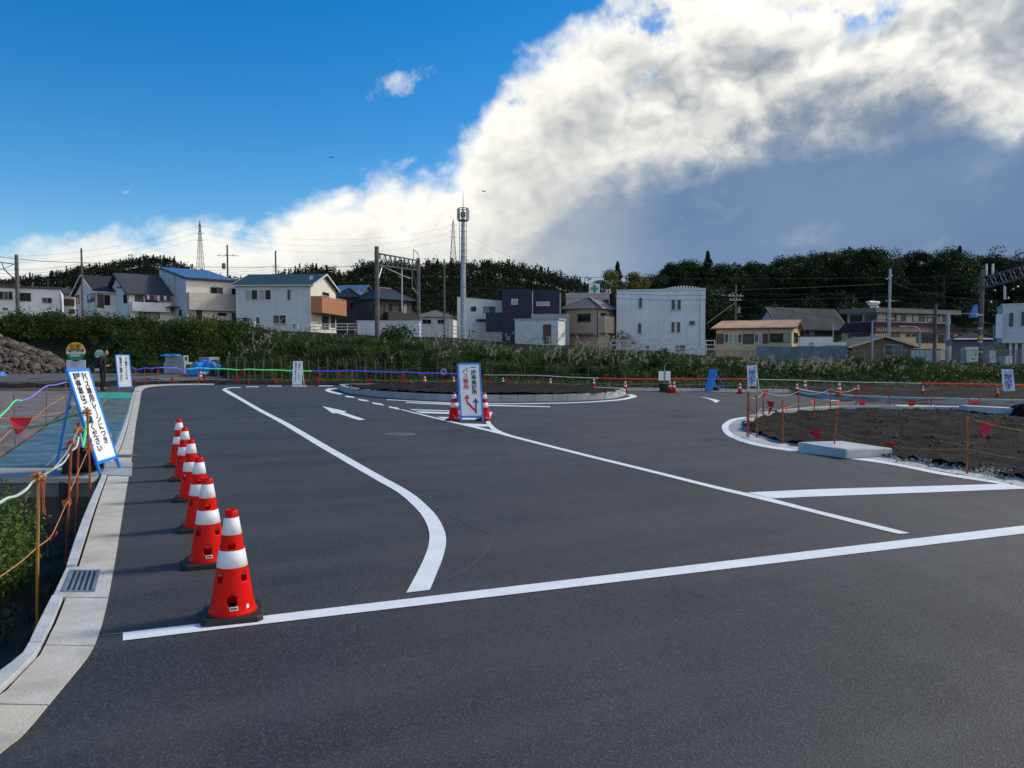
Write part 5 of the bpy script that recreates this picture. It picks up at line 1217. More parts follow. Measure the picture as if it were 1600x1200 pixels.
# post-and-wire fence at the foot of the bank
fen = thing('wire_fence', 'old fence of grey posts and wire at the foot of the bank', 'fence', (-10, 41, 0))
WOOD = mat('weathered_wood', (0.085, 0.08, 0.065), 0.9, 0.25, 5)
fp = [341,355,369,382,397,411,425,439,454,468,482,497,512,527,541,556,571,586,602,630,655,683,706]+list(range(770, 1010, 50))
tops = []
for px in fp:
    D = 42.0-1.6*sstep(500, 900, px); t = AT(px, 561+6*sstep(600, 900, px)+random.uniform(-3, 3), D); z = bank_z(t.x, D)-.2
    m = MB(); m.bar((t.x+random.uniform(-.09, .09), D+random.uniform(-.1, .1), z), (t.x, D, t.z), .065, .05); m.build('post', WOOD, fen); tops.append((t, z))
for k in range(3):
    m = MB(); m.tube([(t.x, t.y-.04, t.z-.15-.38*k) for t, z in tops], .006, 4); m.build('wire', STEEL_D, fen)

# ------------------------------------------------------------------ woods
def blob_tree(h, r, n_leaf, lf, kind):
    """crown leaf cloud and a trunk with limbs, base at origin"""
    v = Veg(); m = MB(); th = h*(.30 if kind != 'cedar' else .12)
    m.tube([(0,0,-.6), (0.05*r, 0, th), (.1*r, .05*r, h*.6), (.05*r, .1*r, h*.88)], [h*.028, h*.02, h*.012, h*.004], 7)
    if kind == 'cedar':
        k = n_leaf; t = rng.uniform(0, 1, k)**.8; zz = h*(.12+.9*t); rad_ = r*(1-t)**.75*rng.uniform(.35, 1.0, k)*(1+.25*np.sin(t*40)); a = rng.uniform(0, 6.283, k)
        P_ = np.stack([rad_*np.cos(a), rad_*np.sin(a), zz-rad_*.25], 1); V_, F_ = leaf_quads(P_, lf, .5, .6, .5); v.add(V_, F_, tints(k))
        for q in range(9):
            a_ = random.uniform(0, 6.28); zq = h*random.uniform(.2, .8); L = r*(1-zq/h)*.8; m.tube([(0,0,zq), (L*math.cos(a_), L*math.sin(a_), zq-.1*L)], [.05, .015], 4)
    else:
        nb = 26 if kind == 'broad' else 16
        for b in range(nb):
            t = rng.uniform(0, 1); a = rng.uniform(0, 6.283); zc = h*(.38+.52*t); rr_ = r*math.sin(math.pi*min(.97, .22+.72*t))**.8*math.sqrt(rng.uniform(0.05, 1))
            c = np.array([rr_*math.cos(a)*.85, rr_*math.sin(a)*.85, zc]); s_ = r*rng.uniform(.22, .42); kk = n_leaf//nb
            u = rng.normal(size=(kk, 3)); u /= np.linalg.norm(u, axis=1)[:, None]; P_ = c+u*rng.uniform(.45, 1.12, kk)[:, None]*np.array([s_, s_, s_*.72])
            V_, F_ = leaf_quads(P_, lf, .3, .35); tv = tints(kk); tv[:, 0] = np.clip(tv[:, 0]*.55+rng.uniform(-.05, .5), 0, 1); v.add(V_, F_, tv)
            if b % 3 == 0: m.tube([(0.03*r, 0, th+(zc-th)*.3), tuple(c*np.array([.5, .5, .8])), tuple(c)], [h*.011, h*.006, .02], 5)
    return v, m
PROT = {}
for key, (h, r, n_, lf, kind, mt) in {'b0': (12, 4.6, 9000, .30, 'broad', BROAD), 'b1': (12, 3.8, 8000, .29, 'broad', BROAD), 'b2': (12, 5.2, 9500, .31, 'broad', BROAD), 'c0': (12, 2.3, 4200, .32, 'cedar', CONIF), 'c1': (12, 2.8, 4600, .32, 'cedar', CONIF), 'm0': (12, 3.2, 6500, .27, 'bamboo', BAMB)}.items():
    v, m = blob_tree(h, r, n_, lf, kind); PROT[key] = (v.mesh('crown', mt), m.mesh('trunk', BARK))
def tree(px, py_top, D, key, label, wide=1.0, hz=None, group='trees on the right hillside'):
    t = AT(px, py_top, D); z0 = max(bank_z(t.x, D) if D < 130 else -9, RH(t.x, D) if D > 118 else -9)-.3
    h = t.z-z0 if hz is None else hz; z0 = t.z-h; s_ = h/12.0
    o = thing('tree', label, 'tree', (t.x, D, z0), group); o.rotation_euler = (0, 0, random.uniform(0, 6.28)); o.scale = (s_*wide, s_*wide, s_)
    link('trunk', PROT[key][1], o); link('crown', PROT[key][0], o); return o
sky_trees = [(1022,420,160,'b0','tree at the left end of the right-hand wood, beside the aerial'),(1050,406,165,'b1','dark tree in the right-hand wood above the pale block building'),(1080,402,165,'b2','broad tree in the right-hand wood above the right edge of the block building'),
    (1106,394,160,'c0','pointed conifer breaking the skyline above the pale block building'),(1138,406,165,'b1','tree just right of the pointed conifer on the skyline'),(1172,408,168,'b0','low crown in the dip of the right-hand skyline'),(1180,404,165,'b1','small round tree in the dip of the right-hand skyline'),
    (1222,398,150,'b2','big round dark tree on the skyline left of the tallest crown'),(1257,387,150,'b0','high dark tree rising above the grey gabled roof'),(1292,391,160,'b1','lighter leafy tree between the two highest crowns'),(1334,375,148,'b0','tallest round crown of the right-hand skyline'),
    (1368,384,150,'b2','dark broad tree just right of the tallest crown'),(1392,397,165,'b0','small tree in the gap after the tallest crown'),(1412,396,168,'b1','small tree on the skyline above the tall pale pole'),(1432,387,155,'b1','uneven tree on the skyline right of the tall pale pole'),
    (1478,383,150,'b2','wide dark tree above the purple tiled building'),(1500,386,158,'c0','conifer top on the skyline left of the railway gantry'),(1522,395,160,'b0','tree on the skyline just left of the railway gantry'),(1556,394,155,'b1','tree on the skyline above the railway gantry'),
    (1590,398,152,'b0','tree at the right edge of the picture above the gantry beam'),(965,411,140,'c0','single dark conifer behind the green cross clinic'),(948,417,138,'m0','pale feathery bamboo clump left of the dark conifer'),(985,420,138,'m0','yellow-green bamboo clump right of the dark conifer'),(1003,430,142,'m0','low bamboo clump at the left end of the right-hand wood')]
for px, py, D, key, lb in sky_trees: tree(px, py, D, key, lb, wide=random.uniform(.95, 1.15), hz=(14 if D > 145 else 13)*random.uniform(.95, 1.1))
# the rest of the woods reads as one mass
def wood_mass(name, label, spots, mt, kinds, leafn, lf):
    v = Veg()
    for (x, y, z, h) in spots:
        kind = random.choice(kinds); k = leafn
        if kind == 'cedar':
            t = rng.uniform(0, 1, k)**.75; rad_ = h*.2*(1-t)**.8*rng.uniform(.3, 1, k); a = rng.uniform(0, 6.283, k); P_ = np.stack([x+rad_*np.cos(a), y+rad_*np.sin(a), z+h*(.1+.92*t)], 1)
        else:
            u = rng.normal(size=(k, 3)); u /= np.linalg.norm(u, axis=1)[:, None]; b = rng.integers(0, 5, k); cs = rng.normal(size=(5, 3))*np.array([h*.15, h*.15, h*.13]); P_ = np.array([x, y, z+h*.62])+cs[b]+u*rng.uniform(.5, 1.1, k)[:, None]*np.array([h*.2, h*.2, h*.19])
        V_, F_ = leaf_quads(P_, lf*h/10, .3, .4); tv = tints(k); tv[:, 0] = np.clip(tv[:, 0]*.5+random.uniform(0, .45), 0, 1); v.add(V_, F_, tv)
    tag(link(name, v.mesh(name, mt)), label, kind='stuff')
def spots(fz, D, depth, px0, px1, n_, h0, h1, bias=1.0):
    out = []
    for k in range(n_):
        t = random.random()**bias; y = D-depth*(1-t)+random.uniform(-3, 8); px = random.uniform(px0, px1); x = (px-800)/FPX*y; z = fz(x, y)
        if z > -0.5: out.append((x, y, z-.5, random.uniform(h0, h1)))
    return out
wood_mass('left_hill_forest', 'dark cedar wood covering the hill behind the houses on the left', spots(LH, 420, 110, -40, 470, 1500, 4.5, 7.5, .5), CONIF, ['cedar', 'broad', 'broad'], 70, 1.3)
wood_mass('middle_hill_forest', 'dark mixed wood covering the hill behind the houses in the middle', spots(CH, 330, 110, 400, 960, 1500, 5, 8.5, .55), BROAD, ['broad', 'broad', 'broad', 'cedar'], 110, 1.0)
wood_mass('right_hill_forest', 'dark mixed wood filling the hillside behind the houses on the right', spots(RH, 176, 40, 960, 1680, 330, 5.5, 8.5, .8), BROAD, ['broad'], 950, .46)

# ------------------------------------------------------------------ houses
def col_u(P_, d, px):
    k = (px-800)/FPX; rel = Vector((P_[0], P_[1], HC+2))-CP; d = Vector((d[0], d[1], 0))
    return (k*rel.dot(CF)-rel.dot(CR))/(d.dot(CR)-k*d.dot(CF))
def z_at(y, py):
    q = -(py-600)/FPX; return HC+y*(q*math.cos(PITCH)-math.sin(PITCH))/(math.cos(PITCH)+q*math.sin(PITCH))
FR_W = mat('window_frame_white', (0.62, 0.63, 0.63), 0.5, 0.05); FR_D = mat('window_frame_dark', (0.035, 0.035, 0.038), 0.45, 0.1); FR_A = mat('window_frame_alu', (0.30, 0.30, 0.30), 0.4, 0.1, metal=0.5)
GL_D = glass_mat('glass_dark', (0.014, 0.020, 0.024), .15); GL_C = glass_mat('glass_curtain', (0.30, 0.33, 0.33), 0.2); GL_M = glass_mat('glass_mid', (0.07, 0.085, 0.09), .1)
class Face:
    def __init__(s, o, d, n): s.o = Vector((o[0], o[1], 0)); s.d = Vector((d[0], d[1], 0)).normalized(); s.n = Vector((n[0], n[1], 0)).normalized()
    def u(s, px): return col_u(s.o, s.d, px)
    def pt(s, u, z, out=0.0): p = s.o+s.d*u+s.n*out; return Vector((p.x, p.y, z))
    def zp(s, px, py): return z_at((s.o+s.d*s.u(px)).y, py)
    def rect(s, x0, y0, x1, y1):
        ua, ub = s.u(x0), s.u(x1); xm = (x0+x1)/2; return min(ua, ub), max(ua, ub), s.zp(xm, y1), s.zp(xm, y0)
    def slab(s, m, u0, u1, z0, z1, o0, o1, mi=0):
        c = s.pt((u0+u1)/2, (z0+z1)/2, (o0+o1)/2); m.obox(c, s.d*(u1-u0)/2, s.n*(o1-o0)/2, Vector((0, 0, (z1-z0)/2)), mi)
class House:
    def __init__(s, name, label, bpx, D, th, lpx, rpx, z0, cat='house'):
        s.B = Vector((*AT(bpx, 548, D).xy, 0)); t = R(th); s.d2 = Vector((math.cos(t), math.sin(t), 0)); s.d1 = Vector((-math.sin(t), math.cos(t), 0))
        s.L1 = col_u(s.B, s.d1, lpx) if not isinstance(lpx, tuple) else lpx[0]; s.L2 = col_u(s.B, s.d2, rpx) if not isinstance(rpx, tuple) else rpx[0]
        s.z0 = z0; s.root = thing(name, label, cat, (s.B.x, s.B.y, z0)); s.f1 = Face(s.B, s.d1, -s.d2); s.f2 = Face(s.B, s.d2, -s.d1)
    def corner(s, a, b): return s.B+s.d1*a+s.d2*b
    def foot(s, a0=0, a1=None, b0=0, b1=None):
        a1 = s.L1 if a1 is None else a1; b1 = s.L2 if b1 is None else b1
        return [s.corner(a0, b0), s.corner(a0, b1), s.corner(a1, b1), s.corner(a1, b0)]
    def walls(s, z1, m_, name='wall', z0=None, **k):
        m = MB(); m.prism([(p.x, p.y) for p in s.foot(**k)], s.z0-.6 if z0 is None else z0, z1); return m.build(name, m_, s.root)
    def gable(s, axis, ze, zr, m_, wall_m, over=.45, th=.16, a0=0, a1=None, b0=0, b1=None, trim=None):
        """ridge along d1 (axis 1) or d2 (axis 2); wall triangles, two roof slabs, barge boards"""
        a1 = s.L1 if a1 is None else a1; b1 = s.L2 if b1 is None else b1
        if axis == 1: P_ = lambda r, c, z: Vector((*s.corner(r, c).xy, z)); r0, r1, c0, c1 = a0, a1, b0, b1
        else: P_ = lambda r, c, z: Vector((*s.corner(c, r).xy, z)); r0, r1, c0, c1 = b0, b1, a0, a1
        cm = (c0+c1)/2; sl = (zr-ze)/(cm-c0)
        m = MB(); q = [P_(r0, c0, ze), P_(r0, c1, ze), P_(r0, cm, zr-.02), P_(r1, c0, ze), P_(r1, c1, ze), P_(r1, cm, zr-.02)]
        m.add(q, [(0,1,2),(3,5,4),(0,3,4,1),(1,4,5,2),(2,5,3,0)]); m.build('gable', wall_m, s.root)
        for sgn, cc in ((-1, c0), (1, c1)):
            m = MB(); co = cc+sgn*over; zo = ze-over*sl
            lo = [P_(r0-over, co, zo), P_(r1+over, co, zo), P_(r1+over, cm, zr), P_(r0-over, cm, zr)]; up = [p+Vector((0, 0, th)) for p in lo]
            m.hexa(lo+up); m.build('roof', m_, s.root)
            if trim:
                m = MB(); m.bar(lo[0]+Vector((0,0,.04)), lo[1]+Vector((0,0,.04)), .1, .14); m.build('gutter', trim, s.root)
                for r_ in (r0-over-.015, r1+over+.015):
                    m = MB(); m.bar(P_(r_, co, zo+.06), P_(r_, cm, zr+.06), .05, .22); m.build('barge_board', trim, s.root)
    def hip(s, ze, zr, m_, over=.5, a0=0, a1=None, b0=0, b1=None, th=.12, ridge=.5):
        a1 = s.L1 if a1 is None else a1; b1 = s.L2 if b1 is None else b1; la, lb = a1-a0, b1-b0
        c = [s.corner(a0-over, b0-over), s.corner(a0-over, b1+over), s.corner(a1+over, b1+over), s.corner(a1+over, b0-over)]
        if la >= lb: r0, r1 = s.corner(a0+lb*ridge, (b0+b1)/2), s.corner(a1-lb*ridge, (b0+b1)/2); fs = [(0,1,4),(1,2,5,4),(2,3,5),(3,0,4,5)]
        else: r0, r1 = s.corner((a0+a1)/2, b0+la*ridge), s.corner((a0+a1)/2, b1-la*ridge); fs = [(0,1,5,4),(1,2,5),(2,3,4,5),(3,0,4)]
        names = ['roof']*4; V_ = [(p.x, p.y, ze) for p in c]+[(r0.x, r0.y, zr), (r1.x, r1.y, zr)]
        for f in fs:
            m = MB(); k = len(f); tp = [Vector(V_[i]) for i in f]; bt = [p-Vector((0, 0, th)) for p in tp]
            m.add(tp+bt, [list(range(k)), list(range(2*k-1, k-1, -1))]+[((i+1) % k, i, k+i, k+(i+1) % k) for i in range(k)]); m.build('roof', m_, s.root)
        m = MB()
        for i, j in ((0, 4), (1, 4 if la >= lb else 5), (2, 5), (3, 5 if la >= lb else 4), (4, 5)):
            m.tube([Vector(V_[i])+Vector((0,0,.03)), Vector(V_[j])+Vector((0,0,.03))], .09, 6)
        m.build('ridge_tiles', m_, s.root)
    def shed(s, zs, m_, over=.35, th=.18, **k):
        c = s.foot(**k); ce = sum(c, Vector())/4; q = [p+(p-ce).normalized()*over for p in c]; m = MB()
        lo = [(p.x, p.y, z) for p, z in zip(q, zs)]; m.prism([p[:2] for p in lo], list(zs), [z+th for z in zs]); return m.build('roof', m_, s.root)
    def win(s, face, x0, y0, x1, y1, panes=2, fr=None, gl=None, sill=False, name='window', depth=.09):
        u0, u1, za, zb = face.rect(x0, y0, x1, y1); fr = fr or FR_A; fw = min(.07, (u1-u0)*.12)
        m = MB(); face.slab(m, u0, u1, zb-fw, zb, -.02, depth); face.slab(m, u0, u1, za, za+fw, -.02, depth+.02)
        face.slab(m, u0, u0+fw, za+fw, zb-fw, -.02, depth); face.slab(m, u1-fw, u1, za+fw, zb-fw, -.02, depth)
        for k in range(1, panes):
            uc = u0+(u1-u0)*k/panes; face.slab(m, uc-fw*.45, uc+fw*.45, za+fw, zb-fw, -.02, depth*.9)
        w = m.build(name, fr, s.root); gls = gl if isinstance(gl, (list, tuple)) else [gl or GL_D]
        for k in range(panes):
            a, b = u0+(u1-u0)*k/panes, u0+(u1-u0)*(k+1)/panes; m = MB(); face.slab(m, a+fw*.55, b-fw*.55, za+fw*.9, zb-fw*.9, -.01, .05); o = m.build('pane', gls[k % len(gls)], None, loc=(0,0,0))
            o.data.transform(Matrix.Translation(-wloc(s.root))); o.parent = w
        if sill:
            m = MB(); face.slab(m, u0-.06, u1+.06, za-.07, za-.005, -.02, depth+.08); m.build('sill', fr, s.root)
        return w
    def balcony(s, face, x0, x1, yt, yb, proj, m_, rail=None, ub=None):
        ua, u1 = face.u(x0), face.u(x1); u0, u1 = min(ua, u1), max(ua, u1)
        # the outer skin stands proud of the face, so measure on the shifted plane
        f2 = Face(face.o+face.n*proj, face.d, face.n); xm = (x0+x1)/2; zt, zb = z_at((f2.o+f2.d*((u0+u1)/2)).y, yt), z_at((f2.o+f2.d*((u0+u1)/2)).y, yb)
        m = MB(); face.slab(m, u0, u1, zb, zt, proj-.12, proj); face.slab(m, u0, u0+.12, zb, zt, 0, proj-.12); face.slab(m, u1-.12, u1, zb, zt, 0, proj-.12); face.slab(m, u0+.12, u1-.12, zb, zb+.15, 0, proj-.12)
        o = m.build('balcony', m_, s.root)
        if rail:
            m = MB(); face.slab(m, u0, u1, zt+.12, zt+.16, proj-.08, proj-.04)
            n_ = max(2, int((u1-u0)/.9))
            for k in range(n_+1): face.slab(m, u0+(u1-u0-.04)*k/n_, u0+(u1-u0-.04)*k/n_+.04, zt, zt+.12, proj-.08, proj-.04)
            r_ = m.build('railing', rail, None, loc=(0,0,0)); r_.data.transform(Matrix.Translation(-wloc(s.root))); r_.parent = o
        return u0, u1, zb, zt
    def pipe(s, face, px, y0, y1, m_=None, r=.05):
        u = face.u(px); m = MB(); m.tube([face.pt(u, face.zp(px, y1), .08), face.pt(u, face.zp(px, y0), .08)], r, 6); m.build('downpipe', m_ or FR_A, s.root)
def zbase(px, D): x = (px-800)/FPX*D; return bank_z(x, D)
W_BLUEGREY = siding_mat('siding_grey_blue', (0.52, 0.56, 0.60), .9, True); W_WHITE = siding_mat('siding_white', (0.74, 0.75, 0.76), .45); W_CREAM = siding_mat('render_cream', (0.70, 0.66, 0.58), .5)
W_DARK = siding_mat('siding_black', (0.045, 0.042, 0.045), .3); W_NAVY = siding_mat('siding_navy', (0.022, 0.028, 0.055), .3); W_BEIGE = siding_mat('render_beige', (0.43, 0.36, 0.28), .5); W_YEL = siding_mat('render_yellow', (0.50, 0.41, 0.26), .6); W_PALE = siding_mat('block_pale_blue', (0.66, 0.70, 0.74), 1.0, True); W_BROWN = siding_mat('boards_brown', (0.15, 0.105, 0.075), .18)
R_GREEN = siding_mat('roof_green', (0.035, 0.062, 0.062), .3, rough=.5); R_BROWN = siding_mat('roof_brown', (0.045, 0.032, 0.03), .25, rough=.55); R_GREY = siding_mat('roof_grey', (0.07, 0.068, 0.068), .25, rough=.5); R_BLACK = siding_mat('roof_black', (0.03, 0.032, 0.036), .25, rough=.45)
R_TAN = siding_mat('roof_tan', (0.42, 0.27, 0.18), .35, True, var=.3); R_TAUPE = siding_mat('roof_taupe', (0.17, 0.15, 0.145), .3); R_PURP = siding_mat('roof_purple', (0.075, 0.028, 0.042), .38, True); R_SLATE = siding_mat('roof_slate', (0.060, 0.062, 0.074), .4, var=.25, rough=.85, spec=.08)
SOLAR = mat('solar_panel', (0.085, 0.15, 0.27), 0.3, 0.2, 1.2, spec=0.5)
BRN_PANEL = mat('panel_brown', (0.40, 0.17, 0.085), 0.55, 0.08); SHUT = siding_mat('shutter_brown', (0.10, 0.07, 0.055), .12); TRIM_W = mat('trim_white', (0.58, 0.58, 0.56), .5, .06)

# long white block, far left
h = House('long_house', 'long flat-roofed white building at the far left edge', 97, 108, 118, -60, (9,), 3.2); z1 = h.f1.zp(60, 451)
h.walls(z1, W_WHITE)
m = MB(); f = h.foot(a0=-.25, a1=h.L1+.2, b0=-.3, b1=h.L2+.3); m.prism([(p.x, p.y) for p in f], z1, z1+.28); m.build('roof', R_GREY, h.root)
m = MB(); f = h.foot(a0=5, a1=h.L1, b0=2, b1=8); zz = h.f1.zp(20, 441); m.prism([(p.x, p.y) for p in f], z1+.2, zz); m.build('roof_box', R_BROWN, h.root)
h.win(h.f1, -8, 455, 22, 468.5, 4, FR_A, [GL_D, GL_M]); h.win(h.f1, 28, 457.5, 50, 470.5, 3, FR_D, GL_D); h.win(h.f1, 67, 465, 83, 474, 2, FR_A, [GL_D, GL_M]); h.win(h.f1, 5, 480.5, 14, 485, 2); h.pipe(h.f1, 96, 456, 495)
# aerial on its roof
m = MB(); p = h.f1.pt(h.f1.u(75), z1, -3); m.tube([p, p+Vector((0,0,1.6))], .03, 5)
for k in range(4): m.tube([p+Vector((-.4+.05*k,0,.9+.2*k)), p+Vector((.4-.05*k,0,.9+.2*k))], .015, 4)
m.build('aerial', STEEL_D, h.root)
# small cream house between
h = House('small_house', 'small cream house with brown shutters squeezed beside the long white building', 118, 118, 116, 98.5, (7,), 3.4); z1 = h.f1.zp(108, 459); h.walls(z1, W_CREAM); h.hip(z1, h.f1.zp(108, 448), R_GREY, .5)
h.win(h.f1, 100, 467, 118, 478, 2, FR_D, SHUT); h.win(h.f1, 109, 483, 118.5, 490, 1, FR_D, SHUT)
# white gable house with brown roof
h = House('gable_house', 'white gabled house with dark brown roof behind the slim pole', 152, 103, 42, 119, (9.5,), 3.4); ze = h.f1.zp(152, 454); h.walls(ze, W_WHITE); h.gable(2, ze, h.f1.zp(134, 431.5), R_BROWN, W_WHITE, .55, trim=TRIM_W)
h.win(h.f1, 139, 459, 150.5, 472, 2, FR_D, [GL_D, GL_M]); h.win(h.f1, 121, 461, 125.5, 475, 1, FR_D); h.win(h.f2, 153.5, 460, 163, 481, 1, FR_D, SHUT); h.win(h.f2, 164, 461, 173, 477, 2, FR_D, GL_D); h.pipe(h.f1, 151.5, 456, 496); h.pipe(h.f1, 152.5, 456, 496)
# white gable house with grey roof and laundry balcony
h = House('gable_house', 'white gabled house with charcoal roof and laundry on its balcony', 203, 100, 42, 171, (10.5,), 3.4); ze = h.f1.zp(203, 456); h.walls(ze, W_WHITE); h.gable(2, ze, h.f1.zp(186, 428.5), R_GREY, W_WHITE, .55, trim=R_BROWN)
h.win(h.f1, 195, 460, 200, 474, 1, FR_D); 
for x in (185.6, 189.6): h.win(h.f1, x, 447.6, x+2, 450.4, 1, FR_D)
h.win(h.f2, 212, 459, 225, 474, 2, FR_D, GL_M); h.win(h.f2, 228, 459, 250, 474, 3, FR_D, GL_D)
u0, u1, zb, zt = h.balcony(h.f2, 204, 262, 472.5, 487, 1.1, W_WHITE, FR_D); h.win(h.f2, 219, 488, 250, 498, 1, FR_D, mat('shutter_grey', (0.25,0.25,0.24), .6))
m = MB(); cols = [mat('cloth_%d' % i, c, .9) for i, c in enumerate([(.6,.6,.62),(.10,.05,.09),(.35,.2,.22),(.65,.63,.6),(.06,.06,.09)])]
for k in range(9):
    u = h.f2.u(228)+k*.42; mm = MB(); zt2 = zt+.95; h.f2.slab(mm, u, u+.34, zt2-random.uniform(.55, .8), zt2, .72, .75); o = mm.build('laundry', cols[k % 5], h.root)
mm = MB(); mm.tube([h.f2.pt(h.f2.u(224), zt+.98, .735), h.f2.pt(h.f2.u(224)+4.6, zt+.98, .735)], .02, 5); mm.build('drying_pole', STEEL, h.root); h.pipe(h.f1, 202.5, 457, 498)
# white house with sloping blue solar roof
h = House('solar_house', 'pale house with a sloping roof of blue solar panels', 292, 100, 43, 251, 370, 3.6); zl = h.f2.zp(292, 436); zh = z_at((h.B+h.d1*h.L1).y, 420)
m = MB(); f = h.foot(); m.prism([(p.x, p.y) for p in f], 3.0, [zl, zl, zh, zh]); m.build('wall', W_BLUEGREY, h.root)
m = MB(); h.f2.slab(m, .03, h.L2-.03, 3.0, zl-.03, 0, .03); m.build('front_sunlit_slab', W_CREAM, h.root)  # cream slab: sunlit front tone in colour; blue-grey wall holds the shade
h.shed([zl-.05, zl-.05, zh+.02, zh+.02], R_BLACK, .5, .2)
ce = h.foot(a0=-.15, a1=h.L1+.1, b0=-.1, b1=h.L2+.2); sl = (zh-zl)/h.L1
for i in range(4):
    for j in range(6):
        a, b = h.L1*(i+.03)/4, h.L1*(i+.97)/4; c, d = h.L2*(j+.02)/6, h.L2*(j+.98)/6; m = MB(); lo = [(h.corner(x, y), zl+.24+sl*x) for x, y in ((a, c), (a, d), (b, d), (b, c))]
        m.hexa([(p.x, p.y, z-.04) for p, z in lo]+[(p.x, p.y, z+.03) for p, z in lo]); m.build('solar_panel', SOLAR, h.root)
h.win(h.f1, 255, 455, 259, 466, 1, FR_A, GL_C); h.win(h.f1, 262, 448, 267, 459, 1, FR_A, GL_C); h.win(h.f1, 281, 484, 285, 494, 1, FR_D); h.win(h.f2, 330, 449, 349, 461, 2, FR_D, [GL_D, GL_M]); h.win(h.f2, 363, 451, 370, 465, 1, FR_D)
h.balcony(h.f2, 292, 366, 458.5, 485, 1.0, siding_mat('balcony_grey', (0.50, 0.47, 0.42), 1.5)); h.win(h.f2, 307, 484, 316, 500, 1, FR_D); h.win(h.f2, 340, 489, 354, 493.5, 1, FR_D); h.win(h.f2, 362, 489, 369, 505, 1, FR_A, GL_M, name='door'); h.pipe(h.f1, 275, 428, 500)
m = MB(); h.f1.slab(m, h.f1.u(282), h.f1.u(250), h.f1.zp(268, 482), h.f1.zp(268, 480.6), 0, 1.2); m.build('porch_roof', R_BLACK, h.root)
# blue-grey house with green roof and brown balcony
h = House('green_roof_house', 'blue-grey house with green gabled roof and brown balcony', 486, 100, 86, 369.5, 525, 4.0); ze = h.f1.zp(480, 444.5); h.walls(ze, W_BLUEGREY)
m = MB(); h.f2.slab(m, .03, h.L2-.03, 3.6, ze, 0, .03); m.build('side_sunlit_slab', W_CREAM, h.root)  # cream slab puts the sunlit tone of the gable side into its colour
h.gable(1, ze, ze+1.75, R_GREEN, W_CREAM, .5, trim=TRIM_W)
h.win(h.f1, 384, 452.5, 404, 469, 2, FR_W, [GL_D, GL_C]); h.win(h.f1, 405.5, 452.5, 425, 469, 2, FR_W, [GL_D, GL_C]); h.win(h.f1, 450, 452.5, 455, 469, 1, FR_A, GL_M); h.win(h.f1, 427, 492, 448, 509, 2, FR_W, [GL_D, GL_M]); h.win(h.f1, 400, 495, 407, 514, 1, FR_W, GL_M, name='door'); h.win(h.f1, 383, 496, 390, 504, 1, FR_A, GL_M)
h.win(h.f2, 504, 457, 514, 468, 2, FR_D); h.balcony(h.f2, 486, 526, 467, 491.5, 1.5, BRN_PANEL, TRIM_W); h.win(h.f2, 503, 494, 513, 514, 2, FR_D, GL_M); h.win(h.f2, 517, 494, 523, 512, 1, FR_D, GL_M); h.pipe(h.f1, 484, 446, 514, TRIM_W)
m = MB(); p = h.f1.pt(h.f1.u(489), h.f1.zp(487, 434), .35); M_ = Matrix.Translation(p) @ Matrix.Rotation(R(70), 4, 'X') @ Matrix.Rotation(R(-20), 4, 'Y'); m.lathe([(0.02, -.1), (.16, -.07), (.30, 0.0), (.31, .01)], n=20, caps=False); m.xform(M_); m.build('satellite_dish', TRIM_W, h.root)
# black house with hip roofs
h = House('black_house', 'dark charcoal house with tiled hip roofs behind the railway mast', 592, 116, 52, 561, 643, 3.6); ze = h.f2.zp(592, 466); h.walls(ze, W_DARK); h.hip(ze, h.f2.zp(600, 448), R_BLACK, .6)
h.win(h.f2, 601, 474, 613, 490, 2, FR_D, [GL_M, GL_D]); h.win(h.f2, 624, 475, 636, 491, 2, FR_D, [GL_D, GL_C]); h.balcony(h.f2, 600, 643, 489, 501, 1.0, W_DARK, STEEL_D); h.win(h.f1, 578, 473, 588, 486, 2, FR_D, [GL_D, GL_M])
wing = House('tmp', 'x', 560, 119, 88, 524, (9,), 3.6); bpy.data.objects.remove(wing.root); wing.root = h.root; z2 = wing.f1.zp(545, 464); wing.walls(z2, W_DARK); wing.hip(z2, wing.f1.zp(545, 449), R_BLACK, .6); wing.win(wing.f1, 547, 472, 554, 484, 1, FR_D)
# solar roof behind it
h = House('solar_house', 'low house with blue roof panels half hidden behind the black house', 562, 140, 80, 520, (8,), 4); ze = h.f1.zp(540, 460); h.walls(ze, W_DARK); h.gable(1, ze, h.f1.zp(540, 444), SOLAR, W_DARK, .4)
# long white storage box
h = House('storage_container', 'long pale storage container in front of the black house', 655, 93, 91, 558.5, (2.6,), 3.3, 'container'); z1 = h.f1.zp(600, 502.5); h.walls(z1, siding_mat('container_pale', (.52,.58,.66), .5, True))
m = MB(); h.f1.slab(m, -.1, h.L1+.1, z1, z1+.12, -2.7, .1); m.build('lid', TRIM_W, h.root)
for k in range(5): m = MB(); u = h.L1*(k+.02)/5; h.f1.slab(m, u, u+.06, 3.2, z1-.02, 0, .03); m.build('post', TRIM_W, h.root)
# small pale house behind
h = House('small_house', 'small pale house beyond the railway mast left of the phone tower', 708, 150, 88, 650, (7,), 4); ze = h.f1.zp(680, 495); h.walls(ze, W_CREAM); h.hip(ze, h.f1.zp(680, 484), R_TAUPE, .5); h.win(h.f1, 660, 499, 674, 506, 2); h.win(h.f1, 684, 499, 694, 506, 2)
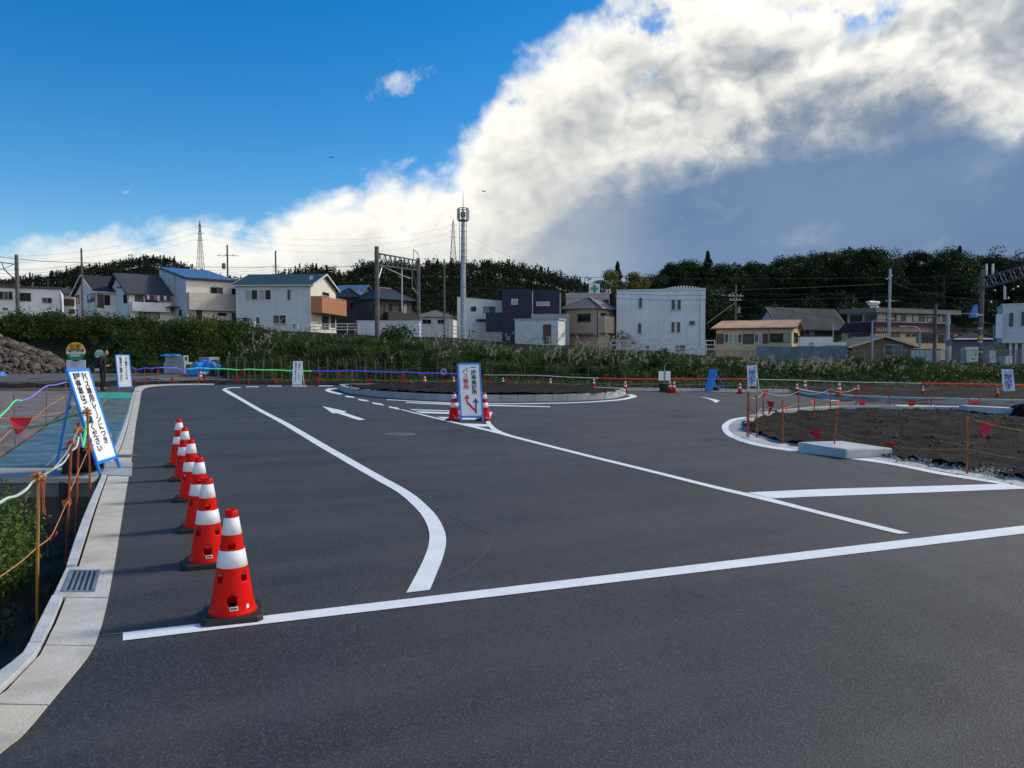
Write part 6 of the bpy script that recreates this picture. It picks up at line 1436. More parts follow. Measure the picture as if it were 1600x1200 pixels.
# white mono-pitch house and navy house
h = House('white_house', 'white mono-pitch house right of the phone tower', 786, 104, 89, 714.5, (7,), 3); zl, zr_ = h.f1.zp(715, 463.5), h.f1.zp(784, 470)
m = MB(); f = h.foot(); m.prism([(p.x, p.y) for p in f], 2.2, [zr_, zr_, zl, zl]); m.build('wall', W_WHITE, h.root); h.shed([zr_, zr_, zl, zl], R_GREY, .12, .1)
h.win(h.f1, 736, 479, 744, 486.5, 2, FR_D, [GL_D, GL_M]); h.win(h.f1, 755.5, 479, 774, 489, 2, FR_D, [GL_M, GL_C]); m = MB(); h.f1.slab(m, h.f1.u(759), h.f1.u(745), h.f1.zp(752, 502), h.f1.zp(752, 499), 0, 1.0); m.build('canopy', R_BLACK, h.root); h.win(h.f1, 733, 517, 742, 527, 1, FR_D)
h = House('navy_house', 'dark navy box-shaped house with a square window', 877, 99, 87, 784.5, (7,), 2.8); u833 = h.f1.u(833); za = h.f1.zp(810, 452); zb_ = h.f1.zp(855, 454.5)
h.walls(za, W_NAVY, a0=u833); h.walls(zb_, W_NAVY, a0=0, a1=u833-.01, b0=.7); uL = h.f1.u(759); h.walls(h.f1.zp(770, 488), W_NAVY, a0=h.L1+.01, a1=uL, b0=.15)
h.win(h.f1, 799, 467, 809, 476, 1, FR_W, GL_C); fb = Face(h.B+h.d2*.7, h.d1, -h.d2); h.win(fb, 838, 471.5, 859, 478, 1, FR_W, GL_C); h.pipe(h.f1, 832, 456, 492, TRIM_W); h.pipe(fb, 875, 458, 493, TRIM_W)
m = MB(); f = h.foot(a0=-1.0, a1=u833+.2, b0=-1.8, b1=.6); zt = h.f1.zp(860, 491.5); m.prism([(p.x, p.y) for p in f], 2, zt); m.build('lean_to', siding_mat('siding_grey', (.28,.32,.36), .5), h.root)
# site cabin
h = House('site_cabin', 'white corrugated site cabin with a brown door', 872, 84, 72, 804.5, 883, 2.2, 'cabin'); z1 = h.f1.zp(840, 500); CAB = mat('cabin_white', (.55,.59,.62), .5, .1); h.walls(z1, CAB)
for k in range(26):
    u = h.L1*(k+.3)/26
    if h.f1.u(861.5) < u < h.f1.u(848.5): continue
    m = MB(); h.f1.slab(m, u, u+.09, 2.2, z1-.1, 0, .03); m.build('rib', CAB, h.root)
m = MB(); f = h.foot(a0=-.12, a1=h.L1+.12, b0=-.12, b1=h.L2+.12); m.prism([(p.x, p.y) for p in f], z1, z1+.18); m.build('roof', mat('cabin_roof', (.33,.35,.37), .6), h.root)
h.win(h.f1, 849, 507, 861, 537, 1, FR_D, mat('cabin_door', (.10,.07,.05), .6), name='door'); m = MB(); h.f1.slab(m, h.f1.u(867), h.f1.u(863.5), h.f1.zp(865, 509.5), h.f1.zp(865, 506.5), 0, .2); m.build('lamp', TRIM_W, h.root)
m = MB(); p0, p1, p2 = h.f1.pt(h.f1.u(828), h.f1.zp(828, 536), 1), h.f1.pt(h.f1.u(846), h.f1.zp(846, 526), 1), h.f1.pt(h.f1.u(862), h.f1.zp(862, 526), 1); m.tube([p0, p1, p2], .03, 5); m.tube([p1, p1-Vector((0,0,1.1))], .03, 5); m.tube([p2, p2-Vector((0,0,1.1))], .03, 5); m.build('handrail', STEEL, h.root)
# low pale wall left of it
h = House('low_wall', 'low pale concrete wall between the phone tower and the navy house', 784, 90, 88, 736, (.3,), 2.4, 'wall'); h.walls(h.f1.zp(760, 520.5), CONC_G); m = MB(); z1 = h.f1.zp(760, 520.5); h.f1.slab(m, -.05, h.L1+.05, z1, z1+.12, -.36, .06); m.build('coping', CONC_G, h.root)
# beige house with hip roof, clinic behind
h = House('beige_house', 'beige two-storey house with taupe hip roof and corner balcony', 935, 100, 62, 884, 962, 2.6); ze = h.f1.zp(920, 481.5); h.walls(ze, W_BEIGE); h.hip(ze, h.f1.zp(908, 463.5), R_TAUPE, .65)
h.win(h.f1, 903, 490, 923, 502, 2, FR_D, GL_D, True); h.win(h.f2, 938, 489, 947, 500, 1, FR_D, GL_D); h.balcony(h.f2, 936, 962, 495, 521, .8, W_BEIGE, STEEL_D); h.pipe(h.f1, 934, 483, 530, FR_D)
m = MB(); h.f1.slab(m, h.f1.u(933), h.f1.u(886), h.f1.zp(910, 524), h.f1.zp(910, 520.5), 0, .7); m.build('porch_roof', R_TAUPE, h.root)
h = House('clinic', 'pale clinic building with a green cross sign on its roof', 952, 128, 85, 884, (9,), 2.8, 'building'); ze = h.f1.zp(920, 459.5); h.walls(ze, siding_mat('render_grey', (.36,.35,.35), 1.2)); m = MB(); h.f1.slab(m, -.1, h.L1+.1, ze, ze+.2, -9.1, .1); m.build('parapet', TRIM_W, h.root); h.win(h.f1, 942, 468, 951, 476, 2, FR_D)
za, zb_ = h.f1.zp(928, 459), h.f1.zp(928, 443); m = MB(); h.f1.slab(m, h.f1.u(937), h.f1.u(920), za, zb_, -.5, -.2); sb = m.build('roof_sign', mat('sign_lightbox', (.66,.72,.70), .4, .03), h.root)
m = MB(); ua, ub = h.f1.u(937), h.f1.u(920); uc, zc, s_ = (ua+ub)/2, (za+zb_)/2, (ub-ua)*.36; h.f1.slab(m, uc-s_, uc+s_, zc-s_*.36, zc+s_*.36, -.2, -.17); h.f1.slab(m, uc-s_*.36, uc+s_*.36, zc+s_*.36, zc+s_, -.2, -.17); h.f1.slab(m, uc-s_*.36, uc+s_*.36, zc-s_, zc-s_*.36, -.2, -.17); o = m.build('green_cross', mat('cross_green', (.01,.30,.14), .5, .05), None, loc=(0,0,0)); o.data.transform(Matrix.Translation(-wloc(h.root))); o.parent = sb
# pale block building
h = House('block_building', 'tall plain pale blue-grey block building with narrow slit windows', 1101.5, 100, 77, 963, (10,), 1.4, 'building'); z1 = h.f1.zp(1030, 453); h.walls(z1, W_PALE); m = MB(); h.f1.slab(m, -.05, h.L1+.05, z1, z1+.12, -10.05, .05); m.build('coping', TRIM_W, h.root)
for q in [(998,465,1003,481),(1049,468,1054.5,484),(1058,468,1063.5,484),(997,505,1002,521),(1049,503,1054,519),(1057.5,503,1063,519)]: h.win(h.f1, *q, 1, FR_A, GL_M, True)
h.win(h.f1, 1077, 501, 1086, 508, 1, FR_A, GL_M, True); h.win(h.f1, 1056, 539, 1071, 549, 1, FR_A, GL_M)
m = MB(); f = h.foot(a0=.4, a1=5.6, b0=1, b1=9); zr2 = h.f1.zp(1065, 448)
n_ = 14
for k in range(n_):
    a, b = .4+5.2*k/n_, .4+5.2*(k+.62)/n_; za_ = z1+.1+(zr2-z1)*math.sin(math.pi*(k+.5)/n_); q = [h.corner(a, 1), h.corner(b, 1), h.corner(b, 9), h.corner(a, 9)]; m.prism([(p.x, p.y) for p in q], z1, za_+.1)
m.build('corrugated_roof', TRIM_W, h.root)
m = MB(); p = h.f1.pt(h.f1.u(1037.5), h.f1.zp(1037, 545), .5); q = h.f1.pt(h.f1.u(1037.5), h.f1.zp(1037, 493), .5); m.tube([p, q], .03, 5); m.tube([q-Vector((0,0,.9)), q+Vector((.35,0,-.55))], .02, 4); m.build('stand_pipe', STEEL, h.root); h.pipe(h.f1, 1094, 455, 545, TRIM_W)
# yellow bungalow
h = House('bungalow', 'single-storey yellow bungalow with pink-tan tiled roof and brown shutters', 1237, 100, 66, 1119, 1250, 1.0); ze = h.f1.zp(1180, 513); h.walls(ze, W_YEL); h.gable(1, ze, ze+1.15, R_TAN, W_YEL, .6, trim=SHUT)
m = MB()
for k in range(40):
    a = -.5+(h.L1+1)*k/40; cm = h.L2/2; sl = 1.15/cm; p = h.corner(a, -.6); q = h.corner(a, cm); m.bar((p.x, p.y, ze-.6*sl+.2), (q.x, q.y, ze+1.15+.2), .1, .08)
m.build('tile_rolls', R_TAN, h.root)
h.win(h.f1, 1120, 521.5, 1131, 537, 1, FR_D, SHUT, name='shutter'); h.win(h.f1, 1131.5, 521.5, 1145, 536, 2, FR_W, [GL_C, GL_M]); h.win(h.f1, 1146, 521.5, 1160, 536, 2, FR_W, [GL_M, GL_C]); h.win(h.f1, 1161, 521.5, 1178, 537, 1, FR_D, SHUT, name='shutter'); h.win(h.f1, 1179, 521.5, 1191, 536, 2, FR_W, [GL_C, GL_M]); h.win(h.f1, 1192, 521.5, 1199.5, 537, 1, FR_D, SHUT, name='shutter'); h.win(h.f1, 1203, 520.5, 1234, 535, 3, FR_D, [GL_C, GL_D, GL_D]); h.win(h.f2, 1240, 520, 1246, 536, 1, FR_D); h.pipe(h.f1, 1201, 514, 538)
# grey gabled house behind
h = House('slate_house', 'house with big grey slate gable roof behind the bungalow', 1219, 124, 25, 1182, (14,), 1.2); ze = h.f2.zp(1230, 509); h.walls(ze, W_DARK); h.gable(2, ze, h.f2.zp(1219, 480), R_SLATE, W_BLUEGREY, .7, trim=R_BLACK); h.win(h.f2, 1256, 515, 1272, 524, 2, FR_A, [GL_M, GL_C])
h = House('garden_wall', 'white garden wall between the bungalow and the slate house', 1302, 108, 90, 1249, (.3,), 1, 'wall'); h.walls(h.f1.zp(1275, 526), W_WHITE); z1 = h.f1.zp(1275, 526); m = MB(); h.f1.slab(m, -.05, h.L1+.05, z1, z1+.15, -.4, .08); m.build('coping', R_BLACK, h.root)
# blue sheet fence
h = House('sheet_fence', 'blue corrugated sheet fence in front of the yellow bungalow', 1324, 84, 91, 1182, (.15,), .6, 'fence'); z1 = h.f1.zp(1250, 541); BS = mat('sheet_blue', (.075,.17,.26), .55, .3, .8); n_ = 14
for k in range(n_):
    a, b = h.L1*k/n_, h.L1*(k+1)/n_-.02; m = MB(); h.f1.slab(m, a, b, .4, z1+random.uniform(-.04, .04), -.04, 0); 
    for j in range(6): h.f1.slab(m, a+(b-a)*(j+.2)/6, a+(b-a)*(j+.5)/6, .4, z1-.05, 0, .03)
    m.build('sheet', BS, h.root)
m = MB(); h.f1.slab(m, 0, h.L1*.36, z1+.12, z1+.42, -1.6, -.3); m.build('capping', TRIM_W, h.root)
h = House('light_fence', 'pale blue panel fence right of the brown shed', 1470, 84, 90, 1424, (.15,), .6, 'fence'); z1 = h.f1.zp(1450, 547)
for k in range(3): m = MB(); h.f1.slab(m, h.L1*k/3, h.L1*(k+1)/3-.04, .4, z1, -.05, 0); m.build('panel', mat('panel_sky', (.36,.47,.56), .5, .1), h.root)
m = MB(); h.f1.slab(m, 0, h.L1, z1, z1+.12, -.1, .05); m.build('capping', R_BLACK, h.root)
# purple tiled building
h = House('tiled_building', 'large beige building with a band of purple roof tiles and flat top storey', 1367, 112, 27, 1315, 1496, .8, 'building'); zt = h.f2.zp(1367, 482); zb1 = h.f2.zp(1367, 503); zb2 = h.f2.zp(1367, 518); h.walls(zb2, W_YEL)
h.walls(zt, siding_mat('render_grey', (.36,.35,.35), 1.2), z0=zb2, a0=.7, a1=h.L1-.4, b0=.7, b1=h.L2-.7)
m = MB(); o0 = [h.corner(-.5, -.5), h.corner(-.5, h.L2+.5), h.corner(h.L1+.5, h.L2+.5), h.corner(h.L1+.5, -.5)]; o1 = [h.corner(.45, .45), h.corner(.45, h.L2-.45), h.corner(h.L1-.2, h.L2-.45), h.corner(h.L1-.2, .45)]
for k in range(4):
    m = MB(); a, b, c, d = o0[k], o0[(k+1) % 4], o1[(k+1) % 4], o1[k]; m.hexa([(a.x, a.y, zb2-.12), (b.x, b.y, zb2-.12), (c.x, c.y, zb2-.1), (d.x, d.y, zb2-.1), (a.x, a.y, zb2), (b.x, b.y, zb2), (c.x, c.y, zb1), (d.x, d.y, zb1)]); m.build('tile_band', R_PURP, h.root)
    if k in (0, 3):
        m = MB(); L_ = (b-a).length; n_ = int(L_/.42)
        for j in range(n_): p = a.lerp(b, (j+.5)/n_); q = d.lerp(c, (j+.5)/n_); m.bar((p.x, p.y, zb2+.03), (q.x, q.y, zb1+.03), .14, .09)
        m.build('tile_rolls', R_PURP, h.root)
m = MB(); f = h.foot(a0=-.3, a1=h.L1+.3, b0=-.3, b1=h.L2+.3); m.prism([(p.x, p.y) for p in f], zt-.55, zt+.15); m.build('roof', siding_mat('roof_flat', (.20,.17,.16), 1.0), h.root)
ft = Face(h.B+h.d1*.7+h.d2*.7, h.d2, -h.d1); fl = Face(h.B+h.d1*.7+h.d2*.7, h.d1, -h.d2)
for q in [(1384,491,1398,502),(1399,491,1414,502),(1425,491.5,1444,502.5),(1448,492,1462,503),(1466,492.5,1477,503)]: h.win(ft, *q, 2, FR_D, [GL_C, GL_M])
h.win(fl, 1328, 492, 1347, 503, 3, FR_D, GL_D); h.win(fl, 1351, 491, 1370, 502, 2, FR_D, GL_M)
for q in [(1326,521,1336,531),(1337,521,1348,531),(1349,520,1359,530)]: h.win(h.f1, *q, 1, FR_D, GL_M)
h.win(h.f2, 1390, 517.5, 1406, 528, 2, FR_A, GL_M); h.win(h.f2, 1415, 521, 1422, 527, 1, FR_A, GL_D); h.win(h.f2, 1423.5, 521, 1431, 527, 1, FR_A, GL_D); h.win(h.f2, 1432, 522, 1458, 536, 3, FR_D, [GL_M, GL_D, GL_D]); h.win(h.f2, 1465, 523, 1490, 536, 3, FR_D, [GL_D, GL_M, GL_D])
p = ft.pt(ft.u(1386), zt+.15, -2.5); m = MB(); m.obox(p+Vector((0,0,.55)), h.d2*1.0, Vector((0, .9, .55)), Vector((0, -.03, .06))); m.build('solar_heater', SOLAR, h.root); m = MB(); m.tube([p+h.d2*-1.1+Vector((0,-.2,.95)), p+h.d2*1.1+Vector((0,-.2,.95))], .26, 12); m.build('tank', TRIM_W, h.root)
# brown shed
h = House('shed', 'brown wooden shed with shallow gable in front of the tiled building', 1427, 86, 88, 1332, (7,), .7, 'shed'); ze = h.f1.zp(1380, 541); h.walls(ze, W_BROWN); h.gable(2, ze, h.f1.zp(1380, 526.5), R_BLACK, W_BROWN, .6, .12, trim=FR_A); h.win(h.f1, 1381, 538.5, 1410, 556, 2, FR_A, [glass_mat('glass_blue', (.10,.17,.26), .15), GL_M])
# grey house with tile roof
h = House('tile_house', 'low grey house with pale striped tile roof behind the gantry mast', 1553, 94, 62, 1491, (9,), .6); ze = h.f1.zp(1520, 531); h.walls(ze, siding_mat('render_dim', (.23,.235,.24), .8)); h.hip(ze, h.f1.zp(1520, 516), R_SLATE, .6)
m = MB()
for k in range(34):
    a = h.L1*(k+.5)/34; c = h.L2/2; fr_ = min(1, min(a, h.L1-a)/c+.25); p = h.corner(a, -.6); q = h.corner(a, -.6+(c+.6)*fr_*.97); z2 = ze+(h.f1.zp(1520, 516)-ze)*fr_*.97; m.bar((p.x, p.y, ze+.05), (q.x, q.y, z2+.05), .14, .06)
m.build('tile_rolls', TRIM_W, h.root)
# white building at the right edge
h = House('white_building', 'white clad building on posts at the right edge', 1650, 80, 61, 1566, (9,), .6, 'building'); zt, zb_ = h.f1.zp(1583, 476.5), h.f1.zp(1583, 536); WB = siding_mat('siding_pale', (.52,.58,.63), .5); h.walls(zt, WB, z0=zb_); h.walls(zb_, siding_mat('render_dim', (.23,.235,.24), .8), a0=.5, a1=h.L1-.9, b0=1.4, name='ground_floor')
m = MB(); h.f1.slab(m, -.1, h.L1+.1, zt, zt+.15, -9.1, .1); m.build('roof', TRIM_W, h.root); m = MB(); h.f1.slab(m, 0, h.L1, zb_, zb_+.15, -.02, .08); m.build('lower_trim', TRIM_W, h.root)
h.win(h.f1, 1577, 489, 1582.5, 510, 1, FR_D, GL_M); h.win(h.f1, 1596, 487, 1606, 509, 2, FR_D, GL_M)
for px in (1580, 1589, 1600): m = MB(); u = h.f1.u(px); h.f1.slab(m, u-.12, u+.12, .4, zb_, -.5, -.26); m.build('post', TRIM_W, h.root)
m = MB(); f0 = Face(h.f1.o+h.f1.n*.6, h.f1.d, h.f1.n); u0, u1, za, zb_ = f0.rect(1555.5, 491, 1566, 528.5); f0.slab(m, u0, u1, za, zb_, -.15, .15); m.build('sign_panel', mat('panel_white', (.6,.66,.72), .45, .04), h.root)

# ------------------------------------------------------------------ railway masts, poles, towers, wires
def mast(px, top_py, D, label, r0=.19, r1=.15, base=None):
    t = AT(px, top_py, D); z0 = bank_z(t.x, D)-.5 if base is None else base
    o = thing('railway_mast', label, 'mast', (t.x, D, z0)); m = MB(); m.tube([(t.x, D, z0), (t.x, D, t.z)], [r0, r1], 12); m.build('pole', POLE_CONC, o)
    for k in range(11):
        m = MB(); z = z0+(t.z-z0)*(.2+.07*k); m.lathe([(r0+.025, -.05), (r0+.025, .05)], (t.x, D, z), 12); m.build('band', STEEL_D, o)
    return o, t
def truss(root, p, q, hgt, m_, n_=9, w=.35):
    p, q = Vector(p), Vector(q); side = (q-p).cross(Vector((0, 0, 1))).normalized()*w/2
    for s_ in (-1, 1):
        for dz_ in (0, -hgt): m = MB(); m.bar(p+side*s_+Vector((0, 0, dz_)), q+side*s_+Vector((0, 0, dz_)), .09, .09); m.build('chord', m_, root)
        for k in range(n_):
            a, b, c = p.lerp(q, k/n_), p.lerp(q, (k+.5)/n_), p.lerp(q, (k+1)/n_); m = MB(); m.bar(a+side*s_, b+side*s_-Vector((0,0,hgt)), .06); m.bar(b+side*s_-Vector((0,0,hgt)), c+side*s_, .06); m.build('brace', m_, root)
    m = MB()
    for k in range(n_+1):
        for dz_ in (0, -hgt): a = p.lerp(q, k/n_)+Vector((0, 0, dz_)); m.bar(a-side, a+side, .05)
    m.build('cross_ties', m_, root)
TR = mat('gantry_steel', (0.10, 0.105, 0.11), 0.6, 0.2, 3, metal=.2)
o1, t1 = mast(588.5, 385, 86, 'tall near railway mast with banded pole left of the lattice beam', .27, .24); o2, t2 = mast(653.5, 403.5, 108, 'far railway mast at the right end of the lattice beam', .27, .24)
beam = thing('gantry_beam', 'steel lattice beam between the two railway masts in the middle', 'gantry', tuple((t1+t2)/2)); truss(beam, t1-Vector((0, 0, .75)), t2-Vector((0, 0, .35)), 1.3, TR, 9, .5)
m = MB(); a = t1.lerp(t2, .1)-Vector((0,0,2.2)); b = t1.lerp(t2, .75)-Vector((0,0,3.0)); m.tube([t1-Vector((0,0,4.2)), a+Vector((0,0,.1)), b], .07, 6); m.build('pull_off', STEEL, beam)
m = MB(); a = t1.lerp(t2, .55)-Vector((0, 0, 1.9)); m.tube([a, a-Vector((0, 0, 5.5))], .09, 8); m.build('drop_post', STEEL, beam)
m = MB(); c = t1.lerp(t2, .82)-Vector((0,0,4.3)); d_ = t1.lerp(t2, 1.0)-Vector((0,0,5.2)); m.bar(c, d_, .06); m.bar(c+Vector((0,0,2.6)), d_+Vector((0,0,.2)), .05); m.bar(c+Vector((0,0,2.6)), c, .05)
for k in range(3): e = c.lerp(d_, .2+.3*k); m.lathe([(.05,-.1),(.12,0),(.05,.1)], e+Vector((0,0,.2)), 8)
m.build('insulator_arm', STEEL, beam)
m = MB(); e = t1.lerp(t2, .86)
m.bar(e-Vector((0,0,.4)), e+Vector((0,0,1.0)), .07); m.bar(t2-Vector((0,0,.3)), t2+Vector((0,0,.6)), .07); m.bar(e+Vector((0,0,1.0)), t2+Vector((0,0,.6)), .07); m.build('top_frame', TR, beam)
o3, t3 = mast(25.5, 398, 104, 'railway mast with a curved bracket at the far left', .26, .22)
br = thing('gantry_beam', 'overhead beam and brace leaving the picture left of the far left mast', 'gantry', tuple(t3)); q = AT(-60, 402, 90); m = MB(); m.bar(t3-Vector((0,0,1.3)), q, .12); m.build('chord', TR, br); m = MB(); m.bar(t3-Vector((0,0,3.6)), AT(6, 420, 100), .1); m.bar(AT(6, 420, 100), AT(3, 410, 99), .08); m.bar(AT(6,420,100), AT(22, 413, 103), .07); m.bar(AT(6,420,100), AT(-60, 424, 90), .08); m.build('brace', TR, br)
o4, t4 = mast(1535, 421, 82, 'dark railway mast carrying the lattice beam at the right', .24, .22); o4.children[0].data.materials[0] = mat('mast_dark', (.055,.058,.06), .7, .3, 2)
bm_ = thing('gantry_beam', 'steel lattice beam running out of the picture from the right railway mast', 'gantry', tuple(t4)); q = AT(1680, 392, 72); truss(bm_, t4-Vector((0,0,.9)), q, 1.15, TR, 9, .5)
m = MB(); 
for px, dy in ((1541, 0), (1551, .4)): p = AT(px, 430, 82); m.tube([p, p+Vector((0, 0, 1.2))], .13, 8)
m.build('stub_posts', STEEL, bm_)
m = MB()
for px, y0, y1 in ((1569, 446, 468), (1571, 448, 468)): m.tube([AT(px, y0, 80), AT(px, y1, 80)], .06, 6)
for px, py in ((1583, 452), (1590, 448), (1548, 472), (1575, 466), (1554, 454)): m.lathe([(.04,-.12),(.13,0),(.04,.12)], AT(px, py, 80), 8)
m.build('insulators', STEEL, bm_)
for k, (py, c, nm) in enumerate([(527, (.55,.38,.02), 'yellow'), (513, (.45,.47,.5), 'white'), (534, (.45,.47,.5), 'white'), (550, (.5,.52,.55), 'white')]):
    p = AT(1532, py, 81.6); m = MB(); m.lathe([(.262, -.2 if k == 0 else -.1), (.262, .2 if k == 0 else .1)], p+Vector((.2, .4, 0)), 14); m.build('mast_plate', mat('plate_%s' % nm, c, .5), o4)
# blue triangular blind on the mast
p = [AT(1516, 496, 81), AT(1528, 496, 81), AT(1528, 477, 81), AT(1524, 476, 81)]; m = MB(); k = 4; m.add(p+[v+Vector((0, .35, 0)) for v in p], [(0,1,2,3),(7,6,5,4)]+[(i, 4+i, 4+(i+1) % 4, (i+1) % 4) for i in range(4)]); o = m.build('cable_cover', BLUE_T, None, loc=tuple(p[0])); tag(o, 'bright blue cover wrapped round equipment on the right railway mast', 'cover')
for k, (px, top, D, lab, rr_, mt) in enumerate([(127, 388, 96, 'slim grey pole standing before the white gabled house with brown roof', .15, POLE_CONC), (430.5, 392, 120, 'bare utility pole top showing above the green roof', .16, POLE_CONC), (694, 405, 100, 'plain tall pole just left of the phone tower', .15, POLE_CONC), (1150, 444, 112, 'utility pole with crossarms behind the yellow bungalow', .15, POLE_CONC), (355, 383, 118, 'utility pole with a transformer behind the blue solar roof', .16, POLE_CONC), (1391, 420, 96, 'tall pale pole in front of the purple tiled building', .2, mat('pole_pale', (.36,.40,.42), .7, .1)), (1462, 475, 80, 'dark pole with two short arms right of the tiled building', .2, mat('pole_dark', (.09,.09,.085), .8, .3)), (1302, 509, 100, 'thin grey post beside the white garden wall', .07, STEEL), (700, 487, 112, 'short pole with aerial behind the white guard rail', .08, STEEL)]):
    t = AT(px, top, D); z0 = bank_z(t.x, D)-.5; o = thing('utility_pole', lab, 'pole', (t.x, D, z0)); m = MB(); m.tube([(t.x, D, z0), (t.x, D, t.z)], [rr_, rr_*.75], 10); m.build('pole', mt, o)
    if k in (3, 4):
        for dz_, L in ((.9, 1.1), (1.5, .9)) if k == 3 else ((1.6, 1.6),):
            m = MB(); zz = t.z-dz_-(.8 if k == 3 else 0); m.bar((t.x-L, D, zz), (t.x+L, D, zz), .08); m.build('crossarm', STEEL, o)
            for j in range(4 if k == 3 else 3): m = MB(); x = t.x-L+2*L*(j+.3)/(4 if k == 3 else 3); m.lathe([(.03,0),(.1,.1),(.03,.25)], (x, D, zz+.04), 8); m.build('insulator', TRIM_W, o)
        m = MB(); m.lathe([(.26,0),(.28,.1),(.28,.75),(.2,.85)], (t.x-(.55 if k == 4 else -.35), D-.1, t.z-(3.6 if k == 4 else 4.2)), 14); m.build('transformer', STEEL_D, o)
    if k in (0, 1):
        for dz_ in (2.2, 2.6, 3.0): m = MB(); m.bar((t.x-.5, D, t.z-dz_), (t.x+.5, D, t.z-dz_), .05); m.build('bracket', STEEL_D, o)
    if k == 5:
        m = MB(); m.bar((t.x-.5, D, t.z-1.3), (t.x+.3, D, t.z-.8), .1); m.build('bracket', STEEL, o); m = MB(); q = AT(1381, 472, D-.3); m.tube([q+Vector((-.8,0,0)), q+Vector((.8,0,0))], .01, 4); m.build('stay', STEEL, o)
        m = MB(); p = AT(1391, 470, D); m.bar(p+Vector((-.6,0,0)), p+Vector((.9,0,0)), .06); m.build('arm', STEEL, o)
    if k == 6:
        for dz_ in (.9, 1.5): m = MB(); m.bar((t.x, D, t.z-dz_-.4), (t.x-.9, D, t.z-dz_-.55), .22, .12); m.build('arm', FR_D, o)
# street lamps
for (px, top, base, D, arm, lab) in [(1363, 502, 555, 80, 'r', 'slim street lamp post in front of the tiled building'), (1437, 514, 550, 82, 'l', 'street lamp with a long arm over the brown shed'), (1481, 490, 566, 80, 'R', 'pale goalpost-shaped post with a long top arm'), (1553, 508, 552, 86, 'l', 'thin lamp post with curved top left of the white building')]:
    b_ = AT(px, base, D); t = AT(px, top, D); o = thing('street_lamp', lab, 'street lamp', (b_.x, D, b_.z)); m = MB(); m.tube([b_-Vector((0,0,.4)), t], .09 if arm != 'R' else .2, 8); m.build('post', mat('pole_pale', (.36,.40,.42), .7, .1), o)
    L = {'r': 1.9, 'l': -1.8, 'R': 3.2}[arm]; m = MB(); m.tube([t, t+Vector((L*.3, 0, .25 if arm != 'R' else 0)), t+Vector((L, 0, .3 if arm != 'R' else 0))], .05, 6); m.build('arm', STEEL, o)
    m = MB(); m.obox(t+Vector((L, 0, .27 if arm != 'R' else -.15)), (.35, 0, 0), (0, .14, 0), (0, 0, .07)); m.build('lamp_head', FR_A, o)
# round road sign
p = AT(1483, 536, 79); o = thing('road_sign', 'round blue road sign on the pale goalpost-shaped post', 'road sign', tuple(p)); disc(p, .32, -.32, .32, mat('roadsign_blue', (.02,.06,.25), .45), o, 'disc'); disc(p, .36, -.36, .36, mat('roadsign_red', (.35,.03,.04), .45), o, 'rim', d0=-.025)
# phone tower
D = 92; t = AT(723.5, 326, D); z0 = bank_z(t.x, D)-.3; o = thing('phone_tower', 'tall slender phone tower with antenna ring and spike', 'tower', (t.x, D, z0)); GALV = mat('tower_grey', (.33,.37,.42), .5, .12, 2, metal=.4)
zm = AT(723.5, 412, D).z; m = MB(); m.tube([(t.x, D, z0), (t.x, D, zm), (t.x, D, t.z-.5)], [.38, .30, .2], 14); m.build('mast', GALV, o)
m = MB()
for sx in (-.42, .42): m.tube([(t.x+sx, D-.3, zm), (t.x+sx, D-.3, t.z-1.4)], .035, 5)
k = 0; z = zm
while z < t.z-1.5: m.bar((t.x-.42, D-.3, z), (t.x+.42, D-.3, z), .04); z += .75
m.build('ladder', STEEL_D, o)
for zz in (t.z-1.4, t.z):
    m = MB(); n_ = 16; m.tube([(t.x+.62*math.cos(6.283*i/n_), D+.62*math.sin(6.283*i/n_), zz) for i in range(n_+1)], .05, 5, False); m.build('ring', STEEL_D, o)
for i in range(8):
    a = 6.283*i/8; m = MB(); m.obox((t.x+.68*math.cos(a), D+.68*math.sin(a), t.z-.7), (.08*math.sin(a), -.08*math.cos(a), 0), (.05*math.cos(a), .05*math.sin(a), 0), (0, 0, .62)); m.build('antenna', mat('antenna_grey', (.20,.21,.22), .5), o)
m = MB(); m.lathe([(.5,-1.45),(.5,-1.35)], t, 16); m.lathe([(.3,-1.0),(.3,-.4)], t, 10); m.build('platform', STEEL_D, o)
m = MB(); m.tube([t-Vector((0,0,.5)), AT(723.5, 296, D)], [.06, .015], 6); m.build('spike', STEEL_D, o)
m = MB()
for i in range(34): zz = z0+1.2+i*.34; m.bar((t.x+.30, D-.22, zz), (t.x+.46, D-.3, zz), .035)
m.build('step_bolts', STEEL_D, o)
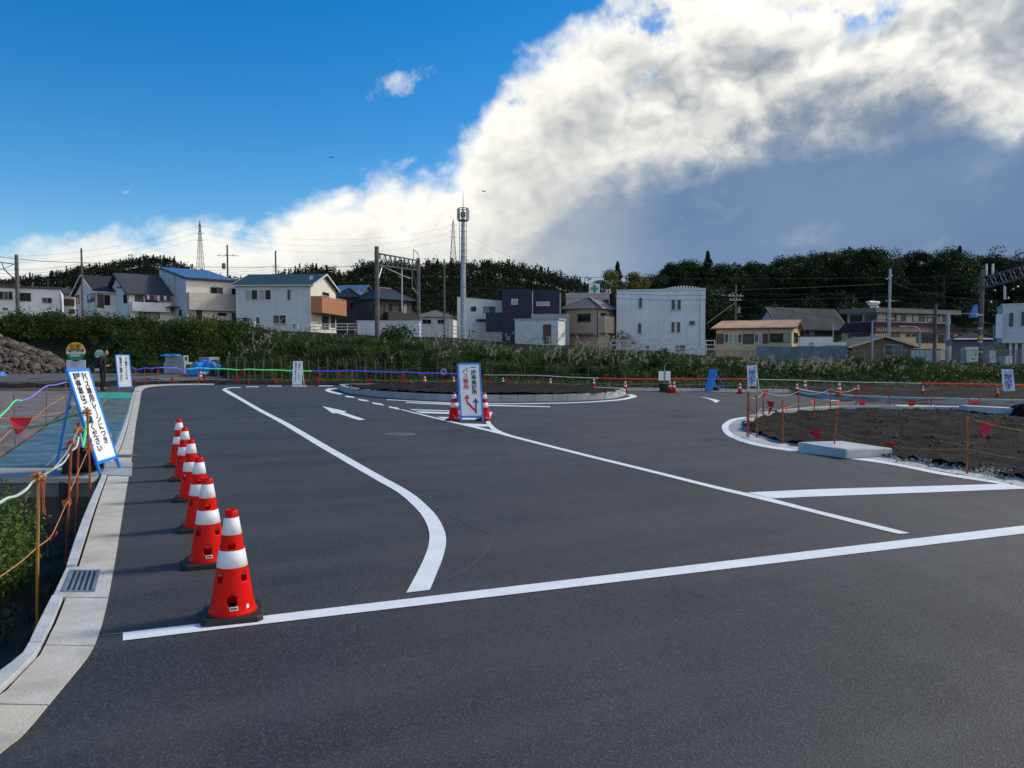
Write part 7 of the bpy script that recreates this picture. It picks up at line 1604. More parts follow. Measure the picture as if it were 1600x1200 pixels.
# pylons
def pylon(px, top, base, D, label, w):
    t, b_ = AT(px, top, D), AT(px, base, D); o = thing('pylon', label, 'pylon', (t.x, D, b_.z-12)); PM = mat('pylon_steel', (.17,.19,.21), .6, .1); m = MB(); z0 = b_.z-12; H = t.z-z0
    hw = lambda s_: w*(1-s_)**1.1*.5+.35
    for sx in (-1, 1):
        for sy in (-1, 1):
            m = MB(); m.tube([(t.x+sx*hw(k/8), D+sy*hw(k/8), z0+H*k/8*.97) for k in range(9)], .16, 4); m.build('leg', PM, o)
    m = MB()
    for k in range(11):
        a, b = k/11, (k+1)/11
        for sy in (-1, 1):
            m.bar((t.x-hw(a), D+sy*hw(a), z0+H*a), (t.x+hw(b), D+sy*hw(b), z0+H*b), .13); m.bar((t.x+hw(a), D+sy*hw(a), z0+H*a), (t.x-hw(b), D+sy*hw(b), z0+H*b), .13); m.bar((t.x-hw(b), D+sy*hw(b), z0+H*b), (t.x+hw(b), D+sy*hw(b), z0+H*b), .12)
    m.build('lattice', PM, o)
    for s_ in (.72, .82, .92): m = MB(); m.bar((t.x-2.6, D, z0+H*s_), (t.x+2.6, D, z0+H*s_), .22); m.build('crossarm', PM, o)
    m = MB(); m.tube([(t.x, D, z0+H*.96), (t.x, D, t.z+.8)], .12, 4); m.build('tip', PM, o); return t
pt1 = pylon(312, 346, 420, 480, 'lattice power pylon standing on the hill behind the solar house', 4.2); pt2 = pylon(708, 344, 410, 520, 'lattice power pylon on the hill just left of the phone tower', 5.0)
# wires
WIRE = mat('wire', (.035,.037,.04), .5, .1)
def wire(pts, label, r=.018, sag=.25):
    P_ = []
    for a, b in zip(pts, pts[1:]):
        for k in range(10): t = k/10; p = a.lerp(b, t); P_.append(p-Vector((0, 0, sag*4*t*(1-t))))
    P_.append(pts[-1]); m = MB(); m.tube(P_, r, 4); o = m.build('overhead_wire', WIRE, None, loc=tuple(P_[0])); tag(o, label, 'wire', 'overhead wires'); return o
wire([AT(-30, 397, 96), AT(127, 410, 96), AT(430, 417, 112), AT(588, 413, 88)], 'wire from the far left mast past the slim pole to the middle mast', .03)
for k in range(3): wire([AT(-30, 418+6*k, 92), AT(127, 411+4*k, 96)], ['uppermost of three wires left of the slim grey pole', 'middle of three wires left of the slim grey pole', 'lowest of three wires left of the slim grey pole'][k], .014, .6)
for k in range(3): wire([AT(127, 411+4*k, 96), AT(430, 416+4*k, 120)], ['uppermost of three wires between the slim pole and the bare pole', 'middle of three wires between the slim pole and the bare pole', 'lowest of three wires between the slim pole and the bare pole'][k], .014, .8)
wire([AT(653, 413, 108), AT(905, 433, 100), AT(1391, 433.5, 96), AT(1535, 427, 82)], 'long top wire crossing from the middle gantry to the right mast', .026, .2)
wire([AT(588, 438, 86), AT(905, 455, 90), AT(1391, 443, 96), AT(1535, 437, 82)], 'second long wire crossing below the top wire to the right mast', .022, .3)
wire([AT(653, 452, 108), AT(963, 459, 99), AT(1110, 461, 96), AT(1535, 457, 82)], 'wire passing across the top of the pale block building', .022, .1)
wire([AT(653, 461, 108), AT(963, 466, 98), AT(1110, 468, 96), AT(1391, 463, 94), AT(1535, 466, 82)], 'lower wire passing across the pale block building', .022, .15)
wire([AT(1110, 456, 100), AT(1150, 456, 112), AT(1391, 452, 96)], 'wire from the crossarm pole to the tall pale pole', .022, .5)
wire([AT(1105, 478, 100), AT(1250, 473, 100), AT(1391, 468, 96), AT(1535, 478, 82)], 'wire hanging across the dark wood above the bungalow', .022, .4)
wire([AT(1105, 505, 96), AT(1150, 472, 112)], 'slanting stay wire left of the crossarm pole', .02, 0)
wire([AT(1150, 465, 112), AT(1391, 500, 96)], 'slanting wire from the crossarm pole down to the tiled building', .02, .8)
wire([AT(1391, 440, 96), AT(1560, 470, 60)], 'wire slanting from the tall pale pole towards the right', .018, .5)
for k, py in enumerate((352, 362, 372)): wire([AT(-40, py+48, 430), AT(312, py, 480)], ['highest power line from the left pylon to the left edge', 'middle power line from the left pylon to the left edge', 'lowest power line from the left pylon to the left edge'][k], .04, 6)
for k, py in enumerate((372, 382, 392)): wire([AT(312, py-20, 480), AT(708, py-18, 520)], ['highest power line between the two pylons', 'middle power line between the two pylons', 'lowest power line between the two pylons'][k], .035, 9)
for k, py in enumerate((352, 362)): wire([AT(708, py, 520), AT(930, py+85, 420)], ['higher power line falling right of the right pylon', 'lower power line falling right of the right pylon'][k], .035, 6)
# birds
for px, py, lb in ((518, 246, 'tiny dark bird high in the blue sky at left'), (756, 299, 'tiny dark bird right of the phone tower spike')):
    p = AT(px, py, 70); m = MB(); m.add([(p.x-.28, p.y, p.z+.06), (p.x, p.y-.1, p.z), (p.x, p.y+.12, p.z), (p.x+.28, p.y, p.z+.06), (p.x, p.y, p.z-.05), (p.x, p.y, p.z+.05)], [(0,1,5),(0,5,2),(1,3,5),(5,3,2),(0,4,1),(0,2,4),(1,4,3),(4,2,3)]); o = m.build('bird', BLACK, None, loc=tuple(p)); tag(o, lb, 'bird')

# guard rails and mesh fences on the railway side
def guard_rail(x0, x1, yt, yb, D0, D1, label, m_, n_=10, rails=3):
    a0, a1 = AT(x0, yt, D0), AT(x1, yt, D1); b0, b1 = AT(x0, yb, D0), AT(x1, yb, D1); o = thing('guard_rail', label, 'guard rail', (a0.x, D0, b0.z))
    for k in range(rails): m = MB(); t = k/(rails-1)*.75; m.bar(a0.lerp(b0, t), a1.lerp(b1, t), .06, .1); m.build('rail', m_, o)
    for k in range(n_+1): m = MB(); m.bar(b0.lerp(b1, k/n_)-Vector((0,0,.3)), a0.lerp(a1, k/n_)+Vector((0,0,.05)), .08); m.build('post', m_, o)
guard_rail(355, 560, 506, 518, 93, 92, 'white three-rail guard rail in front of the blue-grey house', TRIM_W, 12)
guard_rail(655, 735, 510, 525, 88, 86, 'white guard rail at the foot of the phone tower', TRIM_W, 5)
guard_rail(955, 1117, 532, 550, 82, 80, 'thin grey rail fence before the pale block building', STEEL, 12)
def mesh_fence(x0, x1, yt, yb, D, label, n_):
    a0, a1 = AT(x0, yt, D), AT(x1, yt, D); b0, b1 = AT(x0, yb, D), AT(x1, yb, D); o = thing('mesh_fence', label, 'fence', (a0.x, D, b0.z))
    for k in range(n_+1): m = MB(); m.bar(b0.lerp(b1, k/n_)-Vector((0,0,.4)), a0.lerp(a1, k/n_), .06); m.build('post', STEEL_D, o)
    m = MB(); m.bar(a0, a1, .05); m.bar(b0, b1, .05); m.bar(a0.lerp(b0, .5), a1.lerp(b1, .5), .03); m.build('rail', STEEL_D, o)
    m = MB(); L = (a1-a0).length; q = int(L/.28)
    for k in range(q):
        t0 = k/q; t1 = min(1, t0+(a0.z-b0.z)/L); m.bar(b0.lerp(b1, t0), a0.lerp(a1, t1).lerp(b0.lerp(b1, t1), 0), .012); m.bar(a0.lerp(a1, t0), b0.lerp(b1, t1), .012)
    m.build('mesh', mat('fence_wire', (.13,.15,.16), .6), o)
mesh_fence(1117, 1330, 548, 562, 76, 'low grey mesh fence in front of the blue sheet fence', 14)
mesh_fence(1335, 1620, 547, 568, 72, 'grey mesh fence along the railway at the right', 18)
for k, (x0, x1, y0, y1, D, lb) in enumerate([(1508, 1529, 543, 562, 79, 'pale grey equipment cabinet behind the mesh fence beside the right mast'), (1546, 1557, 549, 562, 80, 'small pale blue cabinet behind the mesh fence right of the right mast'), (1571, 1582, 558, 567, 70, 'light box fixed behind the mesh fence at the right edge'), (386, 397, 503, 516, 92, 'white meter cabinet behind the guard rail of the blue-grey house')]):
    a, b = AT(x0, y1, D), AT(x1, y0, D); o = thing('equipment_cabinet', lb, 'cabinet', (a.x, D, a.z)); m = MB(); m.box(a.x, b.x, D, D+.8, a.z-.5, b.z); m.build('body', mat('cabinet_pale', (.45,.49,.52), .5, .08), o); m = MB(); m.box(a.x-.05, b.x+.05, D-.05, D+.85, b.z, b.z+.06); m.build('lid', TRIM_W, o); m = MB(); m.box((a.x+b.x)/2-.01, (a.x+b.x)/2+.01, D-.012, D, a.z, b.z-.05); m.build('door_seam', FR_D, o)
p = AT(1521, 561, 71.5); m = MB(); m.box(p.x-.3, p.x+.3, 71.5, 71.53, p.z-.22, p.z+.22); o = m.build('fence_plate', TRIM_W, None, loc=tuple(p)); tag(o, 'white plate with a black ring mark on the mesh fence by the right mast', 'sign'); m = MB(); m.tube([(p.x-.1+.1*math.cos(t/10*6.283), 71.49, p.z+.1*math.sin(t/10*6.283)) for t in range(11)], .02, 4); m.tube([(p.x+.1+.1*math.cos(t/10*6.283), 71.49, p.z+.1*math.sin(t/10*6.283)) for t in range(11)], .02, 4); m.build('mark', INK, o)

# ------------------------------------------------------------------ rope barriers with pennants
FLAG = mat('pennant_red', (.55, .012, .035), .65, .15, 6); ROPE = mat('rope_cream', (.42,.37,.25), .8, .2, 20); ROPE_O = mat('rope_orange', (.50,.20,.07), .8, .25, 20); ROPE_G = mat('rope_green', (.06,.36,.17), .7, .2, 20); ROPE_K = mat('rope_tiger', (.22,.14,.03), .8, .5, 25)
def tube_mat(nm, c, e): return mat('tube_'+nm, c, .35, .12, 4, emit=e)
TB = tube_mat('blue', (.07,.07,.62), .30); TV = tube_mat('violet', (.22,.16,.66), .22); TGc = tube_mat('cyan', (.05,.55,.62), .3); TG_ = tube_mat('green', (.08,.62,.16), .32); TC = mat('tube_cream', (.60,.57,.46), .5, .1); TRd = tube_mat('red', (.62,.03,.03), .15); TW = mat('tube_white', (.62,.68,.66), .4, .1)
def pennant(p, d, parent, size=.26, drop=None, mat_=None, skew=0.0):
    d = Vector((d.x, d.y, 0)).normalized(); n = Vector((-d.y, d.x, 0)); m = MB(); drop = drop or size*.95; k = 6; vs = []
    for i in range(k+1):
        t = i/k; w = size*(1-t)*.5; c = p-Vector((0, 0, drop*t))+n*(.03*math.sin(t*3+p.x))+d*skew*t; vs += [c-d*w+n*.012*math.sin(5*t), c+d*max(w, .004)]
    m.add(vs, [(2*i, 2*i+1, 2*i+3, 2*i+2) for i in range(k)]); o = m.build('pennant', mat_ or FLAG, parent); so = o.modifiers.new('cloth', 'SOLIDIFY'); so.thickness = .002; return o
def sagged(a, b, sag, n_=8): return [a.lerp(b, k/n_)-Vector((0, 0, sag*4*(k/n_)*(1-k/n_))) for k in range(n_+1)]
def barrier(label, stakes, tube_px, tube_m, flags_hi, flags_lo, low_frac=.45, rope_m=None, stake_m=None, tr=.03, sr=.013, D_of=None):
    """stakes (px, base_py, top_py); tube through px points at the stakes' depth"""
    b0 = G(stakes[0][0], stakes[0][1]); o = thing('rope_barrier', label, 'rope barrier', tuple(b0)); pts = []
    for px, by_, ty in stakes:
        b_ = G(px, by_); t = AT(px, ty, b_.y); m = MB(); m.tube([b_-Vector((0,0,.05)), t], sr, 6); m.build('stake', stake_m or RUST_ROD, o); pts.append((b_, t))
    xs_ = [s_[0] for s_ in stakes]; ys_ = [p[0].y for p in pts]
    dep = lambda px: float(np.interp(px, xs_, ys_))
    if tube_px: T_ = smooth_path([AT(px, py, dep(px)-.03) for px, py in tube_px], n=5); m = MB(); m.tube(T_, tr, 8); m.build('light_tube' if tube_m not in (TC,) else 'rope', tube_m, o, True)
    lo = [b_.lerp(t, low_frac) for b_, t in pts]; L_ = []
    for a, b in zip(lo, lo[1:]): L_ += sagged(a, b, .05)[:-1]
    L_.append(lo[-1]); m = MB(); m.tube(L_, .008, 5); m.build('rope', rope_m or ROPE, o)
    for px, py, sz in flags_hi+flags_lo: p = AT(px, py, dep(px)-.04); pennant(p, Vector((1, 0, 0)), o, sz*.62)
    return o
barrier('far rope barrier with violet-blue light tube in front of the culverts', [(212,601,573.5),(226,601,575),(248,602.5,574),(276,601,575),(292,600.5,577)], [(206,573.5),(214,577.5),(226,575),(237,575.8),(248,574.3),(262,575),(276,575.2),(285,577.8),(292,577)], TB, [(213,577.5,.3),(237,575.5,.3)], [(208,594,.3),(231,591,.35),(268,590.5,.4)], .4)
barrier('far rope barrier with cyan light tube in front of the blue tarpaulin', [(292,600.5,577),(310,600.5,575),(340,600.5,576.5)], [(292,577),(300,576),(311,574.8),(325,575.8),(340,576)], TGc, [(272+40,577,.2)], [(319,588.5,.4)], .35)
barrier('far rope barrier with green light tube left of the white notice', [(340,600.5,576.5),(389,600.5,577),(430,600.5,577.8),(477,601,579),(487,601,579.5)], [(340,576),(360,577),(375,578),(389,577),(410,578),(430,578),(460,579.5),(487,579.5)], TG_, [(377,577.5,.4)], [(373,589,.45),(433,590.5,.45)], .35)
barrier('far rope barrier with blue light tube behind the soil island', [(487,601,579.5),(549,601.5,580),(612,602,581),(660,602.5,582),(716,603,584)], [(487,579.5),(520,580),(549,579.5),(580,580.5),(612,581.5),(635,581.5),(660,583),(690,583),(716,584.5)], TB, [(500,582,.3),(530,582,.35),(630,584,.35)], [(498,590.5,.45),(576,591,.5),(633,592.5,.5),(697,594,.4)], .4)
o = barrier('far cream rope barrier right of the arrow sign', [(756,603,585),(772,603.5,584.5),(848,606,585.5),(931,607,588)], [(756,585.5),(772,586),(800,586),(848,587),(880,589),(935,591)], TC, [(757,586,.3),(810,586.5,.25)], [(765,594,.4),(792,594.5,.45),(834,595.5,.3)], .4, stake_m=WOOD, sr=.025, tr=.022)
o = barrier('far red rope barrier behind the twin cones and the slanting notice', [(931,607,588),(1010,608.5,588),(1096,609.5,589),(1165,610.5,590)], [(935,591),(1000,592.2),(1060,591.8),(1110,592),(1165,592.5)], TRd, [], [], .45, stake_m=WOOD, sr=.02, tr=.026)
o = barrier('far cream rope barrier between the white notice and the two orange cones', [(1183,610.5,590),(1208,610.8,591),(1245,611.3,592),(1330,612.5,595),(1392,613.2,596),(1440,614,598)], [(1183,593),(1240,594),(1330,597),(1390,598),(1440,599)], TC, [], [(1354,604.5,.5)], .4, stake_m=WOOD, sr=.02, tr=.02)
o = barrier('far red rope barrier at the right of the verge', [(1440,614,598),(1455,614,597),(1531,615.5,599),(1640,617,603)], [(1440,599),(1500,599.8),(1560,601.2),(1640,603.5)], TRd, [], [(1475,607.5,.55),(1590,610.5,.6)], .4, stake_m=WOOD, sr=.02, tr=.03)
# stakes and ropes on the soil island
def stake(px, by_, tx, ty, label, z=0.0, r=.014, mt=None, lean_d=0.0, group=None, name='stake'):
    b_ = G(px, by_, z); t = AT(tx, ty, b_.y+lean_d); m = MB(); m.tube([b_-Vector((0,0,.12)), t], r, 8); m.lathe([(r*1.6,-.02),(r*1.6,.02)], t-Vector((0,0,.03)), 8); o = m.build(name, mt or RUST_ROD, None, loc=tuple(b_)); tag(o, label, 'stake', group); return b_, t
grp = 'orange stakes round the soil island'
SK = {}
for key, px, by_, tx, ty, lb in [('a',1167,683,1169,612,'leftmost orange stake at the tip of the soil island'),('a2',1170,684,1170,614,'orange stake almost touching the leftmost one at the island tip'),('b',1182.5,684.5,1182.5,618,'orange stake just right of the island tip pair'),('c',1192,671,1193,609,'orange stake behind the tip of the soil island'),('d',1223,694,1223,625,'orange stake in front of the soil island left of the concrete box'),('e',1247.5,658,1248,608,'first orange stake along the back kerb of the soil island'),('f',1272,655,1272.5,620,'short orange stake second along the back kerb of the soil island'),('g',1297.5,653,1297.5,604,'third orange stake along the back kerb of the soil island'),('h',1302,707,1308.5,637,'leaning orange stake beside the concrete box'),('i',1337.5,645,1338,604,'fourth orange stake along the back kerb of the soil island'),('j',1390,645,1390,598,'fifth orange stake along the back kerb of the soil island'),('k',1455,646,1455,598,'sixth orange stake along the back kerb of the soil island'),('l',1511.5,741,1511,650,'tall orange stake at the front right of the soil island'),('m',1531,647,1531.5,598,'farthest right orange stake along the back kerb of the soil island')]:
    SK[key] = stake(px, by_, tx, ty, lb, group=grp)
far_pt = lambda px, py, ref: AT(px, py, ref)
def rope(pts, label, m_, r=.008, sag=.04, flags=(), fs=.28, cat='rope', name='pennant_rope', n_=8, smooth=False, knots=()):
    P_ = []
    if smooth: P_ = smooth_path(pts, n=6)
    else:
        for a, b in zip(pts, pts[1:]): P_ += sagged(a, b, sag, n_)[:-1]
        P_.append(pts[-1])
    o = thing(name, label, cat, tuple(pts[0])); m = MB(); m.tube(P_, r, 6); m.build('rope', m_, o, True)
    for fl in flags:
        i = min(range(len(P_)), key=lambda j: abs(P_[j].x-fl[0].x)+abs(P_[j].z-fl[0].z)) if isinstance(fl, tuple) else None
        p = fl[0] if isinstance(fl, tuple) else fl; pennant(p, P_[min(i+1, len(P_)-1)]-P_[max(i-1, 0)], o, fl[1] if isinstance(fl, tuple) else fs, skew=fl[2] if len(fl) > 2 else 0)
    for kx in knots:
        m = MB()
        for j in range(7): a = random.uniform(0, 6.28); m.tube([kx+Vector((random.uniform(-.03,.03), random.uniform(-.03,.03), random.uniform(-.02,.02)))+Vector((.035*math.cos(a+q), .02*math.sin(a*2+q), .035*math.sin(a+q))) for q in (0, 1.2, 2.4, 3.6)], .008, 5)
        m.build('knot', ROPE_O, o)
    return o
def frac(key, t): b_, tp = SK[key]; return b_.lerp(tp, t)
rope([frac('a', .9), frac('b', .4), frac('d', .47), frac('h', .4), AT(1390, 697, SK['l'][0].y+.5), frac('l', .44), AT(1660, 726, 10.2)], 'tiger rope with red pennants along the front of the soil island', ROPE_K, .009, .03, [(AT(1272, 671, 14.6), .26, .1), (AT(1388, 692, 13.2), .24, .05)])
rope([frac('d', .85), frac('c', .5), frac('e', .55), frac('f', .6), frac('g', .5), frac('i', .45), frac('j', .4), frac('k', .4), frac('m', .4), AT(1680, 633, 21)], 'rope with red pennants along the back kerb of the soil island', ROPE_O, .008, .05, [(AT(1230, 633, 19), .24, .1), (AT(1270, 625.5, 22), .24), (AT(1308, 626, 22.5), .26), (AT(1347, 625, 23), .28), (AT(1425, 626, 23), .3), (AT(1523, 626, 22.8), .33)])
rope([frac('a', .92), frac('c', .95), frac('e', .93), frac('g', .92), frac('i', .95)], 'pale top rope at the left end of the soil island', ROPE, .008, .1, [(AT(1198, 610, 18), .26)])
rope([frac('a', .35), frac('c', .6), frac('d', .9)], 'pale rope with a big red pennant at the island tip', ROPE, .008, .05, [(AT(1205, 627, 17), .32, -.12)])
rope([AT(1338, 644, 20.5), AT(1420, 651, 17), frac('l', .97), AT(1660, 680, 10.6)], 'tiger rope with a large red pennant at the right of the soil island', ROPE_K, .009, .05, [(AT(1545, 660.5, 12.2), .27, -.08), (AT(1325, 645, 20.8), .5, .2)])
# concrete base block on the island, end block of the back kerb
q0, q1, q2 = G(1322, 717), G(1246, 704), G(1394.5, 714.5); q3 = q1+q2-q0; m = MB(); m.prism([(p.x, p.y) for p in (q0, q2, q3, q1)], 0, .15); o = m.build('plinth_block', mat('concrete_pale', (0.46, 0.47, 0.46), .8, .15, 2, .2, 50), None, loc=tuple(q0)); tag(o, 'square pale concrete base block on the front of the soil island', 'concrete block'); bv_ = o.modifiers.new('b', 'BEVEL'); bv_.width = .012
a, b = G(1509, 650), G(1587, 655); m = MB(); m.prism([(a.x, a.y), (b.x, b.y), (b.x+.1, b.y+.45), (a.x+.1, a.y+.5)], 0, .27); o = m.build('plinth_block', mat('concrete_pale', (0.46, 0.47, 0.46), .8, .15, 2, .2, 50), None, loc=tuple(a)); tag(o, 'long pale concrete block ending the back kerb of the soil island', 'concrete block'); bv_ = o.modifiers.new('b', 'BEVEL'); bv_.width = .012
for k, (px, py, s_) in enumerate([(1592, 654, .5), (1604, 656, .6)]):
    me = rock_mesh(40+k); me.materials.append(SOIL); p = G(px, py); o = link('soil_clod', me, None, (p.x, p.y, .18)); o.scale = (s_, s_, s_*1.1); tag(o, ['dark lump of earth beside the end of the long concrete block', 'second dark lump of earth at the right edge of the picture'][k], 'earth lump')
# posts and small planting on the central island
p = G(548, 607, .2); t = AT(549, 577, p.y); m = MB(); m.tube([p, t], .05, 8); o = m.build('wooden_stake', WOOD, None, loc=tuple(p)); tag(o, 'pale wooden stake at the left end of the soil island', 'stake')
m = MB(); c = AT(560, 587, 41); m.tube([c+Vector((.42*math.cos(6.283*k/16), 0, .5*math.sin(6.283*k/16))) for k in range(17)], .018, 5); m.tube([c+Vector((.3*math.cos(6.283*k/16)+.1, .05, .42*math.sin(6.283*k/16))) for k in range(17)], .015, 5); o = m.build('cable_coil', BLACK, None, loc=tuple(c)); tag(o, 'loop of black cable hanging behind the wooden stake', 'cable')
m = MB(); p = AT(693, 581, 37)
for k in range(9): a = random.uniform(0, 6.28); m.tube([p+Vector((random.uniform(-.03,.03)+(.10+.03*k/9)*math.cos(a+t*.7), .02*math.sin(t+k), (.10+.02*k/9)*math.sin(a+t*.7)+.04*math.sin(k))) for t in range(9)], .012, 5)
o = m.build('tube_coil', mat('tube_bundle', (.3,.32,.6), .4, .3), None, loc=tuple(p)); tag(o, 'bundle of spare light tube tied on the blue barrier left of the arrow sign', 'cable'); pass

# ------------------------------------------------------------------ near left: stakes and ropes by the pit
YROD = mat('yellow_rod', (.42, .21, .05), .55, .2, 8)
S1 = stake(57, 975, 60, 741, 'near yellow-brown rod standing in the pit beside the bush', -.62, .014, YROD)
S2 = stake(102, 876, 111.5, 688, 'rusty red rod leaning in the pit, second from the camera', -.62, .015)
S3 = stake(117.5, 838, 123.5, 660, 'rusty red rod in the pit closest to the far head wall', -.62, .014)
S4 = stake(141, 757, 136.5, 642, 'rusty rod standing at the foot of the big leaning sign', 0, .013)
S5 = stake(24.5, 700, 22, 617, 'thin rod at the left edge with the wide red pennant', 0, .012, STEEL_D); S6 = stake(72, 662, 73, 603, 'thin rod standing on the steel plates left of the leaning sign', 0, .012, STEEL_D); S7 = stake(105, 645, 102.5, 600, 'thin rod behind the big leaning sign on the steel plates', 0, .012)
rope([AT(104, 597, 21.5), AT(88, 601, 20), S6[1], AT(60, 612, 17), AT(48, 621, 15.5), AT(34, 626, 14.2)], 'violet light tube strung from the leaning sign to the thin rods', TV, .015, smooth=True, name='light_tube', cat='light tube')
rope([AT(34, 626, 14.2), AT(24, 626, 13.8), AT(12, 639, 12.8), AT(-10, 660, 11.5)], 'bright green light tube running out at the left edge', TG_, .014, smooth=True, name='light_tube', cat='light tube')
rope([AT(103, 618, 21.6), AT(73, 637, 18.4), AT(50, 656, 15.5), AT(22, 668, 13.7), AT(-10, 700, 11)], 'pale orange rope sagging over the steel plates', ROPE_O, .009, smooth=True)
rope([AT(-10, 667, 10), AT(30, 669, 10.6), AT(70, 663.5, 10.6), AT(110, 651, 10.4), AT(136, 643, 10.25)], 'green rope tied to the rod at the foot of the leaning sign', ROPE_G, .013, smooth=True, knots=[AT(136, 644, 10.2)])
p = AT(33, 652, 13.6); o = thing('pennant_rope', 'wide red pennant on a thin brown line over the steel plates', 'pennant', tuple(p)); m = MB(); m.tube([AT(-10, 654, 12.6), AT(14, 652, 13.5), AT(52, 652, 13.7), AT(105, 643, 21)], .007, 5); m.build('rope', ROPE_O, o); m = MB(); c = [AT(14, 652, 13.6), AT(52, 651, 13.7), AT(41, 669, 13.65), AT(30, 679, 13.6), AT(26, 679, 13.6), AT(20.5, 669, 13.55)]; m.add(c, [(0,5,2,1),(5,4,3,2)]); pe = m.build('pennant', FLAG, o); pe.modifiers.new('cloth', 'SOLIDIFY').thickness = .003
rope([AT(137, 647, 10.2), AT(134, 672, 10.0), AT(130, 699, 9.9)], 'glowing green light tube hanging in a loop on the leaning sign', TG_, .016, smooth=True, name='light_tube', cat='light tube')
rope([AT(130, 699, 9.9), AT(124.5, 676, 9.8), AT(120, 697, 9.6), AT(110.5, 706, 9.2), AT(100, 722, 8.4), AT(90, 729, 8.0), AT(78, 736, 7.4), AT(66, 744, 6.9), AT(52, 752, 6.5), AT(40, 766, 6.2), AT(25, 775, 5.9), AT(10, 779, 5.7), AT(-12, 793, 5.5)], 'white-green light tube looping from the rusty rods to the yellow rod', mat('tube_mint', (.45, .72, .55), .4, .25, 3, col2=(.62,.70,.66), emit=.06), .0105, smooth=True, name='light_tube', cat='light tube')
rope([AT(-10, 791, 5.5), S1[1]+Vector((0, -.02, -.03))], 'thin straw rope from the yellow rod to the left edge', ROPE, .006, .03, knots=[S1[1]+Vector((.01, -.02, -.02))])
rope([S1[1]+Vector((.02,0,-.02)), AT(92, 722, 7.8), AT(112, 692, 8.6), AT(123, 668, 9.7)], 'pale rope climbing from the yellow rod over the rusty rods', ROPE, .007, .02, knots=[AT(111, 692, 8.6), AT(122.5, 671, 9.7)])
rope([AT(140, 698, 10.2), AT(110, 766, 8.9), AT(104, 785, 8.6), AT(88, 822, 7.6), AT(78, 840, 7.2), AT(57.5, 856, 6.6), AT(30, 880, 6.2), AT(-10, 908, 5.6)], 'pink-orange rope drooping into the pit with a limp red pennant', ROPE_O, .006, smooth=True, flags=[(AT(83, 832, 7.4), .13, -.1)], knots=[AT(104, 786, 8.6), AT(139.8, 699, 10.2)])
m = MB(); p = S1[1]; m.add([p+Vector((.015, 0, -.02)), p+Vector((.05, 0.01, -.05)), p+Vector((.045, 0, -.25)), p+Vector((.05, .01, -.36)), p+Vector((.025, 0, -.33)), p+Vector((.02, .01, -.18))], [(0,5,2,1),(5,4,3,2)]); o = m.build('pennant', mat('pennant_faded', (.62,.13,.08), .7, .2), None, loc=tuple(p)); o.modifiers.new('cloth', 'SOLIDIFY').thickness = .002; tag(o, 'faded orange pennant hanging from the yellow rod', 'pennant')
# bush in the pit
def near_bush(cx, cy, r, h, n_, label, m_, lf):
    z0 = ground_z(cx, cy); o = thing('bush', label, 'bush', (cx, cy, z0)); v = Veg()
    for b in range(12):
        a = random.uniform(0, 6.28); rr_ = r*random.uniform(.1, .75); c = np.array([rr_*math.cos(a), rr_*math.sin(a), h*random.uniform(.25, .75)]); kk = n_//12; s_ = r*random.uniform(.3, .5)
        u = rng.normal(size=(kk, 3)); u /= np.linalg.norm(u, axis=1)[:, None]; P_ = c+u*rng.uniform(.4, 1.15, kk)[:, None]*np.array([s_, s_, s_*.9]); V_, F_ = leaf_quads(P_, lf, .3, .4, .42); tv = tints(kk); v.add(V_, F_, tv)
    link('foliage', v.mesh('foliage', m_), o); m = MB()
    for k in range(16):
        a = random.uniform(0, 6.28); q = r*random.uniform(.3, .9); hh = h*random.uniform(.7, 1.15); m.tube([(0, 0, -.1), (q*.4*math.cos(a), q*.4*math.sin(a), hh*.5), (q*math.cos(a), q*math.sin(a), hh)], [.012, .008, .003], 5)
    ob = m.build('stem', mat('green_stem', (.06,.08,.03), .7), None); ob.parent = o
near_bush(-5.25, 7.3, .85, 1.0, 9500, 'leafy green bush growing in the pit at the left edge', leaf_mat('near_leaf', (0.040, 0.082, 0.018), (0.145, 0.215, 0.050), dry_amt=.10), .055)
near_bush(-5.0, 6.1, .5, .5, 3600, 'low straggly weed in the pit below the green bush', MATS['near_leaf'], .045)
v = Veg()
for k in range(260):
    x = random.uniform(-6.2, -3.2); y = random.uniform(3.6, 9.5)
    if near_out_x(max(y, 3))-x < .3: continue
    n_ = 14; P_ = np.array([x, y, ground_z(x, y)-.01])+rng.normal(size=(n_, 3))*np.array([.05, .05, 0]); V_, F_ = blades(P_, .14, .9, .006); tv = tints(n_); v.add(V_, F_, np.concatenate([tv, tv]))
tag(link('pit_grass', v.mesh('pit_grass', GRASS)), 'sparse grass on the dark soil of the pit', kind='stuff')
SV = []; SF = []
for k in range(420):
    x = random.uniform(-6.5, -2.6); y = random.uniform(3.0, 10.2)
    if near_out_x(max(y, 3))-x < .12: continue
    s_ = random.choice([.03, .04, .05, .06, .09, .13])*random.uniform(.8, 1.3); c = np.array([x, y, ground_z(x, y)+.1*s_]); SF.append(if_+len(SV)*len(iv)); SV.append(iv*np.random.uniform(.65, 1.3, iv.shape)*s_+c)
tag(link('pit_stones', np_mesh('pit_stones', np.concatenate(SV), np.concatenate(SF), mat('stone_grey', (.075,.068,.060), .9, .4, 5))), 'small stones and clods on the soil of the pit', kind='stuff')
SV = []; SF = []
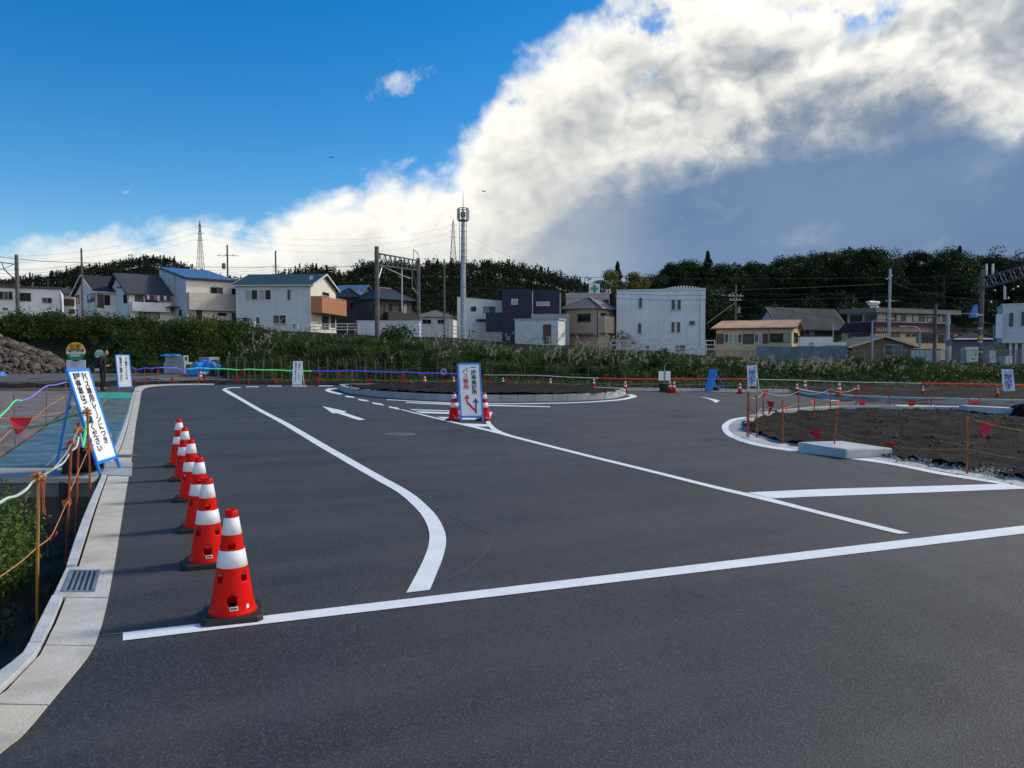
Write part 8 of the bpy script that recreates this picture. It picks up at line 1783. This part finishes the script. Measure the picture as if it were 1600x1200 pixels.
for k in range(2600):
    t = random.random(); i = random.randrange(len(P_)-1) if False else 0
    # crumbs of gravel along the island apron and in the soil
    x = random.uniform(6.5, 22); y = random.uniform(9, 22)
    if not inside(ri_poly, x, y): continue
    s_ = random.choice([.02, .025, .03, .04, .06])*random.uniform(.8, 1.3); c = np.array([x, y, .03+clod(x, y, 1.2)+.05*sstep(15, 20, y)]); SF.append(if_+len(SV)*len(iv)); SV.append(iv*np.random.uniform(.65, 1.3, iv.shape)*s_+c)
tag(link('island_stones', np_mesh('island_stones', np.concatenate(SV), np.concatenate(SF), MATS['stone_grey'])), 'small stones scattered in the soil of the corner island', kind='stuff')
SV = []; SF = []
edge_g = [G(*p) for p in [(1395,728),(1440,730),(1500,741),(1560,752),(1620,766)]]
for k in range(320):
    t = random.random()*(len(edge_g)-1); i = int(t); p = edge_g[i].lerp(edge_g[i+1], t-i); c = np.array([p.x+random.gauss(.35, .22), p.y+random.gauss(.45, .2), .05]); s_ = random.uniform(.015, .045); SF.append(if_+len(SV)*len(iv)); SV.append(iv*np.random.uniform(.65, 1.3, iv.shape)*s_+c)
tag(link('apron_gravel', np_mesh('apron_gravel', np.concatenate(SV), np.concatenate(SF), mat('gravel_white', (.30,.30,.29), .9, .25, 5))), 'pale gravel spilled along the apron of the corner island', kind='stuff')

# ------------------------------------------------------------------ small fittings on the houses: air conditioners, meters, vents
def fitting(hname_label, D_px, px, py, w, hh, d, name, label, cat):
    p = AT(px, py, D_px); o = thing(name, label, cat, (p.x, D_px, p.z)); m = MB(); m.box(p.x-w/2, p.x+w/2, D_px-d, D_px, p.z, p.z+hh); m.build('casing', mat('ac_white', (.58,.58,.55), .5, .08), o); m = MB(); m.lathe([(.02,0),(.24,0.0),(.26,.02),(.24,.03)], n=16, caps=False); m.xform(Matrix.Translation((p.x-.1, D_px-d-.002, p.z+hh/2)) @ Matrix.Rotation(R(90), 4, 'X')); m.build('fan_grille', mat('ac_grille', (.12,.12,.12), .6), o)
fitting(0, 98.6, 462, 513.5, .8, .6, .35, 'air_conditioner', 'air conditioner unit at the foot of the blue-grey house wall', 'air conditioner')
fitting(0, 99.0, 1012, 547, .8, .6, .35, 'air_conditioner', 'air conditioner unit at the foot of the pale block building', 'air conditioner')
fitting(0, 102, 748, 527, .8, .6, .35, 'air_conditioner', 'air conditioner unit by the white mono-pitch house', 'air conditioner')
